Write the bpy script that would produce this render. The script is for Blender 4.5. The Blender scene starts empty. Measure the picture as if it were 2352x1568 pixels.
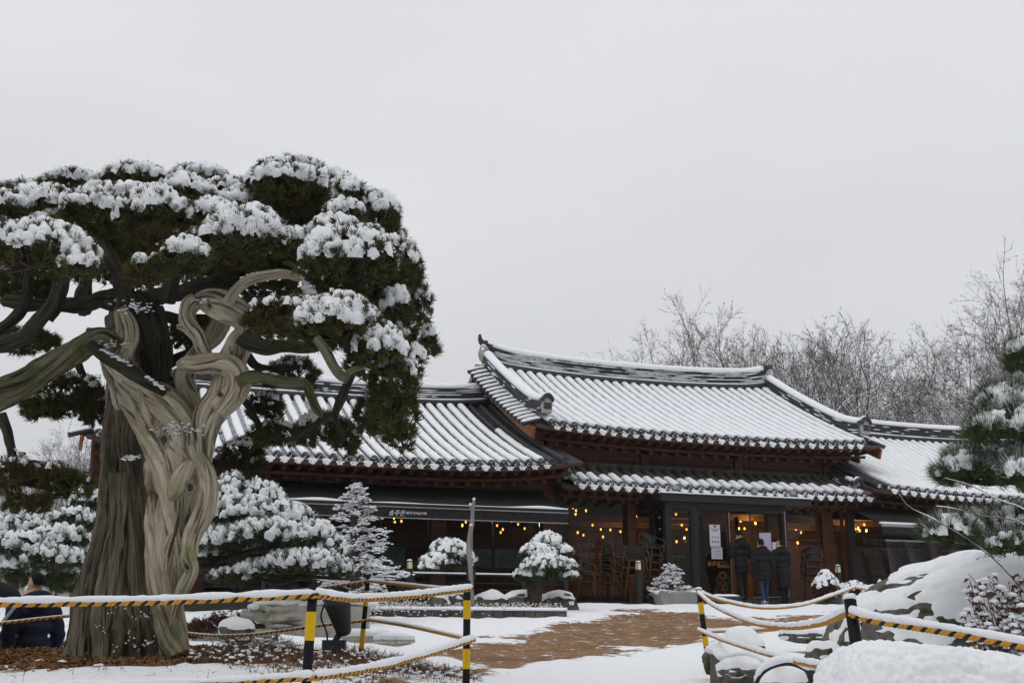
import bpy, bmesh, math, random
import numpy as np
from mathutils import Vector, Matrix

# ------------------------------------------------------------------ camera, sky, sun, exposure
scene = bpy.context.scene
col = scene.collection
EYE = 0.7                                   # height of the lens; the yard rises towards the hall
FOC = 4558.0 / 4096.0
PITCH = math.atan(1161.0 / 4558.0)
cam_data = bpy.data.cameras.new('camera')
cam_data.sensor_width = 36.0
cam_data.lens = 36.0 * FOC
cam_data.clip_start = 0.05
cam_data.clip_end = 3000.0
cam = bpy.data.objects.new('camera', cam_data)
cam.location = (0, 0, EYE)
cam.rotation_euler = (math.pi / 2 + PITCH, 0, 0)
col.objects.link(cam)
scene.camera = cam

SUN_EL, SUN_ROT = math.radians(52), math.radians(200)
world = bpy.data.worlds.new('World')
scene.world = world
world.use_nodes = True
wt = world.node_tree
for n in list(wt.nodes):
    wt.nodes.remove(n)
def wn(t, **k):
    n = wt.nodes.new(t)
    for a, b in k.items():
        setattr(n, a, b)
    return n
w_out = wn('ShaderNodeOutputWorld')
w_sum = wn('ShaderNodeAddShader')
w_bg1 = wn('ShaderNodeBackground')           # thin blue-grey share of the clear sky above the cloud
w_bg2 = wn('ShaderNodeBackground')           # the cloud deck itself
sky = wn('ShaderNodeTexSky', sky_type='NISHITA')
sky.sun_disc = False
sky.sun_elevation = SUN_EL
sky.sun_rotation = SUN_ROT
sky.dust_density = 4.0
sky.air_density = 1.5
bw = wn('ShaderNodeHueSaturation')
bw.inputs['Saturation'].default_value = 0.25
wt.links.new(sky.outputs[0], bw.inputs['Color'])
wt.links.new(bw.outputs[0], w_bg1.inputs[0])
w_bg1.inputs[1].default_value = 0.006
tc = wn('ShaderNodeTexCoord')
sep = wn('ShaderNodeSeparateXYZ')
wt.links.new(tc.outputs['Generated'], sep.inputs[0])
mr = wn('ShaderNodeMapRange')               # overcast sky: the zenith is brighter than the horizon
mr.inputs['From Min'].default_value = 0.0
mr.inputs['From Max'].default_value = 1.0
mr.inputs['To Min'].default_value = 0.715
mr.inputs['To Max'].default_value = 0.97
wt.links.new(sep.outputs['Z'], mr.inputs['Value'])
mp = wn('ShaderNodeMapping')
mp.inputs['Scale'].default_value = (1.0, 1.0, 2.2)
wt.links.new(tc.outputs['Generated'], mp.inputs['Vector'])
nz = wn('ShaderNodeTexNoise')
nz.inputs['Scale'].default_value = 1.9
nz.inputs['Detail'].default_value = 3.0
nz.inputs['Roughness'].default_value = 0.45
wt.links.new(mp.outputs[0], nz.inputs['Vector'])
mr2 = wn('ShaderNodeMapRange')
mr2.inputs['From Min'].default_value = 0.3
mr2.inputs['From Max'].default_value = 0.7
mr2.inputs['To Min'].default_value = 0.92
mr2.inputs['To Max'].default_value = 1.07
wt.links.new(nz.outputs['Fac'], mr2.inputs['Value'])
mul = wn('ShaderNodeMath', operation='MULTIPLY')
wt.links.new(mr.outputs[0], mul.inputs[0])
wt.links.new(mr2.outputs[0], mul.inputs[1])
w_bg2.inputs[0].default_value = (0.958, 0.972, 1.0, 1)
wt.links.new(mul.outputs[0], w_bg2.inputs[1])
wt.links.new(w_bg1.outputs[0], w_sum.inputs[0])
wt.links.new(w_bg2.outputs[0], w_sum.inputs[1])
wt.links.new(w_sum.outputs[0], w_out.inputs[0])

sun_data = bpy.data.lights.new('sun', 'SUN')
sun_data.energy = 0.6
sun_data.angle = math.radians(35)
sun_data.color = (1.0, 0.98, 0.95)
sun = bpy.data.objects.new('sun', sun_data)
# direction towards the sun matches the sky texture's angles
sd = Vector((math.sin(SUN_ROT) * math.cos(SUN_EL), math.cos(SUN_ROT) * math.cos(SUN_EL), math.sin(SUN_EL)))
sun.rotation_euler = sd.to_track_quat('Z', 'Y').to_euler()
col.objects.link(sun)
vs = scene.view_settings
vs.view_transform = 'Standard'
vs.look = 'None'
vs.exposure = 0.0
vs.gamma = 1.0
vs.use_curve_mapping = False
scene.cycles.use_denoising = True
scene.cycles.max_bounces = 6
scene.cycles.transparent_max_bounces = 10
scene.cycles.caustics_reflective = False
scene.cycles.caustics_refractive = False

# ------------------------------------------------------------------ helpers
rng = np.random.default_rng(7)
cp, sp = math.cos(PITCH), math.sin(PITCH)
DF = 2352.0 * FOC
def ray(x, y):
    """Direction of sight through a point of the 2352 x 1568 survey picture."""
    u = (x - 1176.0) / DF
    v = (784.0 - y) / DF
    return np.array((u, cp - v * sp, sp + v * cp))
def at(x, y, Y):
    d = ray(x, y)
    return np.array((0, 0, EYE)) + d * (Y / d[1])
def px(Y):
    return Y / DF                           # metres per survey pixel at distance Y

def hash3(i, j, k):
    h = (i.astype(np.int64) * 374761393 + j.astype(np.int64) * 668265263 + k.astype(np.int64) * 2147483647) & 0x7fffffff
    h = ((h ^ (h >> 13)) * 1274126177) & 0x7fffffff
    h = (h ^ (h >> 16)) & 0xffff
    return h / 65535.0
def vnoise(p, s=1.0):
    """Value noise in -1..1 at points p (N,3)."""
    p = np.asarray(p, float) * s + 1000.0
    i = np.floor(p).astype(np.int64)
    f = p - i
    f = f * f * (3 - 2 * f)
    r = 0
    for dx in (0, 1):
        for dy in (0, 1):
            for dz in (0, 1):
                w = (f[:, 0] if dx else 1 - f[:, 0]) * (f[:, 1] if dy else 1 - f[:, 1]) * (f[:, 2] if dz else 1 - f[:, 2])
                r = r + w * hash3(i[:, 0] + dx, i[:, 1] + dy, i[:, 2] + dz)
    return r * 2 - 1
def fbm(p, s=1.0, o=3):
    r, a = 0, 1.0
    for k in range(o):
        r = r + a * vnoise(p, s * 2 ** k)
        a *= 0.5
    return r

def frames(P):
    """Rotation-free frame along a path."""
    T = np.gradient(P, axis=0)
    T /= np.linalg.norm(T, axis=1)[:, None] + 1e-12
    ref = np.array((0, 0, 1.0)) if abs(T[0][2]) < 0.9 else np.array((1.0, 0, 0))
    N = np.zeros_like(P)
    c = ref - T[0] * ref.dot(T[0])
    N[0] = c / np.linalg.norm(c)
    for i in range(1, len(P)):
        c = N[i - 1] - T[i] * N[i - 1].dot(T[i])
        N[i] = c / (np.linalg.norm(c) + 1e-12)
    return T, N, np.cross(T, N)

class MB:
    """Collects vertices and faces; build() links them as one mesh object."""
    def __init__(self):
        self.v, self.f, self.uv, self.n = [], [], [], 0
    def add(self, v, f, m=0, uv=None):
        v = np.asarray(v, float).reshape(-1, 3)
        f = np.asarray(f, np.int64)
        if len(f) == 0:
            return self
        self.v.append(v)
        self.f.append((f + self.n, m))
        self.uv.append(np.zeros((len(v), 2)) if uv is None else uv)
        self.n += len(v)
        return self
    def box(self, lo, hi, m=0, M=None):
        x0, y0, z0 = lo
        x1, y1, z1 = hi
        v = np.array([(x0, y0, z0), (x1, y0, z0), (x1, y1, z0), (x0, y1, z0), (x0, y0, z1), (x1, y0, z1), (x1, y1, z1), (x0, y1, z1)], float)
        if M is not None:
            v = v @ np.array(M.to_3x3()).T + np.array(M.translation)
        return self.add(v, [(0, 3, 2, 1), (4, 5, 6, 7), (0, 1, 5, 4), (1, 2, 6, 5), (2, 3, 7, 6), (3, 0, 4, 7)], m)
    def bar(self, p, q, w, h, m=0, up=(0, 0, 1)):
        """A rectangular bar from p to q, w wide and h high."""
        p, q = np.array(p, float), np.array(q, float)
        d = q - p
        d /= np.linalg.norm(d)
        s = np.cross(d, np.array(up, float))
        if np.linalg.norm(s) < 1e-6:
            s = np.array((1.0, 0, 0))
        s /= np.linalg.norm(s)
        u = np.cross(s, d)
        v = []
        for c in (p, q):
            for a, b in ((-1, -1), (1, -1), (1, 1), (-1, 1)):
                v.append(c + s * a * w / 2 + u * b * h / 2)
        return self.add(v, [(0, 1, 2, 3), (7, 6, 5, 4), (0, 4, 5, 1), (1, 5, 6, 2), (2, 6, 7, 3), (3, 7, 4, 0)], m)
    def tube(self, path, rad, seg=8, m=0, cap=True, squash=None, shape=None, vscale=1.0):
        """A tube along path; shape(theta, s) may multiply the radius."""
        P = np.asarray(path, float)
        n = len(P)
        R = np.broadcast_to(np.asarray(rad, float), (n,))
        T, N, B = frames(P)
        th = np.linspace(0, 2 * np.pi, seg, endpoint=False)
        L = np.concatenate(([0], np.cumsum(np.linalg.norm(np.diff(P, axis=0), axis=1))))
        rr = R[:, None] * np.ones(seg)[None]
        if shape is not None:
            rr = rr * shape(th[None, :], L[:, None])
        v = P[:, None] + rr[..., None] * (np.cos(th)[None, :, None] * N[:, None] + np.sin(th)[None, :, None] * B[:, None])
        uv = np.stack(np.broadcast_arrays(th[None] / (2 * np.pi), L[:, None] * vscale), -1).reshape(-1, 2)
        i = np.arange(n - 1)[:, None] * seg
        j = np.arange(seg)[None]
        k = (j + 1) % seg
        f = np.stack((i + j, i + k, i + seg + k, i + seg + j), -1).reshape(-1, 4)
        self.add(v.reshape(-1, 3), f, m, uv)
        if cap:
            base = self.n - n * seg
            self.f.append((np.array([[base + q for q in range(seg)][::-1]]), m))
            self.f.append((np.array([[base + (n - 1) * seg + q for q in range(seg)]]), m))
        return self
    def sweep(self, path, prof, m=0, lat=None, close=True):
        """A closed profile (lateral, up) swept along path; lateral is horizontal unless given."""
        P = np.asarray(path, float)
        n = len(P)
        T = np.gradient(P, axis=0)
        T /= np.linalg.norm(T, axis=1)[:, None]
        if lat is None:
            S = np.cross(T, (0, 0, 1.0))
            S /= np.linalg.norm(S, axis=1)[:, None]
        else:
            S = np.broadcast_to(np.asarray(lat, float), P.shape)
        U = np.cross(S, T)
        U = np.where(U[:, 2:3] < 0, -U, U)
        pr = np.asarray(prof, float)
        if pr.ndim == 2:
            pr = np.broadcast_to(pr, (n,) + pr.shape)
        k = pr.shape[1]
        v = P[:, None] + pr[..., 0:1] * S[:, None] + pr[..., 1:2] * U[:, None]
        i = np.arange(n - 1)[:, None] * k
        j = np.arange(k if close else k - 1)[None]
        j2 = (j + 1) % k
        f = np.stack((i + j, i + j2, i + k + j2, i + k + j), -1).reshape(-1, 4)
        self.add(v.reshape(-1, 3), f, m)
        if close:
            base = self.n - n * k
            self.f.append((np.array([[base + q for q in range(k)][::-1]]), m))
            self.f.append((np.array([[base + (n - 1) * k + q for q in range(k)]]), m))
        return self
    def lathe(self, prof, seg=16, m=0, c=(0, 0, 0)):
        pr = np.asarray(prof, float)
        th = np.linspace(0, 2 * np.pi, seg, endpoint=False)
        v = np.stack((pr[:, None, 0] * np.cos(th) + c[0], pr[:, None, 0] * np.sin(th) + c[1], np.broadcast_to(pr[:, None, 1] + c[2], (len(pr), seg))), -1)
        i = np.arange(len(pr) - 1)[:, None] * seg
        j = np.arange(seg)[None]
        k = (j + 1) % seg
        return self.add(v.reshape(-1, 3), np.stack((i + j, i + k, i + seg + k, i + seg + j), -1).reshape(-1, 4), m)
    def blobs(self, c, r, m=0, sub=1, amp=0.25, fr=1.6):
        """Lumpy balls at c (N,3) with radii r (N,) or (N,3)."""
        c = np.asarray(c, float).reshape(-1, 3)
        if len(c) == 0:
            return self
        T, F = ICO[sub]
        r = np.asarray(r, float)
        if r.ndim == 1:
            r = np.repeat(r[:, None], 3, 1)
        v = np.broadcast_to(T[None], (len(c),) + T.shape) * r[:, None]
        w = (v + c[:, None]).reshape(-1, 3)
        s = fr / max(1e-4, float(np.mean(r)))
        d = 1 + amp * vnoise(w, s)
        v = (v.reshape(-1, 3) * d[:, None]).reshape(len(c), -1, 3) + c[:, None]
        f = F[None] + (np.arange(len(c)) * len(T))[:, None, None]
        return self.add(v.reshape(-1, 3), f.reshape(-1, 3), m)
    def blades(self, p, d, L, w, m=0):
        """Flat pointed leaves: triangles from p along d."""
        p = np.asarray(p, float)
        n = len(p)
        if n == 0:
            return self
        d = d / (np.linalg.norm(d, axis=1)[:, None] + 1e-9)
        s = np.cross(d, rng.normal(size=(n, 3)))
        s /= np.linalg.norm(s, axis=1)[:, None] + 1e-9
        L = np.broadcast_to(np.asarray(L, float), (n,))[:, None]
        w = np.broadcast_to(np.asarray(w, float), (n,))[:, None]
        v = np.stack((p - s * w / 2, p + s * w / 2, p + d * L), 1)
        return self.add(v.reshape(-1, 3), np.arange(3 * n).reshape(-1, 3), m)
    def mesh(self, name, mats, smooth=True, uv=False):
        me = bpy.data.meshes.new(name)
        if self.n == 0:
            return me
        V = np.concatenate(self.v)
        me.vertices.add(len(V))
        me.vertices.foreach_set('co', V.astype(np.float32).ravel())
        lv = np.concatenate([f.ravel() for f, m in self.f]).astype(np.int32)
        lt = np.concatenate([np.full(len(f), f.shape[1], np.int32) for f, m in self.f])
        mi = np.concatenate([np.full(len(f), m, np.int32) for f, m in self.f])
        ls = np.concatenate(([0], np.cumsum(lt)[:-1])).astype(np.int32)
        me.loops.add(len(lv))
        me.loops.foreach_set('vertex_index', lv)
        me.polygons.add(len(lt))
        me.polygons.foreach_set('loop_start', ls)
        for q in mats:
            me.materials.append(q)
        me.polygons.foreach_set('material_index', mi)
        me.polygons.foreach_set('use_smooth', np.full(len(lt), bool(smooth)))
        if uv:
            U = np.concatenate(self.uv)
            l = me.uv_layers.new(name='UVMap')
            l.data.foreach_set('uv', U[lv].astype(np.float32).ravel())
        me.update(calc_edges=True)
        me.validate()
        return me
    def build(self, name, mats, parent=None, smooth=False, uv=False):
        if not isinstance(mats, (list, tuple)):
            mats = [mats]
        return obj(name, self.mesh(name, mats, smooth, uv), parent)

def obj(name, me, parent=None, loc=None, rot=None):
    o = bpy.data.objects.new(name, me)
    col.objects.link(o)
    if parent is not None:
        o.parent = parent
    if loc is not None:
        o.location = [float(q) for q in loc]
    if rot is not None:
        o.rotation_euler = rot
    return o
def empty(name, loc=(0, 0, 0), rz=0.0):
    o = obj(name, None, None, loc, (0, 0, rz))
    o.empty_display_size = 0.2
    return o
def tag(o, label=None, cat=None, group=None, kind=None):
    for k, v in (('label', label), ('category', cat), ('group', group), ('kind', kind)):
        if v:
            o[k] = v
    return o
def copy_tree(o, parent=None):
    c = o.copy()
    col.objects.link(c)
    c.parent = parent
    for ch in o.children:
        copy_tree(ch, c)
    return c

def _ico(s):
    b = bmesh.new()
    bmesh.ops.create_icosphere(b, subdivisions=s, radius=1.0)
    b.verts.ensure_lookup_table()
    V = np.array([v.co[:] for v in b.verts])
    F = np.array([[v.index for v in f.verts] for f in b.faces])
    b.free()
    return V, F
ICO = {s: _ico(s) for s in (1, 2, 3, 6)}

def smooth_path(pts, n):
    """Catmull-Rom through pts (any width) resampled to n rows."""
    P = np.asarray(pts, float)
    P = np.concatenate((2 * P[:1] - P[1:2], P, 2 * P[-1:] - P[-2:-1]))
    k = len(P) - 3
    t = np.linspace(0, k - 1e-6, n)
    i = t.astype(int)
    f = (t - i)[:, None]
    a, b, c, d = P[i], P[i + 1], P[i + 2], P[i + 3]
    return 0.5 * (2 * b + (c - a) * f + (2 * a - 5 * b + 4 * c - d) * f ** 2 + (3 * b - a - 3 * c + d) * f ** 3)

# ------------------------------------------------------------------ materials
def srgb(r, g, b):
    return tuple(((c / 255) / 12.92 if c <= 10 else ((c / 255 + 0.055) / 1.055) ** 2.4) for c in (r, g, b))
def pm(name, c1, c2=None, scale=8.0, rough=0.7, bump=0.0, bscale=None, detail=5.0, stretch=(1, 1, 1), coord='Object', spec=0.25,
       metal=0.0, c3=None, scale3=2.0, lo=0.35, hi=0.65, lo3=0.45, hi3=0.6, bdist=0.01, rand=0.0):
    """Principled material: two colours mixed by noise, a third in larger patches, noise relief."""
    mt = bpy.data.materials.new(name)
    mt.use_nodes = True
    nt = mt.node_tree
    bs = nt.nodes['Principled BSDF']
    bs.inputs['Roughness'].default_value = rough
    bs.inputs['Metallic'].default_value = metal
    bs.inputs['Specular IOR Level'].default_value = spec
    bs.inputs['Base Color'].default_value = (*c1, 1)
    if c2 is None and not bump:
        return mt
    t = nt.nodes.new('ShaderNodeTexCoord')
    mpn = nt.nodes.new('ShaderNodeMapping')
    mpn.inputs['Scale'].default_value = stretch
    nt.links.new(t.outputs[coord], mpn.inputs['Vector'])
    def noise(s, dt=detail):
        n = nt.nodes.new('ShaderNodeTexNoise')
        n.inputs['Scale'].default_value = s
        n.inputs['Detail'].default_value = dt
        n.inputs['Roughness'].default_value = 0.6
        nt.links.new(mpn.outputs[0], n.inputs['Vector'])
        return n
    def ramp(src, a, b):
        r = nt.nodes.new('ShaderNodeMapRange')
        r.inputs['From Min'].default_value = a
        r.inputs['From Max'].default_value = b
        nt.links.new(src, r.inputs['Value'])
        return r.outputs[0]
    out = None
    if c2 is not None:
        mx = nt.nodes.new('ShaderNodeMix')
        mx.data_type = 'RGBA'
        mx.inputs['A'].default_value = (*c1, 1)
        mx.inputs['B'].default_value = (*c2, 1)
        nt.links.new(ramp(noise(scale).outputs['Fac'], lo, hi), mx.inputs['Factor'])
        out = mx.outputs['Result']
        if c3 is not None:
            m3 = nt.nodes.new('ShaderNodeMix')
            m3.data_type = 'RGBA'
            nt.links.new(out, m3.inputs['A'])
            m3.inputs['B'].default_value = (*c3, 1)
            nt.links.new(ramp(noise(scale3).outputs['Fac'], lo3, hi3), m3.inputs['Factor'])
            out = m3.outputs['Result']
        if rand:
            oi = nt.nodes.new('ShaderNodeObjectInfo')
            hs = nt.nodes.new('ShaderNodeHueSaturation')
            r = nt.nodes.new('ShaderNodeMapRange')
            r.inputs['To Min'].default_value = 1 - rand
            r.inputs['To Max'].default_value = 1 + rand
            nt.links.new(oi.outputs['Random'], r.inputs['Value'])
            nt.links.new(r.outputs[0], hs.inputs['Value'])
            nt.links.new(out, hs.inputs['Color'])
            out = hs.outputs[0]
        nt.links.new(out, bs.inputs['Base Color'])
    if bump:
        b = nt.nodes.new('ShaderNodeBump')
        b.inputs['Strength'].default_value = bump
        b.inputs['Distance'].default_value = bdist
        nt.links.new(noise(bscale or scale).outputs['Fac'], b.inputs['Height'])
        nt.links.new(b.outputs[0], bs.inputs['Normal'])
    return mt
def emit(name, c, s):
    mt = bpy.data.materials.new(name)
    mt.use_nodes = True
    bs = mt.node_tree.nodes['Principled BSDF']
    bs.inputs['Base Color'].default_value = (*c, 1)
    bs.inputs['Emission Color'].default_value = (*c, 1)
    bs.inputs['Emission Strength'].default_value = s
    return mt
def glass(name, tint=(0.75, 0.78, 0.78), refl=1.45, rough=0.02):
    mt = bpy.data.materials.new(name)
    mt.use_nodes = True
    nt = mt.node_tree
    nt.nodes.remove(nt.nodes['Principled BSDF'])
    o = nt.nodes['Material Output']
    t = nt.nodes.new('ShaderNodeBsdfTransparent')
    t.inputs[0].default_value = (*tint, 1)
    g = nt.nodes.new('ShaderNodeBsdfGlossy')
    g.inputs['Roughness'].default_value = rough
    fr = nt.nodes.new('ShaderNodeFresnel')
    fr.inputs[0].default_value = refl
    mx = nt.nodes.new('ShaderNodeMixShader')
    nt.links.new(fr.outputs[0], mx.inputs[0])
    nt.links.new(t.outputs[0], mx.inputs[1])
    nt.links.new(g.outputs[0], mx.inputs[2])
    nt.links.new(mx.outputs[0], o.inputs[0])
    return mt

SNOW = pm('snow', (0.86, 0.875, 0.90), (0.80, 0.825, 0.86), 14, 0.65, 0.5, 60, bdist=0.006, spec=0.3)
TILE = pm('roof_tile_clay', (0.030, 0.032, 0.036), (0.055, 0.058, 0.062), 9, 0.55, 0.3, 40, bdist=0.004, rand=0.2)
TILE_DRY = pm('roof_tile_dry', (0.055, 0.052, 0.046), (0.085, 0.08, 0.07), 9, 0.7, 0.3, 40, bdist=0.004, rand=0.15)
WOOD = pm('dark_red_timber', (0.10, 0.032, 0.015), (0.06, 0.020, 0.010), 5, 0.6, 0.3, 18, stretch=(0.3, 1, 3), bdist=0.004, rand=0.2)
WOOD_LT = pm('orange_timber', (0.26, 0.105, 0.03), (0.16, 0.06, 0.018), 6, 0.6, 0.3, 20, stretch=(1, 0.4, 2), bdist=0.004, c3=(0.09, 0.035, 0.012), scale3=14, lo3=0.58, hi3=0.66, rand=0.1)
SOFFIT = pm('soffit_board', (0.09, 0.034, 0.018), (0.05, 0.02, 0.012), 4, 0.7, rand=0.1)
PLASTER = pm('lime_plaster', (0.42, 0.40, 0.36), (0.28, 0.27, 0.25), 6, 0.85, 0.4, 25, c3=(0.16, 0.16, 0.15), scale3=5, lo3=0.55, hi3=0.7)
STEEL = pm('dark_painted_steel', (0.028, 0.026, 0.027), (0.036, 0.034, 0.035), 5, 0.6, spec=0.12)
STEEL_LT = pm('bare_aluminium', (0.35, 0.36, 0.38), (0.28, 0.29, 0.31), 12, 0.4, metal=0.6)
FABRIC = pm('charcoal_canvas', (0.022, 0.020, 0.020), (0.032, 0.029, 0.028), 6, 0.9, 0.2, 60, spec=0.08)
GLASS = glass('window_glass')
BULB = emit('warm_filament_bulb', (1.0, 0.40, 0.07), 3.6)
BULB_DIM = emit('lamp_diffuser', (0.62, 0.56, 0.36), 0.12)
PAPER = pm('white_paper', (0.62, 0.62, 0.68), (0.58, 0.58, 0.62), 3, 0.8)
# ------------------------------------------------------------------ the hall and its two wings
TH = math.radians(19.7)
_o = at(1720, 1378.1, 28.3)
HX, HY = float(_o[0]), 28.3
FLOOR = 1.5
tc_, ts_ = math.cos(TH), math.sin(TH)
def loc2w(a, b, z=0.0):
    return np.array((HX + a * tc_ - b * ts_, HY + a * ts_ + b * tc_, z))
def hall_root(name, a, b, z):
    """Empty at a building's base; its parts are modelled in facade coordinates (along, into, up)."""
    e = empty(name, loc2w(a, b, z), TH)
    e['off'] = (a, b, z)
    return e
class Bld:
    def __init__(self, name, a, b, z, label, cat='building', group=None):
        self.e = empty(name, loc2w(a, b, z), TH)
        self.off = (-a, -b, -z)
        tag(self.e, label, cat, group)
    def part(self, mb, name, mats, smooth=False, uv=False):
        o = mb.build(name, mats, self.e, smooth, uv)
        o.location = self.off
        return o
    def share(self, me, name, loc, rot=None):
        return obj(name, me, self.e, np.array(loc) + np.array(self.off), rot)

PITCH_T = 0.2985
# shared tile meshes -------------------------------------------------
def disc_mesh(snowy):
    m = MB()
    m.lathe([(0, 0.034), (0.018, 0.034), (0.022, 0.024), (0.05, 0.024), (0.056, 0.038), (0.078, 0.040), (0.086, 0.030), (0.086, 0.0), (0.086, -0.10)], 16)
    an = np.arange(4) * np.pi / 2 + 0.5
    m.blobs(np.stack((0.038 * np.cos(an), 0.038 * np.sin(an), np.full(4, 0.026)), -1), np.tile((0.014, 0.014, 0.012), (4, 1)), 0, 1, 0.1)
    if snowy:
        k = snowy
        q = rng.uniform(-0.055, 0.055, (k, 2))
        m.blobs(np.c_[q, np.full(k, 0.03)], np.c_[rng.uniform(0.012, 0.024, k), rng.uniform(0.010, 0.016, k), np.full(k, 0.012)], 1, 1, 0.3)
    v = np.concatenate(m.v)
    m.v = [np.c_[v[:, 0], -v[:, 2], v[:, 1]]]
    return m.mesh('eave_disc', [TILE, SNOW])
def drip_mesh(mode):
    m = MB()
    top = [(-0.115, 0.0), (-0.06, -0.040), (0, -0.052), (0.06, -0.040), (0.115, 0.0)]
    bot = [(0.122, -0.05), (0.088, -0.085), (0.072, -0.118), (0.036, -0.140), (0, -0.165), (-0.036, -0.140), (-0.072, -0.118), (-0.088, -0.085), (-0.122, -0.05)]
    pl = np.array(top + bot)
    n = len(pl)
    v = []
    for off in (0.0, 0.022):
        for x, z in pl:
            v.append((x, -0.10 * (-z) - 0.02 + off, z))
    f = [tuple(range(n)), ]
    m.add(v, [tuple(range(n))])
    m.f.append((np.array([[n + q for q in range(n)][::-1]]), 0))
    m.f.append((np.array([(q, n + q, n + (q + 1) % n, (q + 1) % n) for q in range(n)]), 0))
    m.lathe([(0.0, 0.0)] * 2, 4)
    if mode == 1:
        k = 26
        t = rng.uniform(-1, 1, k)
        z = rng.uniform(-0.13, -0.05, k)
        m.blobs(np.c_[t * 0.085 * (1 - np.abs(z + 0.06) / 0.14), -0.028 + 0.1 * z, z], np.c_[rng.uniform(0.016, 0.034, k), np.full(k, 0.014), rng.uniform(0.010, 0.02, k)], 1, 1, 0.35)
    elif mode == 2:
        k = 22
        t = rng.uniform(-1, 1, k)
        z = rng.uniform(-0.135, -0.02, k)
        m.blobs(np.c_[t * 0.092 * (1 - np.abs(z + 0.05) / 0.17), -0.035 + 0.1 * z, z], np.c_[rng.uniform(0.03, 0.045, k), np.full(k, 0.024), rng.uniform(0.022, 0.034, k)], 1, 1, 0.3)
    return m.mesh('drip_tile', [TILE, SNOW], smooth=(mode == 2))
DISCS = [disc_mesh(0), disc_mesh(3), disc_mesh(6)]
DRIPS = [drip_mesh(0), drip_mesh(1), drip_mesh(2)]
DISC_WHITE = disc_mesh(15)

class Slope:
    """The front slope of a tiled roof: height and depth at (a, t), t from eave to ridge."""
    def __init__(s, a0, a1, be, ze, br, zr, le, lr, sag=0.18, pw=2.4):
        s.a0, s.a1, s.be, s.ze, s.br, s.zr, s.le, s.lr, s.sag, s.pw = a0, a1, be, ze, br, zr, le, lr, sag, pw
        s.am = (a0 + a1) / 2
        s.h = (a1 - a0) / 2
    def q(s, a):
        return np.abs((np.asarray(a, float) - s.am) / s.h) ** s.pw
    def z(s, a, t):
        t = np.asarray(t, float)
        e = s.ze + s.le * s.q(a)
        r = s.zr + s.lr * s.q(a)
        return e + (r - e) * (t - s.sag * t * (1 - t))
    def pt(s, a, t):
        t = np.asarray(t, float)
        a = np.broadcast_to(np.asarray(a, float), t.shape)
        return np.stack((a, s.be + (s.br - s.be) * t, s.z(a, t)), -1)

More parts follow.
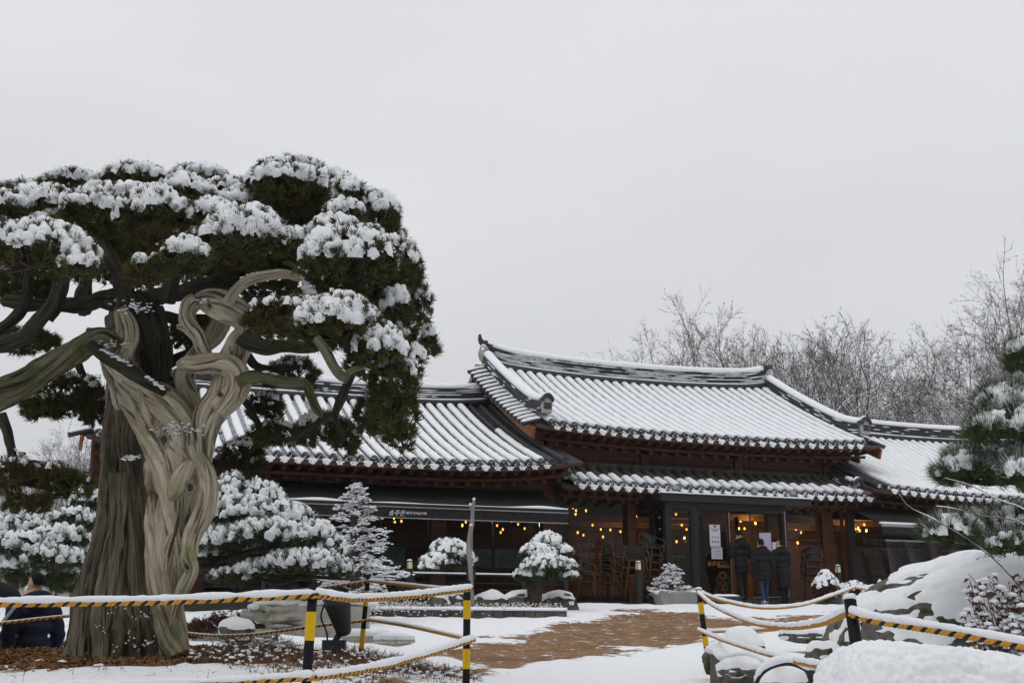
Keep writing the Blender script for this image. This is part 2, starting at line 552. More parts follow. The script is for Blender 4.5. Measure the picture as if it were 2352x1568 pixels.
def tile_rows(b, S, rname, cover_snow, pan_snow, first, count, drip, dry=False, drange=None, tend=1.0):
    """One roof: deck with soffit, then every cover row, pan row, eave disc and drip tile as a sub-part."""
    A = np.linspace(S.a0, S.a1, 40)
    Tn = np.linspace(-0.01, tend, 14)
    m = MB()
    g = np.stack([S.pt(A, np.full_like(A, t)) for t in Tn])      # (14,40,3)
    up = g - np.array((0, 0, 0.095))
    lo = g - np.array((0, 0, 0.16))
    k = len(A)
    i = np.arange(len(Tn) - 1)[:, None] * k
    j = np.arange(k - 1)[None]
    f = np.stack((i + j, i + j + 1, i + k + j + 1, i + k + j), -1).reshape(-1, 4)
    m.add(up.reshape(-1, 3), f, 0)
    m.add(lo.reshape(-1, 3), f[:, ::-1], 1)
    e = np.concatenate((up[0], lo[0]))
    m.add(e, [(q, k + q, k + q + 1, q + 1) for q in range(k - 1)], 1)
    for c in (0, k - 1):
        e = np.concatenate((up[:, c], lo[:, c]))
        n = len(Tn)
        m.add(e, [(q, n + q, n + q + 1, q + 1) for q in range(n - 1)], 1)
    deck = b.part(m, rname, [TILE_DRY if dry else TILE, SOFFIT], True)
    Ls = math.hypot(S.br - S.be, S.zr - S.ze) * tend
    ns = max(6, int(Ls / 0.125))
    ph = np.linspace(-1, 1, 7)
    tile = TILE_DRY if dry else TILE
    for r in range(count):
        a = first + r * PITCH_T
        # cover row: barrel tiles
        n = int(Ls / 0.16) + 2
        t = np.linspace(0, tend, n)
        P = S.pt(a, t)
        an = np.radians(np.linspace(-105, 105, 8))
        rr = 0.074 + 0.004 * ((np.arange(n) % 2) == 0)
        v = P[:, None] + np.stack((rr[:, None] * np.sin(an), np.zeros((n, 8)), rr[:, None] * np.cos(an)), -1)
        i = np.arange(n - 1)[:, None] * 8
        j = np.arange(7)[None]
        f = np.stack((i + j, i + j + 1, i + 8 + j + 1, i + 8 + j), -1).reshape(-1, 4)
        MB().add(v.reshape(-1, 3), f).build('cover_tile_row', [tile], deck, True)
        # snow lying on the barrel
        cs = cover_snow(a)
        if cs is not None:
            t0, t1 = cs
            n2 = max(6, int(Ls * (t1 - t0) / 0.07))
            t = np.linspace(t0, t1, n2)
            P = S.pt(a, t)
            if t0 <= 0.0:
                P[:, 1] -= 0.03 * (1 - np.clip(t / 0.03, 0, 1))
            wob = 1 + 0.18 * vnoise(np.c_[np.full(n2, a * 7), t * Ls * 5, np.zeros(n2)])
            endt = np.clip(np.minimum((t - t0), (t1 - t) if t1 < tend - 0.01 else 9) * Ls / 0.05, 0.35, 1)
            wid = np.radians(80 + 10 * vnoise(np.c_[np.full(n2, a * 3), t * Ls * 9, np.ones(n2)]))
            u = np.linspace(-1, 1, 9)
            ang = u[None] * wid[:, None]
            rad = 0.081 + (0.050 * wob * endt)[:, None] * np.sqrt(np.clip(1 - u[None] ** 2, 0, 1)) - 0.006 * (np.abs(u[None]) > 0.99)
            v = P[:, None] + np.stack((rad * np.sin(ang), np.zeros_like(rad), rad * np.cos(ang)), -1)
            i = np.arange(n2 - 1)[:, None] * 9
            j = np.arange(8)[None]
            f = np.stack((i + j, i + j + 1, i + 9 + j + 1, i + 9 + j), -1).reshape(-1, 4)
            mm = MB().add(v.reshape(-1, 3), f)
            mm.f.append((np.array([list(range(9))]), 0))
            mm.f.append((np.array([[(n2 - 1) * 9 + q for q in range(9)][::-1]]), 0))
            mm.build('row_snow', [SNOW], deck, True)
        obj('eave_disc', (DISC_WHITE if drip == 2 and rng.random() < 0.75 else DISCS[0] if cs is None else DISCS[int(rng.choice([1, 2, 2]))]), deck,
            (a, S.be - 0.015, float(S.z(a, 0)) - 0.012), (0.12, float(rng.uniform(-0.05, 0.05)), 0))
        # pan row to the right of it: stepped concave tiles
        if r < count - 1:
            am = a + PITCH_T / 2
            ss = np.linspace(0, tend, ns + 1)
            w = (PITCH_T - 0.10) / 2
            rows, ts = [], []
            for q in range(ns):
                for tt, h in ((ss[q], 0.014), (ss[q + 1], 0.0)):
                    p = S.pt(am, np.array([tt]))[0]
                    jz = float(rng.uniform(-0.004, 0.004))
                    rows.append(np.stack((am + ph * w, np.full(7, p[1]) - (0.018 * (1 - ph ** 2) if h else 0), p[2] - 0.030 - 0.045 * (1 - ph ** 2) + h + jz), -1))
                ts.append((ss[q] + ss[q + 1]) / 2)
            v = np.concatenate(rows)
            mm = MB()
            j = np.arange(6)
            ps = pan_snow(am)
            base = None
            fs, fd, fr = [], [], []
            for q in range(ns):
                i0 = q * 14
                tr = np.stack((i0 + j, i0 + j + 1, i0 + 7 + j + 1, i0 + 7 + j), -1)
                (fs if ps is not None and ps[0] <= ts[q] <= ps[1] and rng.random() > ps[2] else fd).append(tr)
                if q < ns - 1:
                    fr.append(np.stack((i0 + 7 + j, i0 + 7 + j + 1, i0 + 14 + j + 1, i0 + 14 + j), -1))
            mm.add(v, np.concatenate(fr), 0)
            if fd:
                mm.f.append((np.concatenate(fd), 0))
            if fs:
                mm.f.append((np.concatenate(fs), 1))
            mm.build('pan_tile_row', [tile, SNOW], deck, False)
            dm = DRIPS[0] if ps is None else DRIPS[2] if drip == 2 or rng.random() < 0.45 else DRIPS[1]
            obj('drip_tile', dm, deck, (am, S.be - 0.01, float(S.z(am, 0)) - 0.028), (0, 0, 0))
            if ps is not None and drip != 2:
                # soft lip of snow over the pan's mouth
                pass
    return deck

def ridge_line(b, name, path, lat, n_course, ch, w0, snow_amt, top_r=0.10, snow_top=True, flecks=30, base_pipe=True):
    """A tiled ridge: base pipe, thin stacked courses, a round top tile, snow on top and on the course lips."""
    P = np.asarray(path, float)
    U = np.array((0, 0, 1.0))
    m = MB()
    an = np.linspace(0, np.pi, 9)
    bh = 0.0
    lat = np.asarray(lat, float)
    if base_pipe:
        for sgn in (-1, 1):
            m.tube(P + lat * sgn * (w0 / 2 - 0.02) + U * 0.07, 0.085, 10)
        bh = 0.12
    root = b.part(m, name, [TILE], True) if base_pipe else None
    first = root
    for c in range(n_course):
        w = w0 * (1 - 0.03 * c) + (0.03 if c % 2 else 0.0)
        z0 = bh + c * ch
        mm = MB()
        j = 0.006 * vnoise(P * 2.3 + c * 17.0)
        pr = np.stack([np.array([(-w / 2 + q, z0), (w / 2 - q, z0), (w / 2 - q, z0 + ch * 0.72), (-w / 2 + q, z0 + ch * 0.72)]) for q in j])
        mm.sweep(P, pr, 0, lat)
        if first is None:
            first = b.part(mm, name, [TILE], False)
        else:
            mm.build('ridge_course', [TILE], first, False)
    # mortar core so that no sky shows between the courses
    H = bh + n_course * ch
    MB().sweep(P, [(-w0 / 2 + 0.05, 0), (w0 / 2 - 0.05, 0), (w0 / 2 - 0.05, H), (-w0 / 2 + 0.05, H)], 0, lat).build('ridge_core', [TILE], first, False)
    MB().tube(P + U * H, top_r, 10).build('ridge_cap_tiles', [TILE], first, True)
    if snow_top:
        n = len(P)
        k = 11
        u = np.linspace(-1, 1, k)
        th = u * np.radians(100)
        wob = 1 + 0.10 * vnoise(P * 4.0)
        rad = (top_r + 0.01) + 0.055 * wob[:, None] * np.sqrt(np.clip(1 - u ** 2, 0, 1))[None]
        pr = np.stack((rad * np.sin(th), rad * np.cos(th) + H - 0.005), -1)
        MB().sweep(P, pr, 0, lat, close=True).build('ridge_snow', [SNOW], first, True)
    mm = MB()
    for q in range(flecks):
        c = int(rng.integers(0, n_course))
        w = w0 * (1 - 0.03 * c)
        i0 = rng.uniform(0, len(P) - 1.5)
        ln = rng.uniform(0.15, 0.9) * snow_amt
        step = np.linalg.norm(P[1] - P[0])
        i1 = min(len(P) - 1, i0 + ln / step)
        tt = np.linspace(i0, i1, 7)
        pp = np.stack([np.interp(tt, np.arange(len(P)), P[:, d]) for d in range(3)], -1)
        for sgn in ((-1,) if lat[1] > 0.5 else (-1, 1)):
            qq = pp + lat * sgn * (w / 2 + 0.004) + U * (bh + c * ch + ch * 0.74)
            mm.tube(qq, 0.016 * np.sin(np.linspace(0.2, np.pi - 0.2, 7)) * rng.uniform(0.7, 1.3, 7) + 0.002, 5)
    if base_pipe:
        pp = P + lat * -1 * (w0 / 2 + 0.0) + U * 0.14
        n = len(pp)
        mm.tube(pp, 0.035 + 0.02 * vnoise(P * 3.1), 6)
    mm.build('course_snow', [SNOW], first, True)['kind'] = 'stuff'
    return first

def rafters(b, S, a0, a1, inner, zdrop):
    """Square flying rafters over round log rafters, with the eave boards between them."""
    fly = MB().box((-0.05, 0, -0.06), (0.05, 0.55, 0.03)).mesh('flying_rafter', [SOFFIT], False)
    log = MB()
    log.tube([(0, 0, 0), (0, 0.02, 0.004), (0, inner, 0.28)], [0.055, 0.066, 0.07], 12)
    logm = log.mesh('rafter', [WOOD], True)
    n = int((a1 - a0) / 0.30)
    for i in range(n):
        a = a0 + (i + 0.5) * (a1 - a0) / n
        b.share(fly, 'flying_rafter', (a, S.be + 0.10, float(S.z(a, 0)) - 0.20))
    n = int((a1 - a0) / 0.365)
    for i in range(n):
        a = a0 + (i + 0.5) * (a1 - a0) / n
        b.share(logm, 'rafter', (a, S.be + 0.48, float(S.z(a, 0)) - zdrop))
    A = np.linspace(a0, a1, 24)
    P = np.stack((A, np.full(24, S.be + 0.07), S.z(A, 0) - 0.165), -1)
    b.part(MB().sweep(P, [(-0.02, -0.03), (0.02, -0.03), (0.02, 0.03), (-0.02, 0.03)], 0, (0, 1, 0)), 'eave_board', [SOFFIT])
    P = np.stack((A, np.full(24, S.be + 0.46), S.z(A, 0) - zdrop + 0.10), -1)
    b.part(MB().sweep(P, [(-0.03, -0.035), (0.03, -0.035), (0.03, 0.035), (-0.03, 0.035)], 0, (0, 1, 0)), 'eave_board', [WOOD])
    P2 = np.stack((np.r_[A, A[::-1]], np.r_[np.full(24, S.be + 0.1), np.full(24, S.be + inner + 0.6)], np.r_[S.z(A, 0) - 0.155, S.z(A[::-1], 0.0) + 0.15]), -1)
    m = MB()
    m.add(P2, [(i, i + 1, 46 - i, 47 - i) for i in range(23)])
    b.part(m, 'soffit', [SOFFIT])

def back_slope(b, S, name, tend=1.0):
    """Plain snow-covered rear slope, out of sight from the yard."""
    A = np.linspace(S.a0, S.a1, 12)
    Tn = np.linspace(0, 1, 8)
    m = MB()
    g = np.stack([S.pt(A, np.full_like(A, t)) for t in Tn])
    g[..., 1] = 2 * S.br - g[..., 1]
    i = np.arange(7)[:, None] * 12
    j = np.arange(11)[None]
    f = np.stack((i + j, i + 12 + j, i + 12 + j + 1, i + j + 1), -1).reshape(-1, 4)
    m.add(g.reshape(-1, 3), f, 0)
    m.add((g - np.array((0, 0, 0.2))).reshape(-1, 3), f[:, ::-1], 1)
    b.part(m, name, [SNOW, SOFFIT], True)

def end_cap(b, name, a, bb, z, h, w=0.26, lean=0.0, bz=0.0):
    """Plastered ridge end with a dark hood tile and two tile bands."""
    m = MB()
    k = 12
    an = np.linspace(0, np.pi, k)
    pl = [(-w * 0.42, 0)] + [(-w / 2 * math.cos(q) if False else -w / 2 * math.cos(q), h * 0.62 + w * 0.5 * math.sin(q)) for q in an] + [(w * 0.42, 0)]
    n = len(pl)
    v = [(x, 0, zz) for x, zz in pl] + [(x, 0.16, zz) for x, zz in pl]
    m.add(v, [tuple(range(n))])
    m.f.append((np.array([[n + q for q in range(n)][::-1]]), 0))
    m.f.append((np.array([(q, (q + 1) % n, n + (q + 1) % n, n + q)[::-1] for q in range(n)]), 0))
    o = b.part(m, name, [PLASTER], False)
    o.location = (np.array(b.off) + np.array((a, bb, z))).tolist()
    m = MB()
    hood = np.array([(-w / 2 - 0.03) * np.cos(an), np.zeros(k), h * 0.62 + (w * 0.5 + 0.07) * np.sin(an)]).T
    th = np.array([(-w / 2 + 0.03) * np.cos(an), np.zeros(k), h * 0.62 + (w * 0.5 - 0.03) * np.sin(an)]).T
    f0 = np.array((0, -0.05, 0.02))
    v = np.concatenate((hood + f0, th + f0, hood + (0, 0.2, 0), th + (0, 0.2, 0)))
    f = []
    for q in range(k - 1):
        f += [(q, q + 1, k + q + 1, k + q), (2 * k + q, 3 * k + q, 3 * k + q + 1, 2 * k + q + 1), (q, 2 * k + q, 2 * k + q + 1, q + 1), (k + q, k + q + 1, 3 * k + q + 1, 3 * k + q)]
    m.add(v, f)
    m.build('hood_tile', [TILE], o, True)
    for q in range(2):
        MB().box((-w * 0.36, -0.02, h * (0.22 + 0.2 * q)), (w * 0.36, 0.02, h * (0.38 + 0.2 * q))).build('tile_band', [TILE], o)
    mm = MB()
    pp = hood[2:-2] + (0, 0.06, 0.01)
    mm.tube(pp, 0.05 * np.sin(np.linspace(0.3, np.pi - 0.3, len(pp))), 8)
    mm.build('hood_snow', [SNOW], o, True)
    return o

def descending(b, S, a, t0=1.0, t1=0.10, curl=0.10, n=26, flecks=24, n_course=5):
    """Ridge running down the slope at a; its free end curls up."""
    t = np.linspace(t0, t1, n)
    P = S.pt(a, t)
    u = np.linspace(0, 1, n)
    P[:, 2] += 0.02 + curl * np.clip((u - 0.72) / 0.28, 0, 1) ** 2
    r = ridge_line(b, 'descending_ridge', P, (1, 0, 0), n_course, 0.062, 0.26, 0.7, 0.085, flecks=flecks, base_pipe=False)
    end_cap(b, 'ridge_end', a, P[-1][1] - 0.14, P[-1][2] - 0.02, 0.42)
    return r

def verge(b, S, a, sgn, n):
    """Short barrel tiles laid sideways along a gable edge, each with its snow."""
    tl = MB()
    L = 0.46
    ln = np.linspace(0, 1, 5)
    p = np.stack((sgn * L * ln, np.zeros(5), -0.13 * ln ** 1.3), -1)
    tl.tube(p, 0.062, 8)
    tm = tl.mesh('verge_tile', [TILE], True)
    sm = []
    for q in range(3):
        s = MB()
        k = 9
        ln = np.linspace(-0.05, 1.02, k)
        p = np.stack((sgn * L * ln, np.zeros(k), -0.13 * np.clip(ln, 0, 2) ** 1.3 + 0.045), -1)
        s.tube(p, 0.058 * (1 + 0.12 * vnoise(p * 9 + q * 5)) * np.clip(np.minimum(ln + 0.15, 1.12 - ln) * 6, 0.3, 1), 8)
        sm.append(s.mesh('verge_snow', [SNOW], True))
    host = None
    mm = MB()
    t = np.linspace(0.03, 0.985, 20)
    P = S.pt(a + sgn * 0.10, t)
    mm.sweep(P, [(-0.05, -0.16), (0.05, -0.16), (0.05, -0.03), (-0.05, -0.03)], 0, (1, 0, 0))
    host = b.part(mm, 'verge', [TILE])
    for i in range(n):
        t = 0.02 + (i + 0.3) / n * 0.955
        p = S.pt(a, np.array([t]))[0]
        obj('verge_tile', tm, host, p + (0, 0, 0.0))
        obj('verge_snow', sm[i % 3], host, p + (0, 0, 0.0))
    # orange barge board under the verge tiles
    t = np.linspace(-0.02, 0.99, 20)
    P = S.pt(a + sgn * 0.20, t)
    u = np.linspace(0, 1, 20)
    pr = np.stack([np.array([(-0.03, -0.42 + 0.08 * q), (0.03, -0.42 + 0.08 * q), (0.03, -0.14), (-0.03, -0.14)]) for q in u])
    b.part(MB().sweep(P, pr, 0, (1, 0, 0)), 'barge_board', [WOOD_LT])

# --- the central hall -----------------------------------------------------------
hall = Bld('tiled_hall', -0.5, 4.0, FLOOR - 0.3, 'tall central wooden hall with snowy curved tile roof, skirt roof and glass entrance')
AH0, AH1 = -5.05, 4.30
SU = Slope(AH0 - 0.25, AH1 + 0.25, 0.5, 5.47, 5.3, 7.83, 0.14, 0.24)
na = int((AH1 - AH0) / PITCH_T) + 1
tile_rows(hall, SU, 'roof', lambda a: (0.0, 0.985), lambda a: (0, 1, 0.0), -4.620 - PITCH_T, 31, 1)
back_slope(hall, SU, 'rear_roof')
A = np.linspace(AH0 + 0.1, AH1 - 0.1, 44)
hz = SU.z(A, 1.0)
P = np.stack((A, np.full(44, 5.3), hz - 0.02), -1)
P[:, 2] += 0.10 * np.clip((np.abs(A + 0.375) / 4.7 - 0.8) / 0.2, 0, 1) ** 2
ridge_line(hall, 'main_ridge', P, (0, 1, 0), 7, 0.058, 0.30, 1.3, 0.10, flecks=150)
for a, s in ((AH0 + 0.05, -1), (AH1 - 0.05, 1)):
    i = 0 if s < 0 else -1
    m = MB()
    m.blobs([P[i] + (s * 0.10, 0, 0.30)], [(0.16, 0.17, 0.30)], 0, 2, 0.15)
    e = hall.part(m, 'ridge_end', [PLASTER], True)
    mm = MB()
    pp = smooth_path([P[i] + (s * 0.02, 0, 0.58), P[i] + (s * 0.16, 0, 0.62), P[i] + (s * 0.22, 0, 0.74), P[i] + (s * 0.22, 0, 0.86)], 10)
    if s > 0:
        pp = pp[:6]
    mm.tube(pp, np.linspace(0.12, 0.035, 10)[:len(pp)], 10)
    mm.build('upturned_tile', [TILE], e, True)
    MB().blobs([P[i] + (s * 0.12, -0.05, 0.52), P[i] + (s * 0.16, -0.1, 0.40)], [(0.07, 0.06, 0.05), (0.05, 0.05, 0.06)], 0, 2, 0.3).build('end_snow', [SNOW], e, True)
descending(hall, SU, AH0 + 0.05, 0.99, 0.03, 0.18)
descending(hall, SU, AH1 - 0.12, 0.99, 0.03, 0.18)
verge(hall, SU, AH0 - 0.10, -1, 17)
verge(hall, SU, AH1 + 0.08, 1, 17)
rafters(hall, SU, AH0 - 0.1, AH1 + 0.1, 0.7, 0.42)
# upper wall: boards, posts, lattice vents
UB = 1.42
AW0, AW1 = -4.72, 3.45
posts = [AW0, -2.0, 0.72, AW1]
for k in range(5):
    z0 = 4.62 + k * 0.19
    hall.part(MB().box((AW0, UB + 0.02 + 0.006 * (k % 2), z0), (AW1, UB + 0.10, z0 + 0.184)), 'wall_board', [WOOD])
for a in posts:
    hall.part(MB().box((a - 0.11, UB - 0.06, 4.3), (a + 0.11, UB + 0.06, 5.45)), 'post', [WOOD])
    hall.part(MB().box((a - 0.07, UB - 0.42, 5.08), (a + 0.07, UB - 0.06, 5.26)), 'bracket', [WOOD])
hall.part(MB().box((AW0 - 0.3, UB - 0.05, 5.30), (AW1 + 0.3, UB + 0.12, 5.47)), 'tie_beam', [WOOD])
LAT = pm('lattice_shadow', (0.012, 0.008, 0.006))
for a0, a1 in ((AW0 + 0.25, -2.0 - 0.25), (-2.0 + 0.25, 0.72 - 0.25), (0.72 + 0.25, AW1 - 0.25)):
    fr = MB()
    z0, z1 = 4.72, 4.92
    for lo, hi in (((a0 - 0.05, z0 - 0.04), (a1 + 0.05, z0)), ((a0 - 0.05, z1), (a1 + 0.05, z1 + 0.04)), ((a0 - 0.05, z0), (a0, z1)), ((a1, z0), (a1 + 0.05, z1)), (((a0 + a1) / 2 - 0.03, z0), ((a0 + a1) / 2 + 0.03, z1))):
        fr.box((lo[0], UB - 0.035, lo[1]), (hi[0], UB + 0.02, hi[1]))
    w = hall.part(fr, 'lattice_vent', [WOOD])
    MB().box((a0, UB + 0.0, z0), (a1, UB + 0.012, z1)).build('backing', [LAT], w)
    lm = MB()
    st = 0.045
    n = int((a1 - a0) / st)
    for q in range(n):
        x = a0 + q * st
        for s in (-1, 1):
            x1 = x + s * (z1 - z0)
            if a0 <= x1 <= a1:
                lm.bar((x, UB - 0.01 - 0.006 * s, z0), (x1, UB - 0.01 - 0.006 * s, z1), 0.008, 0.012)
    o = lm.build('lattice', [WOOD], w)
    o['kind'] = 'stuff'
# side and rear walls
hall.part(MB().box((AW0 - 0.0, UB, 4.0), (AW0 + 0.12, 9.0, 5.5)), 'side_wall', [WOOD])
hall.part(MB().box((AW1 - 0.12, UB, 4.0), (AW1, 9.0, 5.5)), 'side_wall', [WOOD])
hall.part(MB().box((AW0, 8.9, 1.3), (AW1, 9.0, 5.4)), 'rear_wall', [WOOD])
# gable triangles
for a, s in ((AW0 - 0.02, -1), (AW1 + 0.02, 1)):
    v = [(a, 1.45, 5.45), (a, 9.15, 5.45), (a, 5.3, 7.3), (a + 0.08 * -s, 1.45, 5.45), (a + 0.08 * -s, 9.15, 5.45), (a + 0.08 * -s, 5.3, 7.3)]
    hall.part(MB().add(v, [(0, 1, 2), (3, 5, 4)]), 'gable_wall', [WOOD])
# skirt roof
SS = Slope(-4.85, 3.95, 0.0, 4.09, 1.40, 4.74, 0.03, 0.02, 0.10)
tile_rows(hall, SS, 'skirt_roof', lambda a: (0.0, 0.38 + 0.05 * math.sin(a * 9)), lambda a: (0.0, 0.30 + 0.06 * math.sin(a * 5 + 1), 0.0), -2.7216 - PITCH_T * 6, 29, 2, dry=True)
hall.part(MB().box((-4.75, 1.30, 4.62), (3.5, 1.42, 4.80)), 'flashing', [TILE_DRY])
rafters(hall, SS, -4.75, 3.85, 0.5, 0.36)
for a in (-4.62, 3.58):
    t = np.linspace(1, 0.22, 14)
    Pp = SS.pt(a, t)
    ridge_line(hall, 'descending_ridge', Pp, (1, 0, 0), 2, 0.06, 0.22, 0.5, 0.08, snow_top=False, flecks=6, base_pipe=False)
    end_cap(hall, 'ridge_end', a, Pp[-1][1] - 0.12, Pp[-1][2] - 0.04, 0.30, 0.24)
    s = MB()
    s.blobs(Pp[-5:] + (0, 0, 0.25), np.tile((0.09, 0.10, 0.05), (5, 1)), 0, 2, 0.2)
    hall.part(s, 'ridge_snow', [SNOW], True)

# --- side wings ---------------------------------------------------------------
wing_l = Bld('tiled_wing', -10.0, 4.0, FLOOR - 0.3, 'low wing with snowy tile roof and long charcoal awning behind the garden pines')
SL = Slope(-15.35, -4.55, -0.5, 4.33, 5.0, 6.70, 0.30, 0.25, 0.20, 4.0)
def l_snow(a):
    if a > -5.45:
        return None
    return (0.0, 0.985) if a < -5.75 else (0.0, 0.55)
nL = 35
tile_rows(wing_l, SL, 'roof', l_snow, lambda a: (0, 1, 0.02) if a < -6.0 else (0, 0.35, 0.35) if a < -5.3 else None, -11.85 - PITCH_T * 11, nL, 1)
back_slope(wing_l, SL, 'rear_roof')
A = np.linspace(-15.0, -5.05, 40)
ridge_line(wing_l, 'main_ridge', np.stack((A, np.full(40, 5.0), SL.z(A, 1.0) - 0.02), -1), (0, 1, 0), 6, 0.06, 0.30, 1.0, 0.10, flecks=110)
descending(wing_l, SL, -15.0, 0.99, 0.05, 0.15)
verge(wing_l, SL, -15.25, -1, 18)
rafters(wing_l, SL, -15.2, -4.75, 0.9, 0.42)

wing_r = Bld('tiled_wing', 9.0, 5.0, FLOOR - 0.3, 'low wing with snowy tile roof half hidden by the near pine')
SR = Slope(3.60, 15.6, -0.3, 4.16, 5.0, 6.60, 0.20, 0.55, 0.24, 2.6)
def r_snow(a):
    if a < 4.35:
        return None
    return (0.0, 0.985)
tile_rows(wing_r, SR, 'roof', r_snow, lambda a: (0, 1, 0.0) if a > 4.7 else (0, 0.25, 0.5) if a > 4.2 else None, 3.80, 39, 2)
back_slope(wing_r, SR, 'rear_roof')
A = np.linspace(4.4, 15.3, 40)
ridge_line(wing_r, 'main_ridge', np.stack((A, np.full(40, 5.0), SR.z(A, 1.0) - 0.02), -1), (0, 1, 0), 6, 0.058, 0.30, 0.6, 0.10, flecks=60)
rafters(wing_r, SR, 3.7, 15.5, 0.9, 0.42)
# ------------------------------------------------------------------ ground floor of the hall, interiors, deck
INT_WALL = pm('interior_panel', (0.10, 0.045, 0.022), (0.07, 0.03, 0.015), 3, 0.7)
INT_DARK = pm('interior_dark', (0.025, 0.018, 0.014), (0.035, 0.025, 0.02), 3, 0.8)
INT_FLOOR = pm('interior_floor', (0.06, 0.045, 0.035), (0.04, 0.03, 0.025), 3, 0.5)
TEXTW = pm('white_lettering', (0.75, 0.75, 0.75))
TEXTG = pm('frosted_lettering', (0.15, 0.155, 0.155))
TEXTY = pm('gold_lettering', (0.45, 0.24, 0.04))
RED = pm('red_ink', (0.4, 0.05, 0.05))
INK = pm('black_ink', (0.03, 0.03, 0.035))
TEAL = pm('teal_ink', (0.05, 0.28, 0.25))
def text_mesh(name, body, size, mat, align='CENTER', shear=0.0):
    cu = bpy.data.curves.new(name, 'FONT')
    cu.body = body
    cu.size = size
    cu.align_x = align
    cu.shear = shear
    cu.extrude = 0.001
    cu.resolution_u = 3
    o = bpy.data.objects.new(name, cu)
    me = bpy.data.meshes.new_from_object(o)
    bpy.data.objects.remove(o)
    bpy.data.curves.remove(cu)
    me.materials.clear()
    me.materials.append(mat)
    return me
FACE = (math.pi / 2, 0, 0)

def window(b, a0, a1, z0, z1, bb, rails=(), mulls=(), frame=None, fw=0.05, name='window', g=None):
    fr = MB()
    for lo, hi in (((a0, z0), (a1, z0 + fw)), ((a0, z1 - fw), (a1, z1)), ((a0, z0 + fw), (a0 + fw, z1 - fw)), ((a1 - fw, z0 + fw), (a1, z1 - fw))):
        fr.box((lo[0], bb - 0.04, lo[1]), (hi[0], bb + 0.04, hi[1]))
    for z in rails:
        fr.box((a0 + fw, bb - 0.036, z - fw / 2), (a1 - fw, bb + 0.036, z + fw / 2))
    for a in mulls:
        fr.box((a - fw / 2, bb - 0.036, z0 + fw), (a + fw / 2, bb + 0.036, z1 - fw))
    w = b.part(fr, name, [frame or STEEL])
    zs = [z0 + fw] + [r for r in rails] + [z1 - fw]
    xs = [a0 + fw] + list(mulls) + [a1 - fw]
    for i in range(len(zs) - 1):
        for j in range(len(xs) - 1):
            MB().box((xs[j] + 0.002, bb - 0.004, zs[i] + 0.002), (xs[j + 1] - 0.002, bb + 0.004, zs[i + 1] - 0.002)).build('pane', [g or GLASS], w)
    return w
def interior(b, a0, a1, b0, b1, z0, z1):
    b.part(MB().box((a0, b0, z0 - 0.1), (a1, b1, z0)), 'interior_floor', [INT_FLOOR])
    b.part(MB().box((a0, b1, z0), (a1, b1 + 0.1, z1)), 'interior_wall', [INT_WALL])
    b.part(MB().box((a0, b0 + 0.1, z1), (a1, b1, z1 + 0.1)), 'interior_ceiling', [INT_DARK])
    for z in np.arange(b0 + 1.2, b1, 1.6):
        b.part(MB().box((a0, z, z1 - 0.22), (a1, z + 0.18, z1 - 0.002)), 'ceiling_beam', [INT_WALL])
ORD = 'first second third fourth fifth sixth seventh eighth ninth tenth eleventh twelfth thirteenth fourteenth fifteenth sixteenth seventeenth eighteenth nineteenth twentieth'.split()
def nth(x, y, pts):
    """Place of a bulb among its fellows, counted from the left."""
    k = sorted(pts).index((x, y))
    return 'leftmost' if k == 0 else 'rightmost' if k == len(pts) - 1 else ORD[k] + ' from the left'
BULB_ME = MB().blobs([(0, 0, 0)], [(0.034, 0.034, 0.052)], 0, 2, 0.0).mesh('bulb', [BULB], True)
CAP_ME = MB().lathe([(0.0, 0.085), (0.02, 0.085), (0.022, 0.05), (0.016, 0.03)], 8).mesh('lamp_cap', [STEEL], True)
def pendant(a, bb, z, ztop, label, group, s=1.0, light=0.0):
    e = empty('pendant_lamp', loc2w(a, bb, z), TH)
    tag(e, label, 'lamp', group)
    o = obj('bulb', BULB_ME, e)
    o.scale = (s, s, s)
    obj('lamp_cap', CAP_ME, e)
    MB().tube([(0, 0, 0.08), (0, 0, ztop - z)], 0.004, 4).build('cord', [STEEL], e)
    if light:
        ld = bpy.data.lights.new('pendant_light', 'POINT')
        ld.energy = light
        ld.color = (1.0, 0.62, 0.25)
        ld.shadow_soft_size = 0.08
        obj('lamp_glow', ld, e, (0, 0, -0.07))

# left wing: timber posts, glazed bays
CEIL = 3.95
interior(wing_l, -15.0, -4.6, 0.95, 7.0, FLOOR, CEIL)
cols_l = [-15.0, -12.95, -10.28, -7.60, -4.85]
for a in cols_l:
    wing_l.part(MB().box((a - 0.17, 0.78, 1.25), (a + 0.17, 1.02, 4.05)), 'post', [WOOD])
wing_l.part(MB().box((-15.2, 0.72, 3.98), (-4.7, 1.0, 4.22)), 'tie_beam', [WOOD])
wing_l.part(MB().box((-15.2, 0.80, 4.22), (-4.7, 0.95, 4.46)), 'frieze_board', [WOOD])
wing_l.part(MB().box((-15.2, 0.88, 1.2), (-15.08, 9.5, 5.2)), 'side_wall', [WOOD])
wing_l.part(MB().box((-15.2, 9.5, 1.2), (-4.7, 9.6, 4.6)), 'rear_wall', [WOOD])
wl_win = []
for i in range(4):
    a0, a1 = cols_l[i] + 0.17, cols_l[i + 1] - 0.17
    w = window(wing_l, a0, a1, FLOOR, 3.97, 0.92, rails=(2.12, 2.62, 3.42), mulls=((a0 + a1) / 2,), frame=STEEL)
    wl_win.append(w)
    if i == 3:
        obj('window_lettering', text_mesh('window_lettering', 'SWEET BOUTIQUE', 0.16, TEXTG), w, (a0 + 0.85, 0.90, 2.46), FACE)['kind'] = 'stuff'
refl_mat = pm('painted_reflection', (0.40, 0.42, 0.43), (0.26, 0.28, 0.29), 9, 0.3)  # pale colour painting in the reflection of snow and pines in the panes
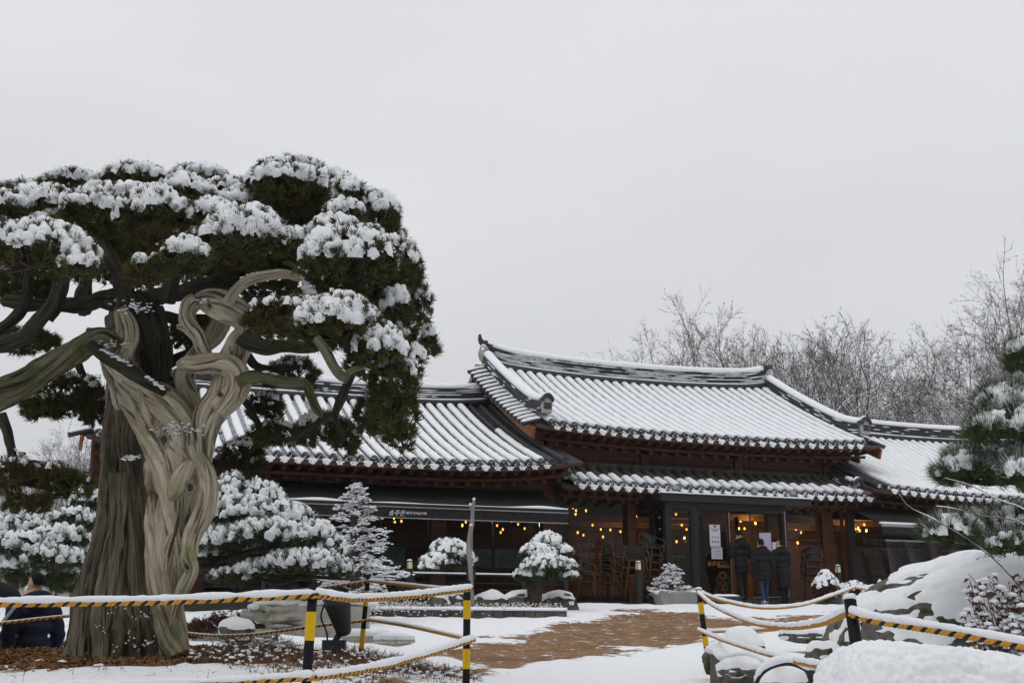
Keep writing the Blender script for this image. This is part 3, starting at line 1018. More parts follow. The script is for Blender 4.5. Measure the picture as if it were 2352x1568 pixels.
for i in (1, 2, 3):
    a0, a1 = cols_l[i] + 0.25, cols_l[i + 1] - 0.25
    MB().box((a0 + 0.1, 0.925, 2.16), (a1 - 0.5, 0.93, 2.58)).build('reflection_strip', [refl_mat], wl_win[i])
pl = [(1150, 1192), (1155, 1215), (1190, 1203), (1205, 1213), (1116, 1190), (1132, 1200), (1142, 1206), (1150, 1222), (1175, 1196), (905, 1188), (907, 1198), (922, 1196), (975, 1189), (1062, 1205), (1070, 1198)]
for (x, y) in pl:
    bb = float(rng.uniform(1.6, 4.8))
    k = ray(x, y)
    t_ = (bb + (-ts_ * HX + tc_ * HY)) / (-ts_ * k[0] + tc_ * k[1])
    p = k * t_
    a = (p[0] - HX) * tc_ + (p[1] - HY) * ts_
    pendant(a, bb, p[2] + EYE, CEIL, nth(x, y, pl) + ' of the warm bulbs behind glass under the long awning', 'pendant bulbs under the long awning', 0.75, 10.0 if rng.random() < 0.25 else 0)

# long awning with its lettered valance
AW = [-13.6, -5.12]
root = MB()
n = 18
A = np.linspace(AW[0], AW[1], n)
up = np.stack((A, np.full(n, 0.74), np.full(n, 3.94)), -1)
md = np.stack((A, np.full(n, -0.12), np.full(n, 3.60) + 0.02 * np.sin(A * 4)), -1)
dn = np.stack((A, np.full(n, -0.95), np.full(n, 3.335)), -1)
v = np.concatenate((up, md, dn, up - (0, 0, 0.012), md - (0, 0, 0.012), dn - (0, 0, 0.012)))
f = []
for r in (0, 1):
    for q in range(n - 1):
        f.append((r * n + q, r * n + n + q, r * n + n + q + 1, r * n + q + 1))
        f.append((3 * n + r * n + q, 3 * n + r * n + q + 1, 3 * n + r * n + n + q + 1, 3 * n + r * n + n + q))
root.add(v, f)
aw = wing_l.part(root, 'awning', [FABRIC], True)
MB().box((AW[0], -1.0, 3.27), (AW[1], -0.955, 3.345)).build('front_bar', [STEEL], aw)
MB().box((AW[0] - 0.01, -1.012, 3.262), (AW[1] + 0.01, -1.0, 3.284)).build('front_trim', [STEEL_LT], aw)
m = MB()
for q in range(n - 1):
    m.box((A[q] + 0.002, -0.992 + 0.004 * (q % 2), 3.05), (A[q + 1] - 0.002, -0.984 + 0.004 * (q % 2), 3.262))
m.build('valance', [FABRIC], aw)
MB().box((AW[0], -1.0, 3.035), (AW[1], -0.98, 3.055)).build('valance_hem', [STEEL_LT], aw)
P = np.stack((np.linspace(AW[0], AW[1], 120), np.full(120, -0.965), np.full(120, 3.35)), -1)
hgt = 0.016 + 0.02 * np.clip(vnoise(P * 1.1 + 3), 0, 1) + 0.05 * np.exp(-((P[:, 0] + 10.7) / 0.5) ** 2) + 0.05 * np.exp(-((P[:, 0] + 5.75) / 0.55) ** 2)
pr = np.stack([np.array([(-0.045, 0), (0.05 + 2 * q, 0), (0.03 + q, q * 0.8), (0, q), (-0.04, q * 0.6)]) for q in hgt])
MB().sweep(P, pr, 0, (0, 1, 0)).build('awning_snow', [SNOW], aw, True)
for a in (-12.4, -9.8, -7.5, -5.4):
    MB().bar((a, 0.72, 3.75), (a + 0.5, -0.9, 3.31), 0.03, 0.03).build('folding_arm', [STEEL], aw)
MB().bar((-7.36, -0.96, 3.05), (-7.36, -0.96, 1.35), 0.028, 0.028).build('support_pole', [STEEL_LT], aw)
obj('sign_lettering', text_mesh('sign_lettering', '송주은', 0.13, TEXTW, shear=0.25), aw, (-9.05, -1.0, 3.10), FACE)
obj('sign_lettering', text_mesh('sign_lettering', '베이커리&카페', 0.075, TEXTW), aw, (-8.62, -1.0, 3.125), FACE)

# hall: glazed bay, posts, entrance box
interior(hall, -4.6, 3.5, 0.9, 8.6, FLOOR, 3.98)
hall.part(MB().box((-4.68, 0.74, 1.25), (-4.50, 0.96, 4.05)), 'post', [STEEL])
hall.part(MB().box((-2.84, 0.72, 1.25), (-2.62, 0.98, 4.05)), 'post', [WOOD])
hall.part(MB().box((2.72, 0.70, 1.25), (3.05, 1.0, 4.05)), 'post', [WOOD])
hall.part(MB().box((3.42, 0.5, 1.25), (3.58, 0.7, 4.0)), 'post', [STEEL])
hall.part(MB().box((-4.75, 0.70, 3.86), (3.6, 0.99, 4.06)), 'tie_beam', [STEEL])
hall.part(MB().box((-4.75, 0.75, 4.06), (3.6, 0.95, 4.40)), 'frieze_board', [WOOD])
w = window(hall, -4.5, -2.84, FLOOR, 3.86, 0.86, rails=(2.10,), frame=STEEL)
obj('window_lettering', text_mesh('window_lettering', '유산균을', 0.13, TEXTG), w, (-3.9, 0.845, 2.68), FACE)
obj('window_lettering', text_mesh('window_lettering', '사용한 프리미엄', 0.17, TEXTG), w, (-3.55, 0.845, 2.42), FACE)
window(hall, -2.62, -2.1, FLOOR, 3.86, 0.86, frame=STEEL, fw=0.07)
wr = window(hall, 1.12, 2.72, FLOOR, 3.86, 0.86, rails=(3.0,), frame=WOOD)
obj('window_lettering', text_mesh('window_lettering', '이스', 0.2, TEXTW), wr, (1.5, 0.845, 2.62), FACE)
window(hall, 3.05, 3.42, FLOOR, 3.86, 0.80, frame=WOOD)
# entrance box of steel and glass
EB = MB()
door_frame = hall.part(MB().box((-2.22, -0.08, 3.58), (1.14, 0.06, 3.76)), 'entrance_header', [STEEL])
for a in (-2.15, -1.42, 1.07):
    hall.part(MB().box((a - 0.065, -0.065, 1.36), (a + 0.065, 0.065, 3.58)), 'entrance_post', [STEEL])
hall.part(MB().box((-2.2, 0.065, 3.60), (-2.09, 0.72, 3.74)), 'entrance_header', [STEEL])
hall.part(MB().box((1.03, 0.065, 3.60), (1.12, 0.72, 3.74)), 'entrance_header', [STEEL])
ES = hall.part(MB().box((-2.18, 0.065, 1.5), (-2.11, 0.14, 3.60)).box((-2.18, 0.62, 1.5), (-2.11, 0.72, 3.60)), 'side_light', [STEEL])
MB().box((-2.15, 0.14, 1.52), (-2.142, 0.62, 3.58)).build('pane', [GLASS], ES)
for k, (z0, z1) in enumerate(((2.42, 2.78), (2.06, 2.38), (1.74, 2.03))):
    MB().box((-2.135, 0.22, z0), (-2.132, 0.58, z1)).build('paper_notice', [PAPER], ES)
w1 = window(hall, -2.085, -1.485, FLOOR, 3.58, 0.0, frame=STEEL, fw=0.04)
def door(a0, a1, angle, hinge_left, name='glass_door'):
    W = a1 - a0
    e = MB()
    fw = 0.035
    for lo, hi in (((0, 0), (W, 0.09)), ((0, 2.02), (W, 2.06)), ((0, 0.09), (fw, 2.02)), ((W - fw, 0.09), (W, 2.02))):
        e.box((lo[0], -0.02, lo[1]), (hi[0], 0.02, hi[1]))
    o = hall.part(e, name, [STEEL])
    MB().box((W - 0.012, -0.024, 0), (W + 0.004, 0.024, 2.06)).box((0, -0.024, -0.004), (W, 0.024, 0.02)).build('edge_trim', [STEEL_LT], o)
    hx = a0
    o.location = (np.array(hall.off) + np.array((hx, -0.01, FLOOR + 0.01))).tolist()
    o.rotation_euler = (0, 0, angle)
    MB().box((fw, -0.004, 0.09), (W - fw, 0.004, 2.02)).build('pane', [GLASS], o)
    for x in ((W - 0.10,) if hinge_left else (0.10,)):
        MB().tube([(x, -0.05, 0.75), (x, -0.05, 1.75)], 0.016, 8).build('handle', [STEEL], o, True)
    return o
d1 = door(-1.34, -0.46, 0.0, True)
MB().box((0.33, -0.012, 1.20), (0.62, -0.008, 1.72)).build('menu_poster', [PAPER], d1)
po = MB().box((0.36, -0.012, 0.90), (0.66, -0.008, 1.185)).build('notice_sheet', [PAPER], d1)
mm = MB()
for r in range(2):
    for c in range(3):
        mm.blobs([(0.40 + c * 0.075, -0.013, 1.31 + r * 0.11)], [(0.026, 0.002, 0.026)], r, 1, 0.2)
mm.box((0.40, -0.014, 1.565), (0.55, -0.0125, 1.595), 2)
mm.blobs([(0.475, -0.013, 1.68)], [(0.04, 0.002, 0.03)], 0, 1, 0.3)
mm.build('menu_pictures', [INK, TEXTY, TEAL], d1)
obj('menu_lettering', text_mesh('menu_lettering', '유산균 건강 메뉴', 0.04, INK), d1, (0.475, -0.0135, 1.615), FACE)
for q, (s, mt) in enumerate((('영업시간 변경 안내', INK), ('open 09:30', INK), ('closed 22:00', INK), ('포장만 가능', RED))):
    obj('notice_lettering', text_mesh('notice_lettering', s, 0.042, mt), d1, (0.51, -0.0135, 1.13 - q * 0.062), FACE)
obj('door_lettering', text_mesh('door_lettering', '송주은', 0.13, TEXTY, shear=0.25), d1, (0.40, -0.012, 0.74), FACE)
obj('door_lettering', text_mesh('door_lettering', 'BAKERY', 0.11, TEXTY), d1, (0.72, -0.012, 0.70), FACE)
obj('door_lettering', text_mesh('door_lettering', 'NATURAL', 0.05, TEXTG), d1, (0.72, -0.012, 0.81), FACE)
mm = MB()
for q in range(9):
    x, z = rng.uniform(0.45, 0.8), rng.uniform(0.12, 0.55)
    an = np.linspace(0, 6.28, 14)
    mm.tube(np.stack((x + 0.075 * np.cos(an), np.full(14, 0.012), z + 0.075 * np.sin(an)), -1), 0.022, 5)
mm.build('pastry_print', [pm('pastry_print', (0.16, 0.075, 0.03), (0.08, 0.035, 0.015), 20)], d1)
d2 = door(0.12, 0.98, math.radians(-28), False)
MB().box((0.22, -0.012, 0.98), (0.50, -0.008, 1.55)).build('pale_notice', [pm('lilac_paper', (0.50, 0.45, 0.60))], d2)
MB().box((0.52, -0.012, 1.08), (0.70, -0.008, 1.32)).build('paper_notice', [PAPER], d2)
hall.part(MB().box((-0.42, 1.5, FLOOR), (-0.34, 1.58, 3.6)), 'inner_door_post', [STEEL])
hall.part(MB().box((0.62, 1.5, FLOOR), (0.70, 1.58, 3.6)), 'inner_door_post', [STEEL])
# canopy over the entrance
cn = MB()
cn.box((-2.38, -0.22, 3.74), (1.80, 0.70, 3.92))
can = hall.part(cn, 'entrance_canopy', [STEEL])
MB().box((-2.39, -0.235, 3.90), (1.81, 0.0, 3.925)).build('canopy_lip', [STEEL], can)
P = np.stack((np.linspace(-2.39, 1.81, 80), np.full(80, -0.16), np.full(80, 3.926)), -1)
pr = np.stack([np.array([(-0.07, 0), (0.10, 0), (0.08, q * 0.7), (0, q), (-0.06, q * 0.8)]) for q in 0.045 + 0.012 * vnoise(P * 3)])
MB().sweep(P, pr, 0, (0, 1, 0)).build('canopy_snow', [SNOW], can, True)
for a in (-1.95, 0.25, 1.35):
    s = MB()
    s.box((-0.09, -0.05, 0.0), (0.09, 0.02, 0.11)).bar((0, 0.02, -0.08), (0, 0.02, 0.03), 0.03, 0.02)
    o = s.build('flood_lamp', [STEEL_LT], can)
    o.location = (a, -0.10, 4.02)
    o.rotation_euler = (-0.3, 0, 0.3)
# bulbs in the hall
hp = [(1316, 1162), (1323, 1172), (1345, 1160), (1346, 1172), (1297, 1195), (1322, 1180), (1370, 1178), (1414, 1200), (1433, 1196), (1461, 1185), (1450, 1206), (1380, 1215), (1402, 1216), (1425, 1220), (1361, 1205), (1327, 1222),
      (1340, 1228), (1385, 1232), (1440, 1232), (1552, 1165), (1532, 1170), (1572, 1182), (1566, 1205), (1577, 1215), (1593, 1225), (1572, 1234), (1554, 1243), (1700, 1178), (1709, 1190), (1697, 1213), (1735, 1200), (1760, 1180), (1768, 1195), (1828, 1215), (1840, 1222), (1832, 1245), (1570, 1150)]
for i, (x, y) in enumerate(hp):
    bb = float(rng.uniform(1.8, 7.5))
    k = ray(x, y)
    t_ = (bb + (-ts_ * HX + tc_ * HY)) / (-ts_ * k[0] + tc_ * k[1])
    p = k * t_
    a = (p[0] - HX) * tc_ + (p[1] - HY) * ts_
    z = min(p[2] + EYE, 3.85)
    w = 0 if x < 1480 else 1 if x < 1640 else 2
    pendant(a, bb, z, 3.98, nth(x, y, [q for q in hp if (0 if q[0] < 1480 else 1 if q[0] < 1640 else 2) == w]) + [' of the warm bulbs behind the big pane by the chairs', ' of the warm bulbs inside the glass entrance box', ' of the warm bulbs behind the people at the door'][w],
            ['pendant bulbs in the big window', 'pendant bulbs in the entrance', 'pendant bulbs behind the door'][w], 0.80, 38.0 if i % 5 == 0 and bb > 3.2 else 0)

# right wing
interior(wing_r, 3.6, 15.4, 0.95, 7.0, FLOOR, CEIL)
cols_r = [6.35, 9.1, 11.9, 14.7]
for a in cols_r:
    wing_r.part(MB().box((a - 0.17, 0.80, 1.25), (a + 0.17, 1.02, 4.05)), 'post', [WOOD])
wing_r.part(MB().box((3.62, 0.74, 3.98), (15.4, 1.0, 4.20)), 'tie_beam', [WOOD])
wing_r.part(MB().box((3.62, 0.82, 4.20), (15.4, 0.95, 4.46)), 'frieze_board', [WOOD])
wing_r.part(MB().box((15.4, 0.88, 1.2), (15.5, 9.5, 5.0)), 'side_wall', [WOOD])
wing_r.part(MB().box((3.6, 9.5, 1.2), (15.4, 9.6, 4.6)), 'rear_wall', [WOOD])
pr_ = [3.62] + [a for a in cols_r]
for i in range(4):
    a0, a1 = pr_[i] + (0.17 if i else 0), pr_[i + 1] - 0.17
    w = window(wing_r, a0, a1, FLOOR, 3.97, 0.92, rails=(2.12, 3.2), frame=STEEL)
    if i == 0:
        obj('window_lettering', text_mesh('window_lettering', '특허받은 유산균 발효로', 0.19, TEXTG), w, (5.0, 0.90, 2.95), FACE)
        obj('window_lettering', text_mesh('window_lettering', '만드는 건강한 빵', 0.19, TEXTG), w, (4.72, 0.90, 2.68), FACE)
    elif i == 1:
        obj('window_lettering', text_mesh('window_lettering', 'SWEET BOUTIQUE', 0.17, TEXTG), w, (7.6, 0.90, 2.5), FACE)
m = MB()
A = np.linspace(3.3, 12.5, 14)
n = 14
up = np.stack((A + 0.2, np.full(n, 0.76), np.full(n, 3.93)), -1)
dn = np.stack((A, np.full(n, -0.95), np.full(n, 3.30)), -1)
v = np.concatenate((up, dn, up - (0, 0, 0.012), dn - (0, 0, 0.012)))
m.add(v, [(q, n + q, n + q + 1, q + 1) for q in range(n - 1)] + [(2 * n + q, 2 * n + q + 1, 3 * n + q + 1, 3 * n + q) for q in range(n - 1)])
awr = wing_r.part(m, 'awning', [FABRIC], True)
MB().box((3.28, -1.0, 3.235), (12.5, -0.955, 3.30)).build('front_bar', [STEEL_LT], awr)
MB().box((3.28, -0.99, 3.04), (12.5, -0.98, 3.235)).build('valance', [FABRIC], awr)
P = np.stack((np.linspace(3.26, 12.5, 80), np.full(80, -0.96), np.full(80, 3.30)), -1)
pr = np.stack([np.array([(-0.05, 0), (0.07, 0), (0.05, q * 0.7), (0, q), (-0.05, q * 0.7)]) for q in 0.05 + 0.012 * vnoise(P * 2)])
MB().sweep(P, pr, 0, (0, 1, 0)).build('awning_snow', [SNOW], awr, True)
film = glass('clear_plastic_sheet', (0.88, 0.87, 0.86), 1.35, 0.3)
A = np.linspace(3.6, 9.0, 60)
Z = np.linspace(1.5, 2.9, 10)
g = np.array([[(a, -0.72 + 0.05 * math.sin(a * 9 + z * 2), z + 0.02 * math.sin(a * 5)) for a in A] for z in Z])
i = np.arange(9)[:, None] * 60
j = np.arange(59)[None]
MB().add(g.reshape(-1, 3), np.stack((i + j, i + j + 1, i + 60 + j + 1, i + 60 + j), -1).reshape(-1, 4)).build('plastic_curtain', [film], awr, True)
MB().bar((3.55, -0.72, 2.92), (9.0, -0.72, 2.92), 0.03, 0.04).build('curtain_rail', [STEEL_LT], awr)
pr2 = [(1897, 1190), (1893, 1198), (1890, 1207), (1909, 1184), (1965, 1214), (1972, 1212), (1975, 1218), (1985, 1204), (1962, 1206), (1990, 1217)]
for (x, y) in pr2:
    bb = float(rng.uniform(1.5, 4.5))
    k = ray(x, y)
    t_ = (bb + (-ts_ * HX + tc_ * HY)) / (-ts_ * k[0] + tc_ * k[1])
    p = k * t_
    a = (p[0] - HX) * tc_ + (p[1] - HY) * ts_
    pendant(a, bb, p[2] + EYE, 3.97, nth(x, y, pr2) + ' of the warm bulbs in the far wing near the pine', 'pendant bulbs in the far wing', 0.9, 30.0 if rng.random() < 0.4 else 0)

# deck with railing in front of the left wing and hall
DECK = pm('deck_timber', (0.045, 0.035, 0.03), (0.03, 0.024, 0.02), 4, 0.6, stretch=(0.3, 3, 1))
dk = empty('timber_deck', loc2w(-9.0, -0.4, 1.25), TH)
tag(dk, 'dark timber deck along the front of the building', 'deck')
off = np.array((9.0, 0.4, -1.25))
def dpart(mb, name, mats, smooth=False):
    o = mb.build(name, mats, dk, smooth)
    o.location = off.tolist()
    return o
for k in range(14):
    b0 = -1.42 + k * 0.16
    dpart(MB().box((-15.0, b0, 1.28), (-2.35, b0 + 0.15, 1.33)), 'deck_board', [DECK])
dpart(MB().box((-15.0, -1.44, 0.7), (-2.35, -1.40, 1.325)), 'deck_skirt', [DECK])
dpart(MB().box((-2.39, -1.4, 0.7), (-2.35, 0.8, 1.325)), 'deck_skirt', [DECK])
rp = [-14.6, -13.2, -11.8, -10.3, -8.75, -7.5, -6.3, -5.32]
for a in rp:
    dpart(MB().box((a - 0.04, -1.34, 1.33), (a + 0.04, -1.26, 1.90)), 'rail_post', [STEEL])
for z, h in ((1.875, 0.04), (1.70, 0.016), (1.56, 0.016), (1.43, 0.016)):
    dpart(MB().box((-14.6, -1.315, z - h / 2), (-5.32, -1.285, z + h / 2)), 'rail', [STEEL])
P = np.stack((np.linspace(-14.6, -5.32, 160), np.full(160, -1.30), np.full(160, 1.895)), -1)
dpart(MB().tube(P, 0.02 + 0.006 * vnoise(P * 4), 6), 'rail_snow', [SNOW], True)
for z, h in ((1.80, 0.035), (1.62, 0.014), (1.48, 0.014)):
    dpart(MB().box((-3.64, -1.315, z - h / 2), (-2.5, -1.285, z + h / 2)), 'rail', [STEEL])
def lamp_post(a, bb, z0, h, label):
    e = empty('bollard_lamp', loc2w(a, bb, z0), TH)
    tag(e, label, 'lamp', 'bollard lamps along the deck')
    MB().box((-0.055, -0.055, 0), (0.055, 0.055, h - 0.16)).build('post', [STEEL], e)
    MB().box((-0.045, -0.045, h - 0.16), (0.045, 0.045, h - 0.02)).build('lens', [BULB_DIM], e)
    for s, t in ((-1, -1), (1, -1), (1, 1), (-1, 1)):
        MB().box((s * 0.05 - 0.006, t * 0.05 - 0.006, h - 0.16), (s * 0.05 + 0.006, t * 0.05 + 0.006, h - 0.02)).build('cage_bar', [STEEL], e)
    MB().box((-0.06, -0.06, h - 0.02), (0.06, 0.06, h)).build('cap', [STEEL], e)
    MB().blobs([(0, 0, h)], [(0.06, 0.06, 0.03)], 0, 2, 0.2).build('snow', [SNOW], e, True)
lamp_post(-8.9, -1.60, 1.0, 1.12, 'bollard lamp among the thin branches of the conical tree')
lamp_post(-7.58, -1.60, 1.0, 1.2, 'bollard lamp beside the dead grey stake')
lamp_post(-3.64, -1.45, 1.15, 1.05, 'bollard lamp in front of the stacked chairs')
lamp_post(1.9, -1.0, 1.3, 0.95, 'bollard lamp behind the round potted shrub by the door')
lamp_post(6.2, -1.4, 1.3, 0.95, 'bollard lamp peeping over the snowy boulder')
# ------------------------------------------------------------------ the yard: rising ground, mound, path
TREE = at(290, 1500, 9.7)
def sstep(x, a, b):
    t = np.clip((x - a) / (b - a), 0, 1)
    return t * t * (3 - 2 * t)
_gy = np.array([-400, -20, 0, 5, 8, 13, 16, 21, 25, 27, 45, 60, 90, 160, 400])
_gz = np.array([-6, -0.9, -0.35, -0.14, -0.02, 0.20, 0.46, 0.94, 1.24, 1.26, 1.5, 3.0, 6.0, 9.0, 14.0])
def ground_z(X, Y):
    X, Y = np.asarray(X, float), np.asarray(Y, float)
    z = np.interp(Y, _gy, _gz)
    z = z + sstep(Y, 42, 75) * sstep(X, -5, 30) * 5.0 - sstep(Y, 30, 80) * sstep(-X, 2, 30) * 2.5
    # mound that carries the old juniper
    d = np.sqrt(((X - TREE[0] + 0.1) / 3.3) ** 2 + ((Y - 9.9) / 2.6) ** 2)
    z = z + (0.50 - np.interp(9.9, _gy, _gz)) * (1 - sstep(d, 0.42, 1.25))
    # raised planting bed by the boulder
    d2 = np.sqrt(((X - 4.70) / 2.5) ** 2 + ((Y - 11.6) / 2.6) ** 2)
    z = z + 0.26 * (1 - sstep(d2, 0.93, 1.0))
    return z
def gp(x, y, Y0=6.0, Y1=60.0):
    """Where the line of sight through (x, y) meets the ground."""
    d = ray(x, y)
    Ys = np.linspace(Y0, Y1, 3000)
    X = d[0] / d[1] * Ys
    Z = EYE + d[2] / d[1] * Ys
    h = Z - ground_z(X, Ys)
    i = int(np.argmax(h < 0))
    if not (h < 0).any():
        i = len(Ys) - 1
    return np.array((X[i], Ys[i], ground_z(X[i], Ys[i])))
def on(x, Y):
    """Ground point at distance Y on the picture column x."""
    X = (x - 1176.0) / DF * Y / (cp + 0.012)
    return np.array((X, Y, float(ground_z(X, Y))))
def poly_dist(px_, py_, poly):
    """Signed distance to a polygon, negative inside."""
    P = np.asarray(poly, float)
    n = len(P)
    d = np.full(px_.shape, 1e9)
    ins = np.zeros(px_.shape, bool)
    for i in range(n):
        a, b = P[i], P[(i + 1) % n]
        ex, ey = b - a
        wx, wy = px_ - a[0], py_ - a[1]
        t = np.clip((wx * ex + wy * ey) / (ex * ex + ey * ey + 1e-12), 0, 1)
        d = np.minimum(d, (wx - ex * t) ** 2 + (wy - ey * t) ** 2)
        c = (a[1] > py_) != (b[1] > py_)
        xi = (b[0] - a[0]) * (py_ - a[1]) / (b[1] - a[1] + 1e-12) + a[0]
        ins ^= c & (px_ < xi)
    return np.sqrt(d) * np.where(ins, -1, 1)
path_px = [(940, 1540), (1080, 1503), (1180, 1473), (1290, 1443), (1380, 1428), (1440, 1414), (1475, 1403), (1560, 1412), (1620, 1420), (1700, 1426), (1900, 1414), (2010, 1404),
           (2010, 1424), (1900, 1430), (1830, 1438), (1700, 1452), (1600, 1466), (1560, 1477), (1420, 1493), (1330, 1507), (1240, 1522), (1150, 1538), (1060, 1558), (930, 1590)]
path_w = np.array([gp(x, y)[:2] for x, y in path_px])

xs = np.unique(np.concatenate((np.linspace(-400, -40, 19), np.linspace(-40, -9, 26), np.arange(-9, 10, 0.075), np.linspace(10, 40, 30), np.linspace(40, 400, 19))))
ys = np.unique(np.concatenate((np.linspace(-400, -20, 16), np.linspace(-20, 4, 14), np.arange(4, 23, 0.07), np.arange(23, 30, 0.3), np.linspace(30, 120, 40), np.linspace(120, 600, 16))))
GX, GY = np.meshgrid(xs, ys)
GZ = ground_z(GX, GY)
pts = np.stack((GX.ravel(), GY.ravel(), np.zeros(GX.size)), -1)
near = ((np.abs(GX) < 11) & (GY > 3) & (GY < 32)).ravel()
dp = np.full(GX.size, 9.0)
dp[near] = poly_dist(pts[near, 0], pts[near, 1], path_w)
dm = np.sqrt(((GX - TREE[0] + 0.1) / 3.3) ** 2 + ((GY - 9.9) / 2.6) ** 2).ravel()
nzl = np.zeros(GX.size)
nzl[near] = fbm(pts[near] * (0.6, 1, 1), 1.6, 4)
bare_path = np.clip(0.62 - dp / 1.3 + 0.42 * nzl, 0, 1)
front = (GY < 9.0).ravel() * np.clip((9.25 - GY.ravel()) / 1.1, 0, 1)
bare_mound = np.clip(1.55 - dm * 1.35 - front * 0.95 + 0.35 * nzl, 0, 1) * near
bare = np.maximum(np.minimum(bare_path, 0.66), bare_mound)
GZ = GZ + np.where(near, 0.03 * fbm(pts, 1.1, 3) + 0.014 * fbm(pts, 5.0, 2), 0).reshape(GX.shape) * (GY < 26) + (0.035 * (1 - sstep(bare, 0.35, 0.75)) * near).reshape(GX.shape)
m = MB()
nx_, ny_ = len(xs), len(ys)
i = np.arange(ny_ - 1)[:, None] * nx_
j = np.arange(nx_ - 1)[None]
m.add(np.stack((GX, GY, GZ), -1).reshape(-1, 3), np.stack((i + j, i + j + 1, i + nx_ + j + 1, i + nx_ + j), -1).reshape(-1, 4))
# ground material: snow over bare earth, by the bareness measured on the ground itself
gm = bpy.data.materials.new('snowy_ground')
gm.use_nodes = True
nt = gm.node_tree
bs = nt.nodes['Principled BSDF']
bs.inputs['Roughness'].default_value = 0.8
bs.inputs['Specular IOR Level'].default_value = 0.2
def gn(t, **k):
    n = nt.nodes.new(t)
    for a, b in k.items():
        setattr(n, a, b)
    return n
at_b = gn('ShaderNodeAttribute', attribute_name='bare')
at_m = gn('ShaderNodeAttribute', attribute_name='mulch')
tcg = gn('ShaderNodeTexCoord')
mpg = gn('ShaderNodeMapping')
mpg.inputs['Scale'].default_value = (0.55, 1.0, 1.0)
nt.links.new(tcg.outputs['Object'], mpg.inputs['Vector'])
n1 = gn('ShaderNodeTexNoise')
n1.inputs['Scale'].default_value = 9.0
n1.inputs['Detail'].default_value = 8.0
n1.inputs['Roughness'].default_value = 0.72
nt.links.new(mpg.outputs[0], n1.inputs['Vector'])
ad = gn('ShaderNodeMath', operation='MULTIPLY_ADD')
nt.links.new(n1.outputs['Fac'], ad.inputs[0])
ad.inputs[1].default_value = 1.5
nt.links.new(at_b.outputs['Fac'], ad.inputs[2])
mrg = gn('ShaderNodeMapRange')
mrg.inputs['From Min'].default_value = 1.16
mrg.inputs['From Max'].default_value = 1.30
nt.links.new(ad.outputs[0], mrg.inputs['Value'])
n2 = gn('ShaderNodeTexNoise')
n2.inputs['Scale'].default_value = 26.0
n2.inputs['Detail'].default_value = 10.0
n2.inputs['Roughness'].default_value = 0.75
nt.links.new(tcg.outputs['Object'], n2.inputs['Vector'])
cr = gn('ShaderNodeValToRGB')
cr.color_ramp.elements[0].position = 0.32
cr.color_ramp.elements[0].color = (0.10, 0.055, 0.028, 1)
cr.color_ramp.elements[1].position = 0.70
cr.color_ramp.elements[1].color = (0.43, 0.25, 0.125, 1)
nt.links.new(n2.outputs['Fac'], cr.inputs[0])
mxg = gn('ShaderNodeMix', data_type='RGBA')
mxg.inputs['A'].default_value = (0.86, 0.875, 0.90, 1)
n4 = gn('ShaderNodeTexNoise')
n4.inputs['Scale'].default_value = 2.6
n4.inputs['Detail'].default_value = 6.0
nt.links.new(mpg.outputs[0], n4.inputs['Vector'])
r4 = gn('ShaderNodeMapRange')
r4.inputs['From Min'].default_value = 0.40
r4.inputs['From Max'].default_value = 0.64
nt.links.new(n4.outputs['Fac'], r4.inputs['Value'])
mx4 = gn('ShaderNodeMix', data_type='RGBA')
nt.links.new(cr.outputs[0], mx4.inputs['A'])
mx4.inputs['B'].default_value = (0.17, 0.092, 0.044, 1)
nt.links.new(r4.outputs[0], mx4.inputs['Factor'])
nt.links.new(mx4.outputs['Result'], mxg.inputs['B'])
nt.links.new(mrg.outputs[0], mxg.inputs['Factor'])
nt.links.new(mxg.outputs['Result'], bs.inputs['Base Color'])
n3 = gn('ShaderNodeTexNoise')
n3.inputs['Scale'].default_value = 30.0
n3.inputs['Detail'].default_value = 4.0
nt.links.new(tcg.outputs['Object'], n3.inputs['Vector'])
bmp = gn('ShaderNodeBump')
bmp.inputs['Strength'].default_value = 0.8
bmp.inputs['Distance'].default_value = 0.035
nt.links.new(n3.outputs['Fac'], bmp.inputs['Height'])
nt.links.new(bmp.outputs[0], bs.inputs['Normal'])
ground = m.build('ground', [gm], None, True)
ab = ground.data.attributes.new('bare', 'FLOAT', 'POINT')
ab.data.foreach_set('value', bare.astype(np.float32))
tag(ground, 'snow-covered yard with a worn brown path up to the door', None, None, 'structure')

# bark chips on the mound (nobody could count them)
MULCH = pm('bark_chips', (0.15, 0.075, 0.032), (0.30, 0.17, 0.08), 30, 0.9, c3=(0.07, 0.035, 0.02), scale3=45, lo3=0.5, hi3=0.62)
N = 30000
q = rng.uniform(-1, 1, (N, 2))
X = TREE[0] - 0.1 + q[:, 0] * 3.6
Y = 9.9 + q[:, 1] * 2.8
d = np.sqrt(((X - TREE[0] + 0.1) / 3.3) ** 2 + ((Y - 9.9) / 2.6) ** 2)
fr_ = np.clip((9.1 - Y) / 1.0, 0, 1)
keep = (1.05 - d * 0.95 - fr_ * 0.62 + 0.38 * fbm(np.stack((X, Y, X * 0), -1), 2.2, 3)) > 0.28
X, Y = X[keep], Y[keep]
Z = ground_z(X, Y) + rng.uniform(0.0, 0.03, len(X))
m = MB()
n = len(X)
u = rng.normal(size=(n, 3))
u[:, 2] *= 0.5
u /= np.linalg.norm(u, axis=1)[:, None]
w = np.cross(u, rng.normal(size=(n, 3)))
w /= np.linalg.norm(w, axis=1)[:, None]
t = np.cross(u, w)
L = rng.uniform(0.012, 0.030, n)[:, None]
W = rng.uniform(0.006, 0.014, n)[:, None]
c = np.stack((X, Y, Z), -1)
v = np.stack((c - u * L - w * W, c + u * L - w * W, c + u * L + w * W, c - u * L + w * W, c + t * 0.008), 1)
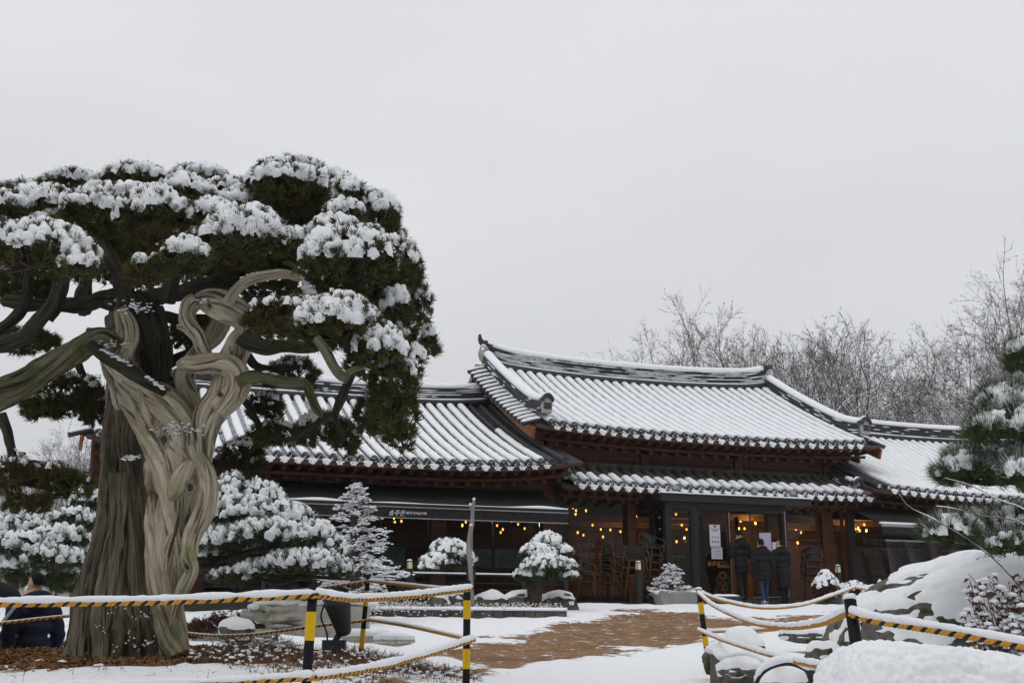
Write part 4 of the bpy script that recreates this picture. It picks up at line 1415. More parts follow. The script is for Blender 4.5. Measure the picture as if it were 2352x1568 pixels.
f = np.array([(0, 1, 4), (1, 2, 4), (2, 3, 4), (3, 0, 4)])
m.add(v.reshape(-1, 3), (f[None] + (np.arange(n) * 5)[:, None, None]).reshape(-1, 3))
tag(m.build('bark_mulch', [MULCH]), 'loose brown bark mulch covering the juniper mound', None, None, 'stuff')
# small snow lumps in front of the mound
N = 1500
X = rng.uniform(-6.6, -0.9, N)
Y = rng.uniform(7.4, 9.4, N)
k = (0.5 * fbm(np.stack((X * 0.7, Y, X * 0), -1), 3.0, 3) - (Y - 8.2) * 0.75) > -0.1
X, Y = X[k], Y[k]
r = rng.uniform(0.02, 0.055, len(X))
tag(MB().blobs(np.stack((X, Y, ground_z(X, Y) + 0.03), -1), np.stack((r * 1.6, r * 1.3, r * 0.55), -1), 0, 1, 0.35).build('snow_clods', [SNOW], None, True), 'little lumps of snow on the front of the mound', None, None, 'stuff')
# dry stems
STEM = pm('dry_stem', (0.16, 0.09, 0.055), (0.09, 0.05, 0.035), 20, 0.9)
def stems(n, xr, yr, cond, h0, h1, name, label, snow=0.25):
    X = rng.uniform(*xr, n)
    Y = rng.uniform(*yr, n)
    k = cond(X, Y)
    X, Y = X[k], Y[k]
    n = len(X)
    b0 = np.stack((X, Y, ground_z(X, Y)), -1)
    d = np.stack((rng.normal(0, 0.35, n), rng.normal(0, 0.35, n), np.ones(n)), -1)
    L = rng.uniform(h0, h1, n)
    m = MB()
    m.blades(b0, d, L, 0.008)
    for _ in range(2):
        f = rng.uniform(0.4, 0.8, n)
        p = b0 + d / np.linalg.norm(d, axis=1)[:, None] * (L * f)[:, None]
        m.blades(p, d * 0.6 + rng.normal(0, 0.6, (n, 3)), L * 0.5, 0.006)
    s = rng.random(n) < snow
    tip = b0 + d / np.linalg.norm(d, axis=1)[:, None] * (L * 0.75)[:, None]
    m.blobs(tip[s], np.stack((rng.uniform(0.010, 0.026, s.sum()),) * 2 + (rng.uniform(0.006, 0.013, s.sum()),), -1), 1, 1, 0.4)
    tag(m.build(name, [STEM, SNOW]), label, None, None, 'stuff')
stems(3400, (-2.6, -0.3), (8.6, 11.6), lambda X, Y: fbm(np.stack((X, Y, X * 0), -1), 1.3, 2) + 0.35 * (X + 1.6) > -0.15, 0.05, 0.16, 'dry_stems', 'dry brown stems poking through snow beside the floodlight')
stems(900, (-7.5, -4.6), (10.6, 12.2), lambda X, Y: Y < 12, 0.06, 0.18, 'dry_stems', 'dry brown stems along the crest of the mound near the seated person', 0.05)
stems(260, (-5.6, -1.0), (6.8, 8.6), lambda X, Y: X < 9, 0.05, 0.13, 'dry_stems', 'few dry stems in the snow in front of the mound', 0.05)
stems(3600, (-4.2, 0.9), (20.6, 23.6), lambda X, Y: Y > 20.9, 0.08, 0.3, 'bed_shrubs', 'low snow-dusted plants in the bed along the deck', 0.95)

# kerb of brick-sized stones in front of the deck bed
STONE = pm('dark_kerb_stone', (0.10, 0.095, 0.085), (0.06, 0.058, 0.052), 8, 0.9, 0.6, 20, rand=0.25)
GRAN = pm('pale_granite', (0.48, 0.46, 0.40), (0.36, 0.345, 0.30), 14, 0.85, 0.5, 40, c3=(0.27, 0.26, 0.17), scale3=4, lo3=0.56, hi3=0.74)
ROCK = pm('dark_mossy_rock', (0.075, 0.068, 0.06), (0.16, 0.15, 0.135), 22, 0.9, 0.7, 14, c3=(0.03, 0.035, 0.012), scale3=4, lo3=0.5, hi3=0.62, bdist=0.03)
k0, k1 = gp(690, 1416), gp(1303, 1421)
ke = empty('kerb', ((k0 + k1) / 2).tolist(), 0)
tag(ke, 'row of low dark kerb stones edging the planted bed', 'kerb')
nk = 26
for q in range(nk):
    a = k0 + (k1 - k0) * (q / nk) - (k0 + k1) / 2
    b = k0 + (k1 - k0) * ((q + 0.94) / nk) - (k0 + k1) / 2
    zz = np.array((0, 0, 0.05 + rng.uniform(-0.006, 0.006)))
    MB().bar(a + zz, b + zz, 0.14, 0.20).build('kerb_stone', [STONE], ke)
P = np.linspace(k0, k1, 90) - (k0 + k1) / 2
P[:, 2] += 0.15
pr = np.stack([np.array([(-0.10, -0.01), (0.10, -0.01), (0.08, q * 0.8), (0, q), (-0.08, q * 0.8)]) for q in 0.05 + 0.02 * vnoise(P * 2.5)])
MB().sweep(P, pr).build('kerb_snow', [SNOW], ke, True)
# bed soil step behind the kerb
def rock(name, c, r, label, cat='rock', group=None, mat=None, snow=0.5, seed=0, sub=3, amp=0.28, patch=0.25, fr=1.1):
    """Boulder with a snow skin on its upward faces."""
    c = np.array(c, float)
    T, F = ICO[sub]
    p = T * np.array(r)
    d = 1 + amp * fbm(p + seed * 11.3, fr / np.mean(r), 3)
    v = p * d[:, None]
    o = MB().add(v, F).build(name, [mat or ROCK], None, True)
    o.location = c.tolist()
    tag(o, label, cat, group)
    nrm = v / np.array(r) ** 2
    nrm /= np.linalg.norm(nrm, axis=1)[:, None]
    th = nrm[:, 2] + patch * fbm(v + seed, max(6.0 / np.mean(r), 5.0), 4) + 0.25 * (vnoise(v, 3.0 / np.mean(r))) + (0.42 * fbm(v + 4.4, 15.0, 3) if sub > 3 else 0)
    thick = np.clip((th - (1 - snow) * 1.0 + 0.1) * 3, 0, 1)
    sv = v + (nrm * 0.3 + np.array((0, 0, 0.8))) * ((thick ** 0.6) * 0.055 - 0.03 + (0.008 * fbm(v, 12.0, 2) * (thick > 0.3) if sub > 3 else 0))[:, None]
    keepf = thick[F].max(1) > 0.02
    if keepf.any():
        MB().add(sv, F[keepf]).build('snow', [SNOW], o, True)
    return o
for q, (x, y, Y, s) in enumerate([(1060, 1392, 22.6, 0.35), (1130, 1390, 22.8, 0.45), (1200, 1388, 22.9, 0.5), (1275, 1388, 23.1, 0.45), (1020, 1402, 22.2, 0.25)]):
    p = on(x, Y)
    rock('garden_rock', p + (0, 0, 0.12), (s, 0.3, 0.28), ['dark rock at the foot of the dead grey stake', 'broad dark rock between the two small pines', 'dark brown rock under the trunk of the domed pine', 'dark rock right of the trunk of the domed pine', 'smallest dark rock near the black railing post'][q], seed=q + 3, snow=0.45, sub=3)
# ------------------------------------------------------------------ the old juniper
def fibre_mat(name, c1, c2, crack, c3, s3, lo3, hi3, c4=None, s4=1.5, rough=0.85, us=34.0, vs_=1.1):
    """Wood whose grain runs along the strand (UV: round, along)."""
    mt = bpy.data.materials.new(name)
    mt.use_nodes = True
    nt = mt.node_tree
    bs = nt.nodes['Principled BSDF']
    bs.inputs['Roughness'].default_value = rough
    bs.inputs['Specular IOR Level'].default_value = 0.25
    uv = nt.nodes.new('ShaderNodeUVMap')
    tc = nt.nodes.new('ShaderNodeTexCoord')
    def nz(src, sc, dt, stretch, rg=0.62):
        mp = nt.nodes.new('ShaderNodeMapping')
        mp.inputs['Scale'].default_value = stretch
        nt.links.new(src, mp.inputs['Vector'])
        n = nt.nodes.new('ShaderNodeTexNoise')
        n.inputs['Scale'].default_value = sc
        n.inputs['Detail'].default_value = dt
        n.inputs['Roughness'].default_value = rg
        nt.links.new(mp.outputs[0], n.inputs['Vector'])
        return n.outputs['Fac']
    def rg(src, a, b):
        r = nt.nodes.new('ShaderNodeMapRange')
        r.inputs['From Min'].default_value = a
        r.inputs['From Max'].default_value = b
        nt.links.new(src, r.inputs['Value'])
        return r.outputs[0]
    def mix(a, b, f):
        m = nt.nodes.new('ShaderNodeMix')
        m.data_type = 'RGBA'
        if isinstance(a, tuple):
            m.inputs['A'].default_value = (*a, 1)
        else:
            nt.links.new(a, m.inputs['A'])
        m.inputs['B'].default_value = (*b, 1)
        nt.links.new(f, m.inputs['Factor'])
        return m.outputs['Result']
    g1 = nz(uv.outputs[0], 1.0, 6, (us, vs_ * 2.2, 1))
    g2 = nz(uv.outputs[0], 1.0, 5, (us * 0.45, vs_ * 0.9, 1))
    c = mix(c1, c2, rg(g1, 0.40, 0.60))
    c = mix(c, c3, rg(nz(tc.outputs['Object'], s3, 3, (1, 1, 0.6)), lo3, hi3))
    if c4:
        c = mix(c, c4, rg(nz(tc.outputs['Object'], s4, 2, (1, 1, 0.8)), 0.62, 0.74))
    g3 = nz(uv.outputs[0], 1.0, 3, (us * 2.6, vs_ * 3.0, 1))
    c = mix(c, crack, rg(g3, 0.42, 0.30))
    c = mix(c, crack, rg(g2, 0.47, 0.38))
    nt.links.new(c, bs.inputs['Base Color'])
    ad = nt.nodes.new('ShaderNodeMath')
    ad.operation = 'ADD'
    nt.links.new(g1, ad.inputs[0])
    nt.links.new(g2, ad.inputs[1])
    b = nt.nodes.new('ShaderNodeBump')
    b.inputs['Strength'].default_value = 0.9
    b.inputs['Distance'].default_value = 0.07
    nt.links.new(ad.outputs[0], b.inputs['Height'])
    nt.links.new(b.outputs[0], bs.inputs['Normal'])
    return mt
BARK = fibre_mat('juniper_bark', (0.29, 0.245, 0.185), (0.155, 0.13, 0.097), (0.018, 0.014, 0.011), (0.06, 0.068, 0.022), 2.2, 0.52, 0.66, (0.055, 0.030, 0.024), 3.0)
BARK_DK = fibre_mat('juniper_dark_bark', (0.075, 0.066, 0.045), (0.04, 0.036, 0.026), (0.010, 0.009, 0.007), (0.042, 0.050, 0.016), 2.5, 0.50, 0.66)
DEAD = fibre_mat('bleached_deadwood', (0.70, 0.62, 0.48), (0.48, 0.405, 0.30), (0.085, 0.066, 0.046), (0.33, 0.33, 0.17), 3.0, 0.52, 0.72, (0.38, 0.235, 0.145), 2.2)
DEAD_GR = fibre_mat('mossy_deadwood', (0.25, 0.23, 0.15), (0.13, 0.125, 0.07), (0.03, 0.028, 0.018), (0.125, 0.135, 0.045), 4.0, 0.48, 0.64)
JUN = empty('juniper_tree', (float(TREE[0]), 9.7, float(TREE[2]) - 0.05))
tag(JUN, 'huge old juniper with twisted pale deadwood trunk and snow-laden cloud-pruned crown', 'tree')
JO = np.array(JUN.location)
def strand(name, pts, Y, mat, seg=48, twist=0.0, ridges=(5, 11), amp=(0.10, 0.06), n=None, lump=0.10, seed=0.0, parent=None, fib=3.2, famp=0.20, jit=0.06, subs=0):
    """A wooden strand through survey points (x, y, radius in survey pixels[, depth offset in metres])."""
    W = []
    for q in pts:
        yy = Y + (q[3] if len(q) > 3 else 0)
        p = at(q[0], q[1], yy)
        W.append((*p, q[2] * px(yy)))
    W = np.array(W)
    L = np.sum(np.linalg.norm(np.diff(W[:, :3], axis=0), axis=1))
    n = n or max(10, int(L / 0.028))
    R = smooth_path(W, n)
    P, rad = R[:, :3] - JO, np.maximum(R[:, 3], 0.006)
    for k in range(3):
        P[:, k] += jit * rad * (vnoise(R[:, :3] + 31.7 * k + seed, 3.5) + 0.5 * vnoise(R[:, :3] + 11.3 * k + seed, 9.0))
    rad = rad * (1 + 0.5 * jit * vnoise(R[:, :3] + seed * 3, 7.0))
    def shape(th, s):
        t = th + twist * s
        x = 1 + amp[0] * np.sin(ridges[0] * t + 1.7 * np.sin(s * 2.1 + seed)) + amp[1] * np.sin(ridges[1] * t + 2.2 * np.sin(s * 3.3 + seed * 2))
        x = x - 0.05 * np.abs(np.sin(0.5 * (ridges[1] * 2 + 3) * t + 1.3 * np.sin(4 * s + seed)))
        q = np.stack((np.cos(th) + 0 * s, np.sin(th) + 0 * s, s * 3.0 + 0 * th), -1).reshape(-1, 3)
        x = x + lump * fbm(q + seed * 7.7, 1.3, 3).reshape(x.shape)
        kf = fib
        q2 = np.stack((np.cos(t) * kf, np.sin(t) * kf, s * 0.9 + 0 * th), -1).reshape(-1, 3)
        n1 = np.abs(vnoise(q2 + seed * 3.1, 1.0)) + 0.5 * np.abs(vnoise(q2 + seed * 5.3, 2.3))
        return x - famp * (0.75 - n1.reshape(x.shape)).clip(0, 1)
    m = MB()
    m.tube(P, rad, seg, 0, True, shape=shape)
    u = m.uv[0]
    u[:, 0] += twist * u[:, 1] / (2 * np.pi)
    ar = 2 * np.pi * float(np.mean(rad))
    u[:, 0] *= ar / 0.9
    host = m.build(name, [mat], parent or JUN, True, uv=True)
    if subs:
        g = np.random.default_rng(int(seed * 10) + 5)
        _, N, B = frames(P)
        s_ = np.concatenate(([0], np.cumsum(np.linalg.norm(np.diff(P, axis=0), axis=1))))
        fm = MB()
        for q in range(subs):
            i0 = int(g.uniform(0, 0.55) * n)
            i1 = min(n, i0 + int(g.uniform(0.25, 0.8) * n))
            if i1 - i0 < 8:
                continue
            k = slice(i0, i1)
            w = np.linspace(0, 1, i1 - i0)
            th = g.uniform(0, 6.28) - twist * 1.1 * s_[k] + 0.9 * vnoise(np.stack((s_[k] * 1.6, np.full(i1 - i0, q * 3.7), np.full(i1 - i0, seed)), -1))
            rs = rad[k] * g.uniform(0.08, 0.27) * np.sin(np.clip(w, 0.02, 0.98) * np.pi) ** 0.5 * (1 + 0.25 * vnoise(np.stack((s_[k] * 5, np.full(i1 - i0, q * 1.7), np.zeros(i1 - i0)), -1)))
            Q = P[k] + (rad[k] * 0.90 - rs * 0.35)[:, None] * (np.cos(th)[:, None] * N[k] + np.sin(th)[:, None] * B[k])
            before = len(fm.uv)
            fm.tube(Q, rs + 0.002, 14, 0, False, shape=lambda t, s: 1 + 0.12 * np.sin(3 * t + 4 * s + q) + 0.10 * np.sin(7 * t - 3 * s))
            fm.uv[-1][:, 0] *= 2 * np.pi * float(np.mean(rs)) / 0.9
            fm.uv[-1][:, 0] += q * 0.37
        if fm.n:
            fm.build('grain_ribs', [mat], host, True, uv=True)['kind'] = 'stuff'
    return host

# bark trunk, lower flare then the dark upper bole
strand('trunk', [(252, 1530, 98), (254, 1490, 88), (258, 1440, 82), (264, 1370, 74), (274, 1280, 62), (282, 1190, 54), (284, 1100, 50), (284, 1010, 46), (300, 920, 50), (312, 840, 56), (312, 770, 60), (306, 720, 56), (296, 684, 44)], 9.9, BARK, 150, 0.25, (5, 13), (0.13, 0.07), lump=0.12, subs=40)
strand('trunk_root', [(192, 1525, 42), (196, 1470, 38), (205, 1390, 34), (222, 1310, 30), (240, 1240, 26), (258, 1160, 20)], 9.72, BARK, 80, 0.3, (4, 9), (0.12, 0.07), seed=2.0, subs=13)
strand('trunk_root', [(330, 1525, 40), (322, 1470, 36), (312, 1390, 34), (305, 1300, 32), (300, 1210, 30), (296, 1120, 24)], 9.62, BARK, 80, 0.2, (4, 10), (0.14, 0.07), seed=4.0, subs=13)
strand('trunk_root', [(262, 1530, 44), (262, 1470, 40), (262, 1380, 38), (268, 1280, 36), (276, 1180, 30), (278, 1090, 26)], 9.58, BARK, 80, -0.2, (4, 11), (0.13, 0.08), seed=5.0, subs=13)
strand('upper_bole', [(352, 900, 20), (360, 840, 34), (352, 770, 42), (330, 715, 44), (300, 690, 30)], 9.80, BARK_DK, 48, 0.6, (5, 11), (0.08, 0.05), seed=1.0, subs=10)
# deadwood
strand('deadwood', [(412, 1502, 26), (396, 1465, 30), (384, 1400, 34), (380, 1330, 42), (388, 1250, 54), (400, 1170, 62), (404, 1090, 64), (396, 1020, 66), (372, 960, 66), (330, 910, 52), (290, 860, 42), (262, 810, 38), (246, 775, 30)], 9.45, DEAD, 150, 1.1, (3, 9), (0.10, 0.06), lump=0.13, seed=3.0, subs=26)
strand('deadwood', [(415, 1260, 8), (430, 1180, 26), (446, 1110, 36), (456, 1050, 36), (462, 1000, 38), (478, 955, 38), (506, 915, 36), (524, 870, 34), (530, 830, 32), (548, 790, 30), (566, 765, 27), (560, 735, 30), (530, 712, 38), (495, 695, 36), (462, 692, 24), (445, 700, 12)], 9.38, DEAD, 100, 1.6, (3, 8), (0.13, 0.07), lump=0.12, seed=6.0, subs=26)
strand('deadwood', [(500, 945, 26), (536, 905, 28), (545, 868, 30), (524, 842, 30), (490, 836, 27), (455, 838, 24), (425, 838, 18), (408, 843, 11)], 9.27, DEAD, 80, 1.3, (3, 8), (0.12, 0.06), seed=7.0, subs=13)
strand('deadwood', [(440, 1010, 6), (450, 1045, 20), (470, 1090, 26), (476, 1140, 24), (460, 1190, 22), (440, 1230, 20), (430, 1280, 20), (440, 1310, 15), (420, 1350, 16), (400, 1400, 8), (390, 1440, 4)], 9.30, DEAD, 80, 0.9, (3, 7), (0.14, 0.07), seed=8.0, subs=13)
strand('deadwood', [(392, 1150, 6), (402, 1130, 18), (415, 1100, 22), (430, 1075, 18), (440, 1058, 10)], 9.12, DEAD, 36, 1.0, (3, 7), (0.12, 0.08), seed=8.5, subs=26)
strand('deadwood', [(452, 985, 26), (440, 930, 24), (424, 885, 24), (430, 850, 22), (462, 800, 20), (490, 770, 24), (512, 735, 24)], 9.62, DEAD, 64, 1.4, (3, 8), (0.12, 0.06), seed=9.0, subs=13)
strand('deadwood', [(398, 985, 30), (402, 930, 28), (396, 900, 20)], 9.6, DEAD, 40, 0.9, (3, 8), (0.12, 0.06), seed=9.5, subs=13)
strand('deadwood', [(480, 830, 14), (466, 800, 18), (455, 772, 19), (438, 752, 20), (428, 728, 20), (434, 702, 22), (452, 688, 22)], 9.33, DEAD, 40, 1.2, (3, 7), (0.12, 0.06), seed=10.0, subs=13)
strand('deadwood', [(440, 760, 12), (422, 752, 9), (406, 750, 5)], 9.3, DEAD, 20, 0.5, seed=10.5, subs=13)
strand('deadwood', [(300, 930, 34), (282, 870, 34), (264, 830, 32), (290, 775, 28), (286, 735, 24), (276, 712, 14)], 9.42, DEAD, 64, 1.3, (3, 8), (0.13, 0.07), seed=11.0, subs=13)
strand('deadwood', [(262, 775, 16), (235, 762, 13), (210, 760, 9), (200, 756, 6)], 9.35, DEAD_GR, 24, 0.6, seed=11.4, subs=13)
strand('big_limb', [(275, 800, 24), (240, 778, 28), (205, 788, 28), (140, 830, 32), (60, 878, 36), (-20, 912, 40), (-90, 950, 40)], 9.35, DEAD_GR, 56, 0.8, (3, 9), (0.10, 0.06), lump=0.12, seed=12.0, subs=10)
strand('dark_limb', [(205, 790, 11), (235, 815, 15), (280, 842, 17), (330, 872, 16), (378, 902, 10)], 9.12, BARK_DK, 32, 0.6, seed=13.0, jit=0.22, subs=4)
strand('deadwood_branch', [(520, 700, 14), (535, 672, 13), (570, 646, 13), (615, 635, 13), (655, 632, 12), (682, 636, 11), (700, 634, 12), (706, 655, 14), (712, 690, 15), (720, 730, 12)], 9.2, DEAD, 32, 0.8, (3, 7), (0.10, 0.06), seed=14.0, jit=0.22, subs=4)
strand('deadwood_branch', [(672, 634, 10), (680, 618, 8), (668, 606, 7), (650, 604, 5)], 9.2, DEAD_GR, 20, 0.8, seed=15.0, jit=0.22, subs=4)
strand('limb', [(545, 880, 14), (580, 866, 15), (620, 870, 15), (660, 880, 14), (700, 884, 12), (714, 910, 11), (726, 940, 10), (740, 958, 4)], 9.2, DEAD_GR, 28, 0.7, seed=16.0, jit=0.22, subs=4)
strand('limb', [(726, 775, 11), (742, 800, 12), (760, 830, 13), (780, 856, 13), (798, 872, 10)], 8.1, DEAD_GR, 28, 0.7, seed=17.0, jit=0.22, subs=4)
strand('limb', [(790, 868, 8), (806, 852, 8), (824, 846, 6), (842, 842, 3)], 8.1, DEAD_GR, 18, 0.5, seed=17.5, jit=0.22, subs=4)
# dark living limbs that carry the crown
for q, pts in enumerate([
        [(300, 700, 34), (240, 690, 26), (170, 700, 22), (90, 705, 18), (10, 690, 14)],
        [(110, 735, 15), (140, 690, 18), (150, 640, 16), (120, 590, 11)],
        [(-30, 800, 22), (40, 785, 20), (90, 745, 18), (118, 700, 17), (135, 650, 12)],
        [(-20, 770, 14), (30, 740, 15), (60, 690, 13), (70, 620, 9)],
        [(300, 700, 30), (280, 640, 22), (250, 570, 16), (210, 510, 10)],
        [(310, 690, 26), (390, 672, 24), (470, 660, 22), (540, 640, 18), (600, 590, 12)],
        [(190, 720, 17), (186, 680, 18), (192, 640, 16), (200, 590, 11)],
        [(380, 690, 22), (400, 640, 18), (430, 600, 13), (430, 560, 9)],
        [(560, 770, 20), (600, 800, 17), (660, 800, 16), (730, 792, 14), (800, 770, 9)],
        [(480, 660, 20), (560, 600, 16), (640, 540, 12), (680, 450, 8)],
        [(560, 700, 18), (640, 690, 14), (720, 660, 12), (800, 640, 8)],
        [(600, 720, 15), (720, 700, 12), (820, 690, 9), (900, 690, 6)],
        [(0, 950, 10), (10, 985, 11), (22, 1030, 11), (30, 1080, 8), (20, 1120, 5)],
        [(30, 1075, 7), (75, 1062, 7), (120, 1075, 5), (165, 1090, 3)],
        [(170, 800, 9), (190, 860, 10), (205, 920, 9), (180, 965, 5)],
        [(206, 920, 7), (240, 905, 6), (270, 912, 4)],
        [(560, 800, 12), (590, 840, 10), (640, 850, 8), (690, 845, 5)],
        [(840, 800, 10), (815, 850, 11), (790, 905, 11), (770, 960, 10), (790, 1010, 6)],
        [(770, 950, 8), (720, 980, 7), (660, 1010, 5), (610, 1000, 3)],
        [(850, 860, 9), (860, 910, 8), (890, 960, 6), (900, 1010, 4)],
        [(550, 900, 9), (600, 985, 7), (570, 1040, 4)],
        [(365, 720, 16), (420, 740, 14), (480, 735, 10), (400, 800, 6)],
        [(360, 840, 18), (400, 830, 14), (470, 790, 10)]]):
    yy = [9.9, 9.5, 9.2, 9.7, 9.7, 9.8, 10.1, 9.4, 9.2, 9.8, 9.6, 9.5, 9.1, 9.1, 10.1, 10.1, 10.0, 9.3, 9.5, 8.9, 10.0, 10.2, 10.1][q]
    strand('limb', pts, yy, BARK_DK, 20, 0.5, (3, 7), (0.10, 0.06), lump=0.22, seed=20.0 + q, jit=0.4)

def snow_sheet(S, c, rx, ry, rz, cx, sn, lump, g, gap=0.0, res=0.016, lift=0.012, fill=1.0, thk=0.5):
    """Puffy snow over the top of a dome: one swelling per leaf tuft, creased between, bare where tufts shed it."""
    area = 2.2 * rx * ry + 2.0 * (rx + ry) / 2 * rz
    n = int(area / (lump * 1.9) ** 2 * 2.2) + 6
    dz = g.uniform(0.0, 1, n)
    ph = g.uniform(0, 2 * np.pi, n)
    rr = np.sqrt(np.clip(1 - dz ** 2, 0, 1))
    d = np.stack((rr * np.cos(ph), rr * np.sin(ph), dz), -1)
    R3 = np.array((rx, ry, rz))
    def surf(d):
        return d * R3 * (1 + 0.13 * vnoise(d * 2.2 + cx * 0.37))[:, None]
    T = surf(d)
    keep = np.ones(n, bool)
    D2 = ((T[:, None] - T[None]) ** 2).sum(-1)
    for a in range(n):
        if keep[a]:
            close = (D2[a] < (lump * 1.45) ** 2)
            close[:a + 1] = False
            keep[close] = False
    T, d = T[keep], d[keep]
    n = len(T)
    q = d[:, 2] + 0.30 * vnoise((T + c) * 5.0) + g.normal(0, 0.10, n)
    snowy = q > (0.96 - 0.97 * sn) + gap
    rad = lump * g.uniform(0.85, 1.5, n) * fill
    ne = max(5, int(1.6 * max(rz, (rx + ry) / 2) / res))
    na = max(10, int(2 * np.pi * (rx + ry) / 2 / res))
    el = np.linspace(-0.12, np.pi / 2, ne)
    az = np.linspace(0, 2 * np.pi, na, endpoint=False)
    E_, A_ = np.meshgrid(el, az, indexing='ij')
    dd = np.stack((np.cos(E_) * np.cos(A_), np.cos(E_) * np.sin(A_), np.sin(E_)), -1).reshape(-1, 3)
    V = surf(dd)
    if not snowy.any():
        return
    Ts, rs = T[snowy], rad[snowy]
    W = V + 0.25 * lump * np.stack([vnoise(V + c + 9.1 * k, 0.9 / lump) for k in range(3)], -1)
    dist = np.sqrt(((W[:, None] - Ts[None]) ** 2).sum(-1)) / rs[None]
    dm_ = dist.min(1)
    h = np.where(dm_ < 1.25, np.sqrt(np.clip(1 - (dm_ / 1.25) ** 2, 0, 1)), 0)
    nr = V / R3 ** 2
    nr /= np.linalg.norm(nr, axis=1)[:, None]
    off = nr * 0.5 + np.array((0, 0, 0.75))
    P = c + V + off * (h * (lump * thk + lift + 0.022) - 0.022)[:, None] + off * (0.10 * lump * vnoise(V + c, 2.2 / lump) * (h > 0.05))[:, None]
    i = np.arange(ne - 1)[:, None] * na
    j = np.arange(na)[None]
    k = (j + 1) % na
    F = np.stack((i + j, i + k, i + na + k, i + na + j), -1).reshape(-1, 4)
    ok = h[F].max(1) > 0.04
    if ok.any():
        S.add(P, F[ok])

def pads_mesh(pads, spacing, blade, bw_, nb, snow_r, seed=0, depth=0.75, under_density=1.0, org=(0, 0, 0), spread=0.6, tilt=0.3, snow_flat=0.62, snow_gap=0.0, sub=1, hub_drop=0.6, res=0.016, lift=0.012, fill=1.0, wn=0, wl_=0.9, ww=1.3):
    """Foliage clouds: leaf sprays over domes, snow lumps on their tops, twigs below. Pads are (x, rim y, half width, dome height, under, Y, snow)."""
    F, S, T = MB(), MB(), MB()
    g = np.random.default_rng(100 + seed)
    org = np.asarray(org, float)
    for (cx, cy, hw, dh, un, Y, sn) in pads:
        s = px(Y)
        c = at(cx, cy, Y) - org
        rx, ry, rz, ru = hw * s, hw * s * depth, dh * s, un * s
        area = 2.2 * rx * ry + 2.5 * (rx + ry) / 2 * rz
        n = max(8, int(area / spacing ** 2 * 1.15))
        dz = g.uniform(-0.12, 1, n) ** 1.0
        ph = g.uniform(0, 2 * np.pi, n)
        rr = np.sqrt(np.clip(1 - np.clip(dz, 0, 1) ** 2, 0, 1))
        d = np.stack((rr * np.cos(ph), rr * np.sin(ph), dz), -1)
        j = 1 + 0.13 * vnoise(d * 2.2 + cx * 0.37) + g.normal(0, 0.035, n)
        p = c + d * np.array((rx, ry, rz)) * j[:, None]
        nr = d / np.array((rx, ry, rz))
        nr /= np.linalg.norm(nr, axis=1)[:, None]
        # underside
        m_ = int(n * 0.9 * under_density * min(1.6, un / max(dh, 10)))
        r2 = np.sqrt(g.uniform(0.12, 1, m_))
        ph2 = g.uniform(0, 2 * np.pi, m_)
        z2 = -g.uniform(0, 1, m_) * (1 - 0.45 * r2 ** 3) * ru
        p2 = c + np.stack((r2 * np.cos(ph2) * rx * 0.95, r2 * np.sin(ph2) * ry * 0.95, z2), -1)
        n2 = np.stack((np.cos(ph2) * 0.7, np.sin(ph2) * 0.7, g.uniform(-0.2, 0.7, m_)), -1)
        pp = np.concatenate((p - nr * blade * 0.6, p2))
        nn = np.concatenate((nr, n2))
        k = len(pp)
        base = np.repeat(pp, nb, 0) + g.normal(0, blade * 0.16, (k * nb, 3))
        dr = np.repeat(nn, nb, 0) + g.normal(0, spread, (k * nb, 3)) + np.array((0, 0, tilt))
        Lb = blade * g.uniform(0.6, 1.3, k * nb) * np.where((g.random(k * nb) < 0.05) & (np.arange(k * nb) >= len(p) * nb), 1.7, 1.0)
        F.blades(base, dr, Lb, bw_ * g.uniform(0.7, 1.3, k * nb))
        if wn and sn > 0:
            up_ = (d[:, 2] + 0.3 * vnoise(p * 4.0)) > (0.80 - 0.85 * sn)
            pu, nu_ = p[up_] - nr[up_] * blade * 0.45, nr[up_]
            ku = len(pu)
            if ku:
                S.blades(np.repeat(pu, wn, 0) + g.normal(0, blade * 0.14, (ku * wn, 3)), np.repeat(nu_, wn, 0) + g.normal(0, spread, (ku * wn, 3)) + np.array((0, 0, tilt + 0.15)), blade * wl_ * g.uniform(0.6, 1.2, ku * wn), bw_ * ww * g.uniform(0.7, 1.3, ku * wn))
        if sn > 0:
            snow_sheet(S, c, rx, ry, rz, cx, sn, snow_r, g, snow_gap, res, lift, fill)
        # twigs
        hub = c - np.array((0, 0, ru * hub_drop))
        for t in range(max(4, int(hw / 9))):
            e = p[int(g.integers(0, n))]
            mid = (hub * 0.5 + e * 0.5) + g.normal(0, 0.03, 3) - np.array((0, 0, rz * 0.15))
            r0 = 0.0035 * max(rx / 0.25, 0.5) + 0.002
            T.tube(smooth_path([hub, mid, e], 6), np.linspace(r0 * 1.6, r0 * 0.6, 6), 4, cap=False)
    return F, S, T

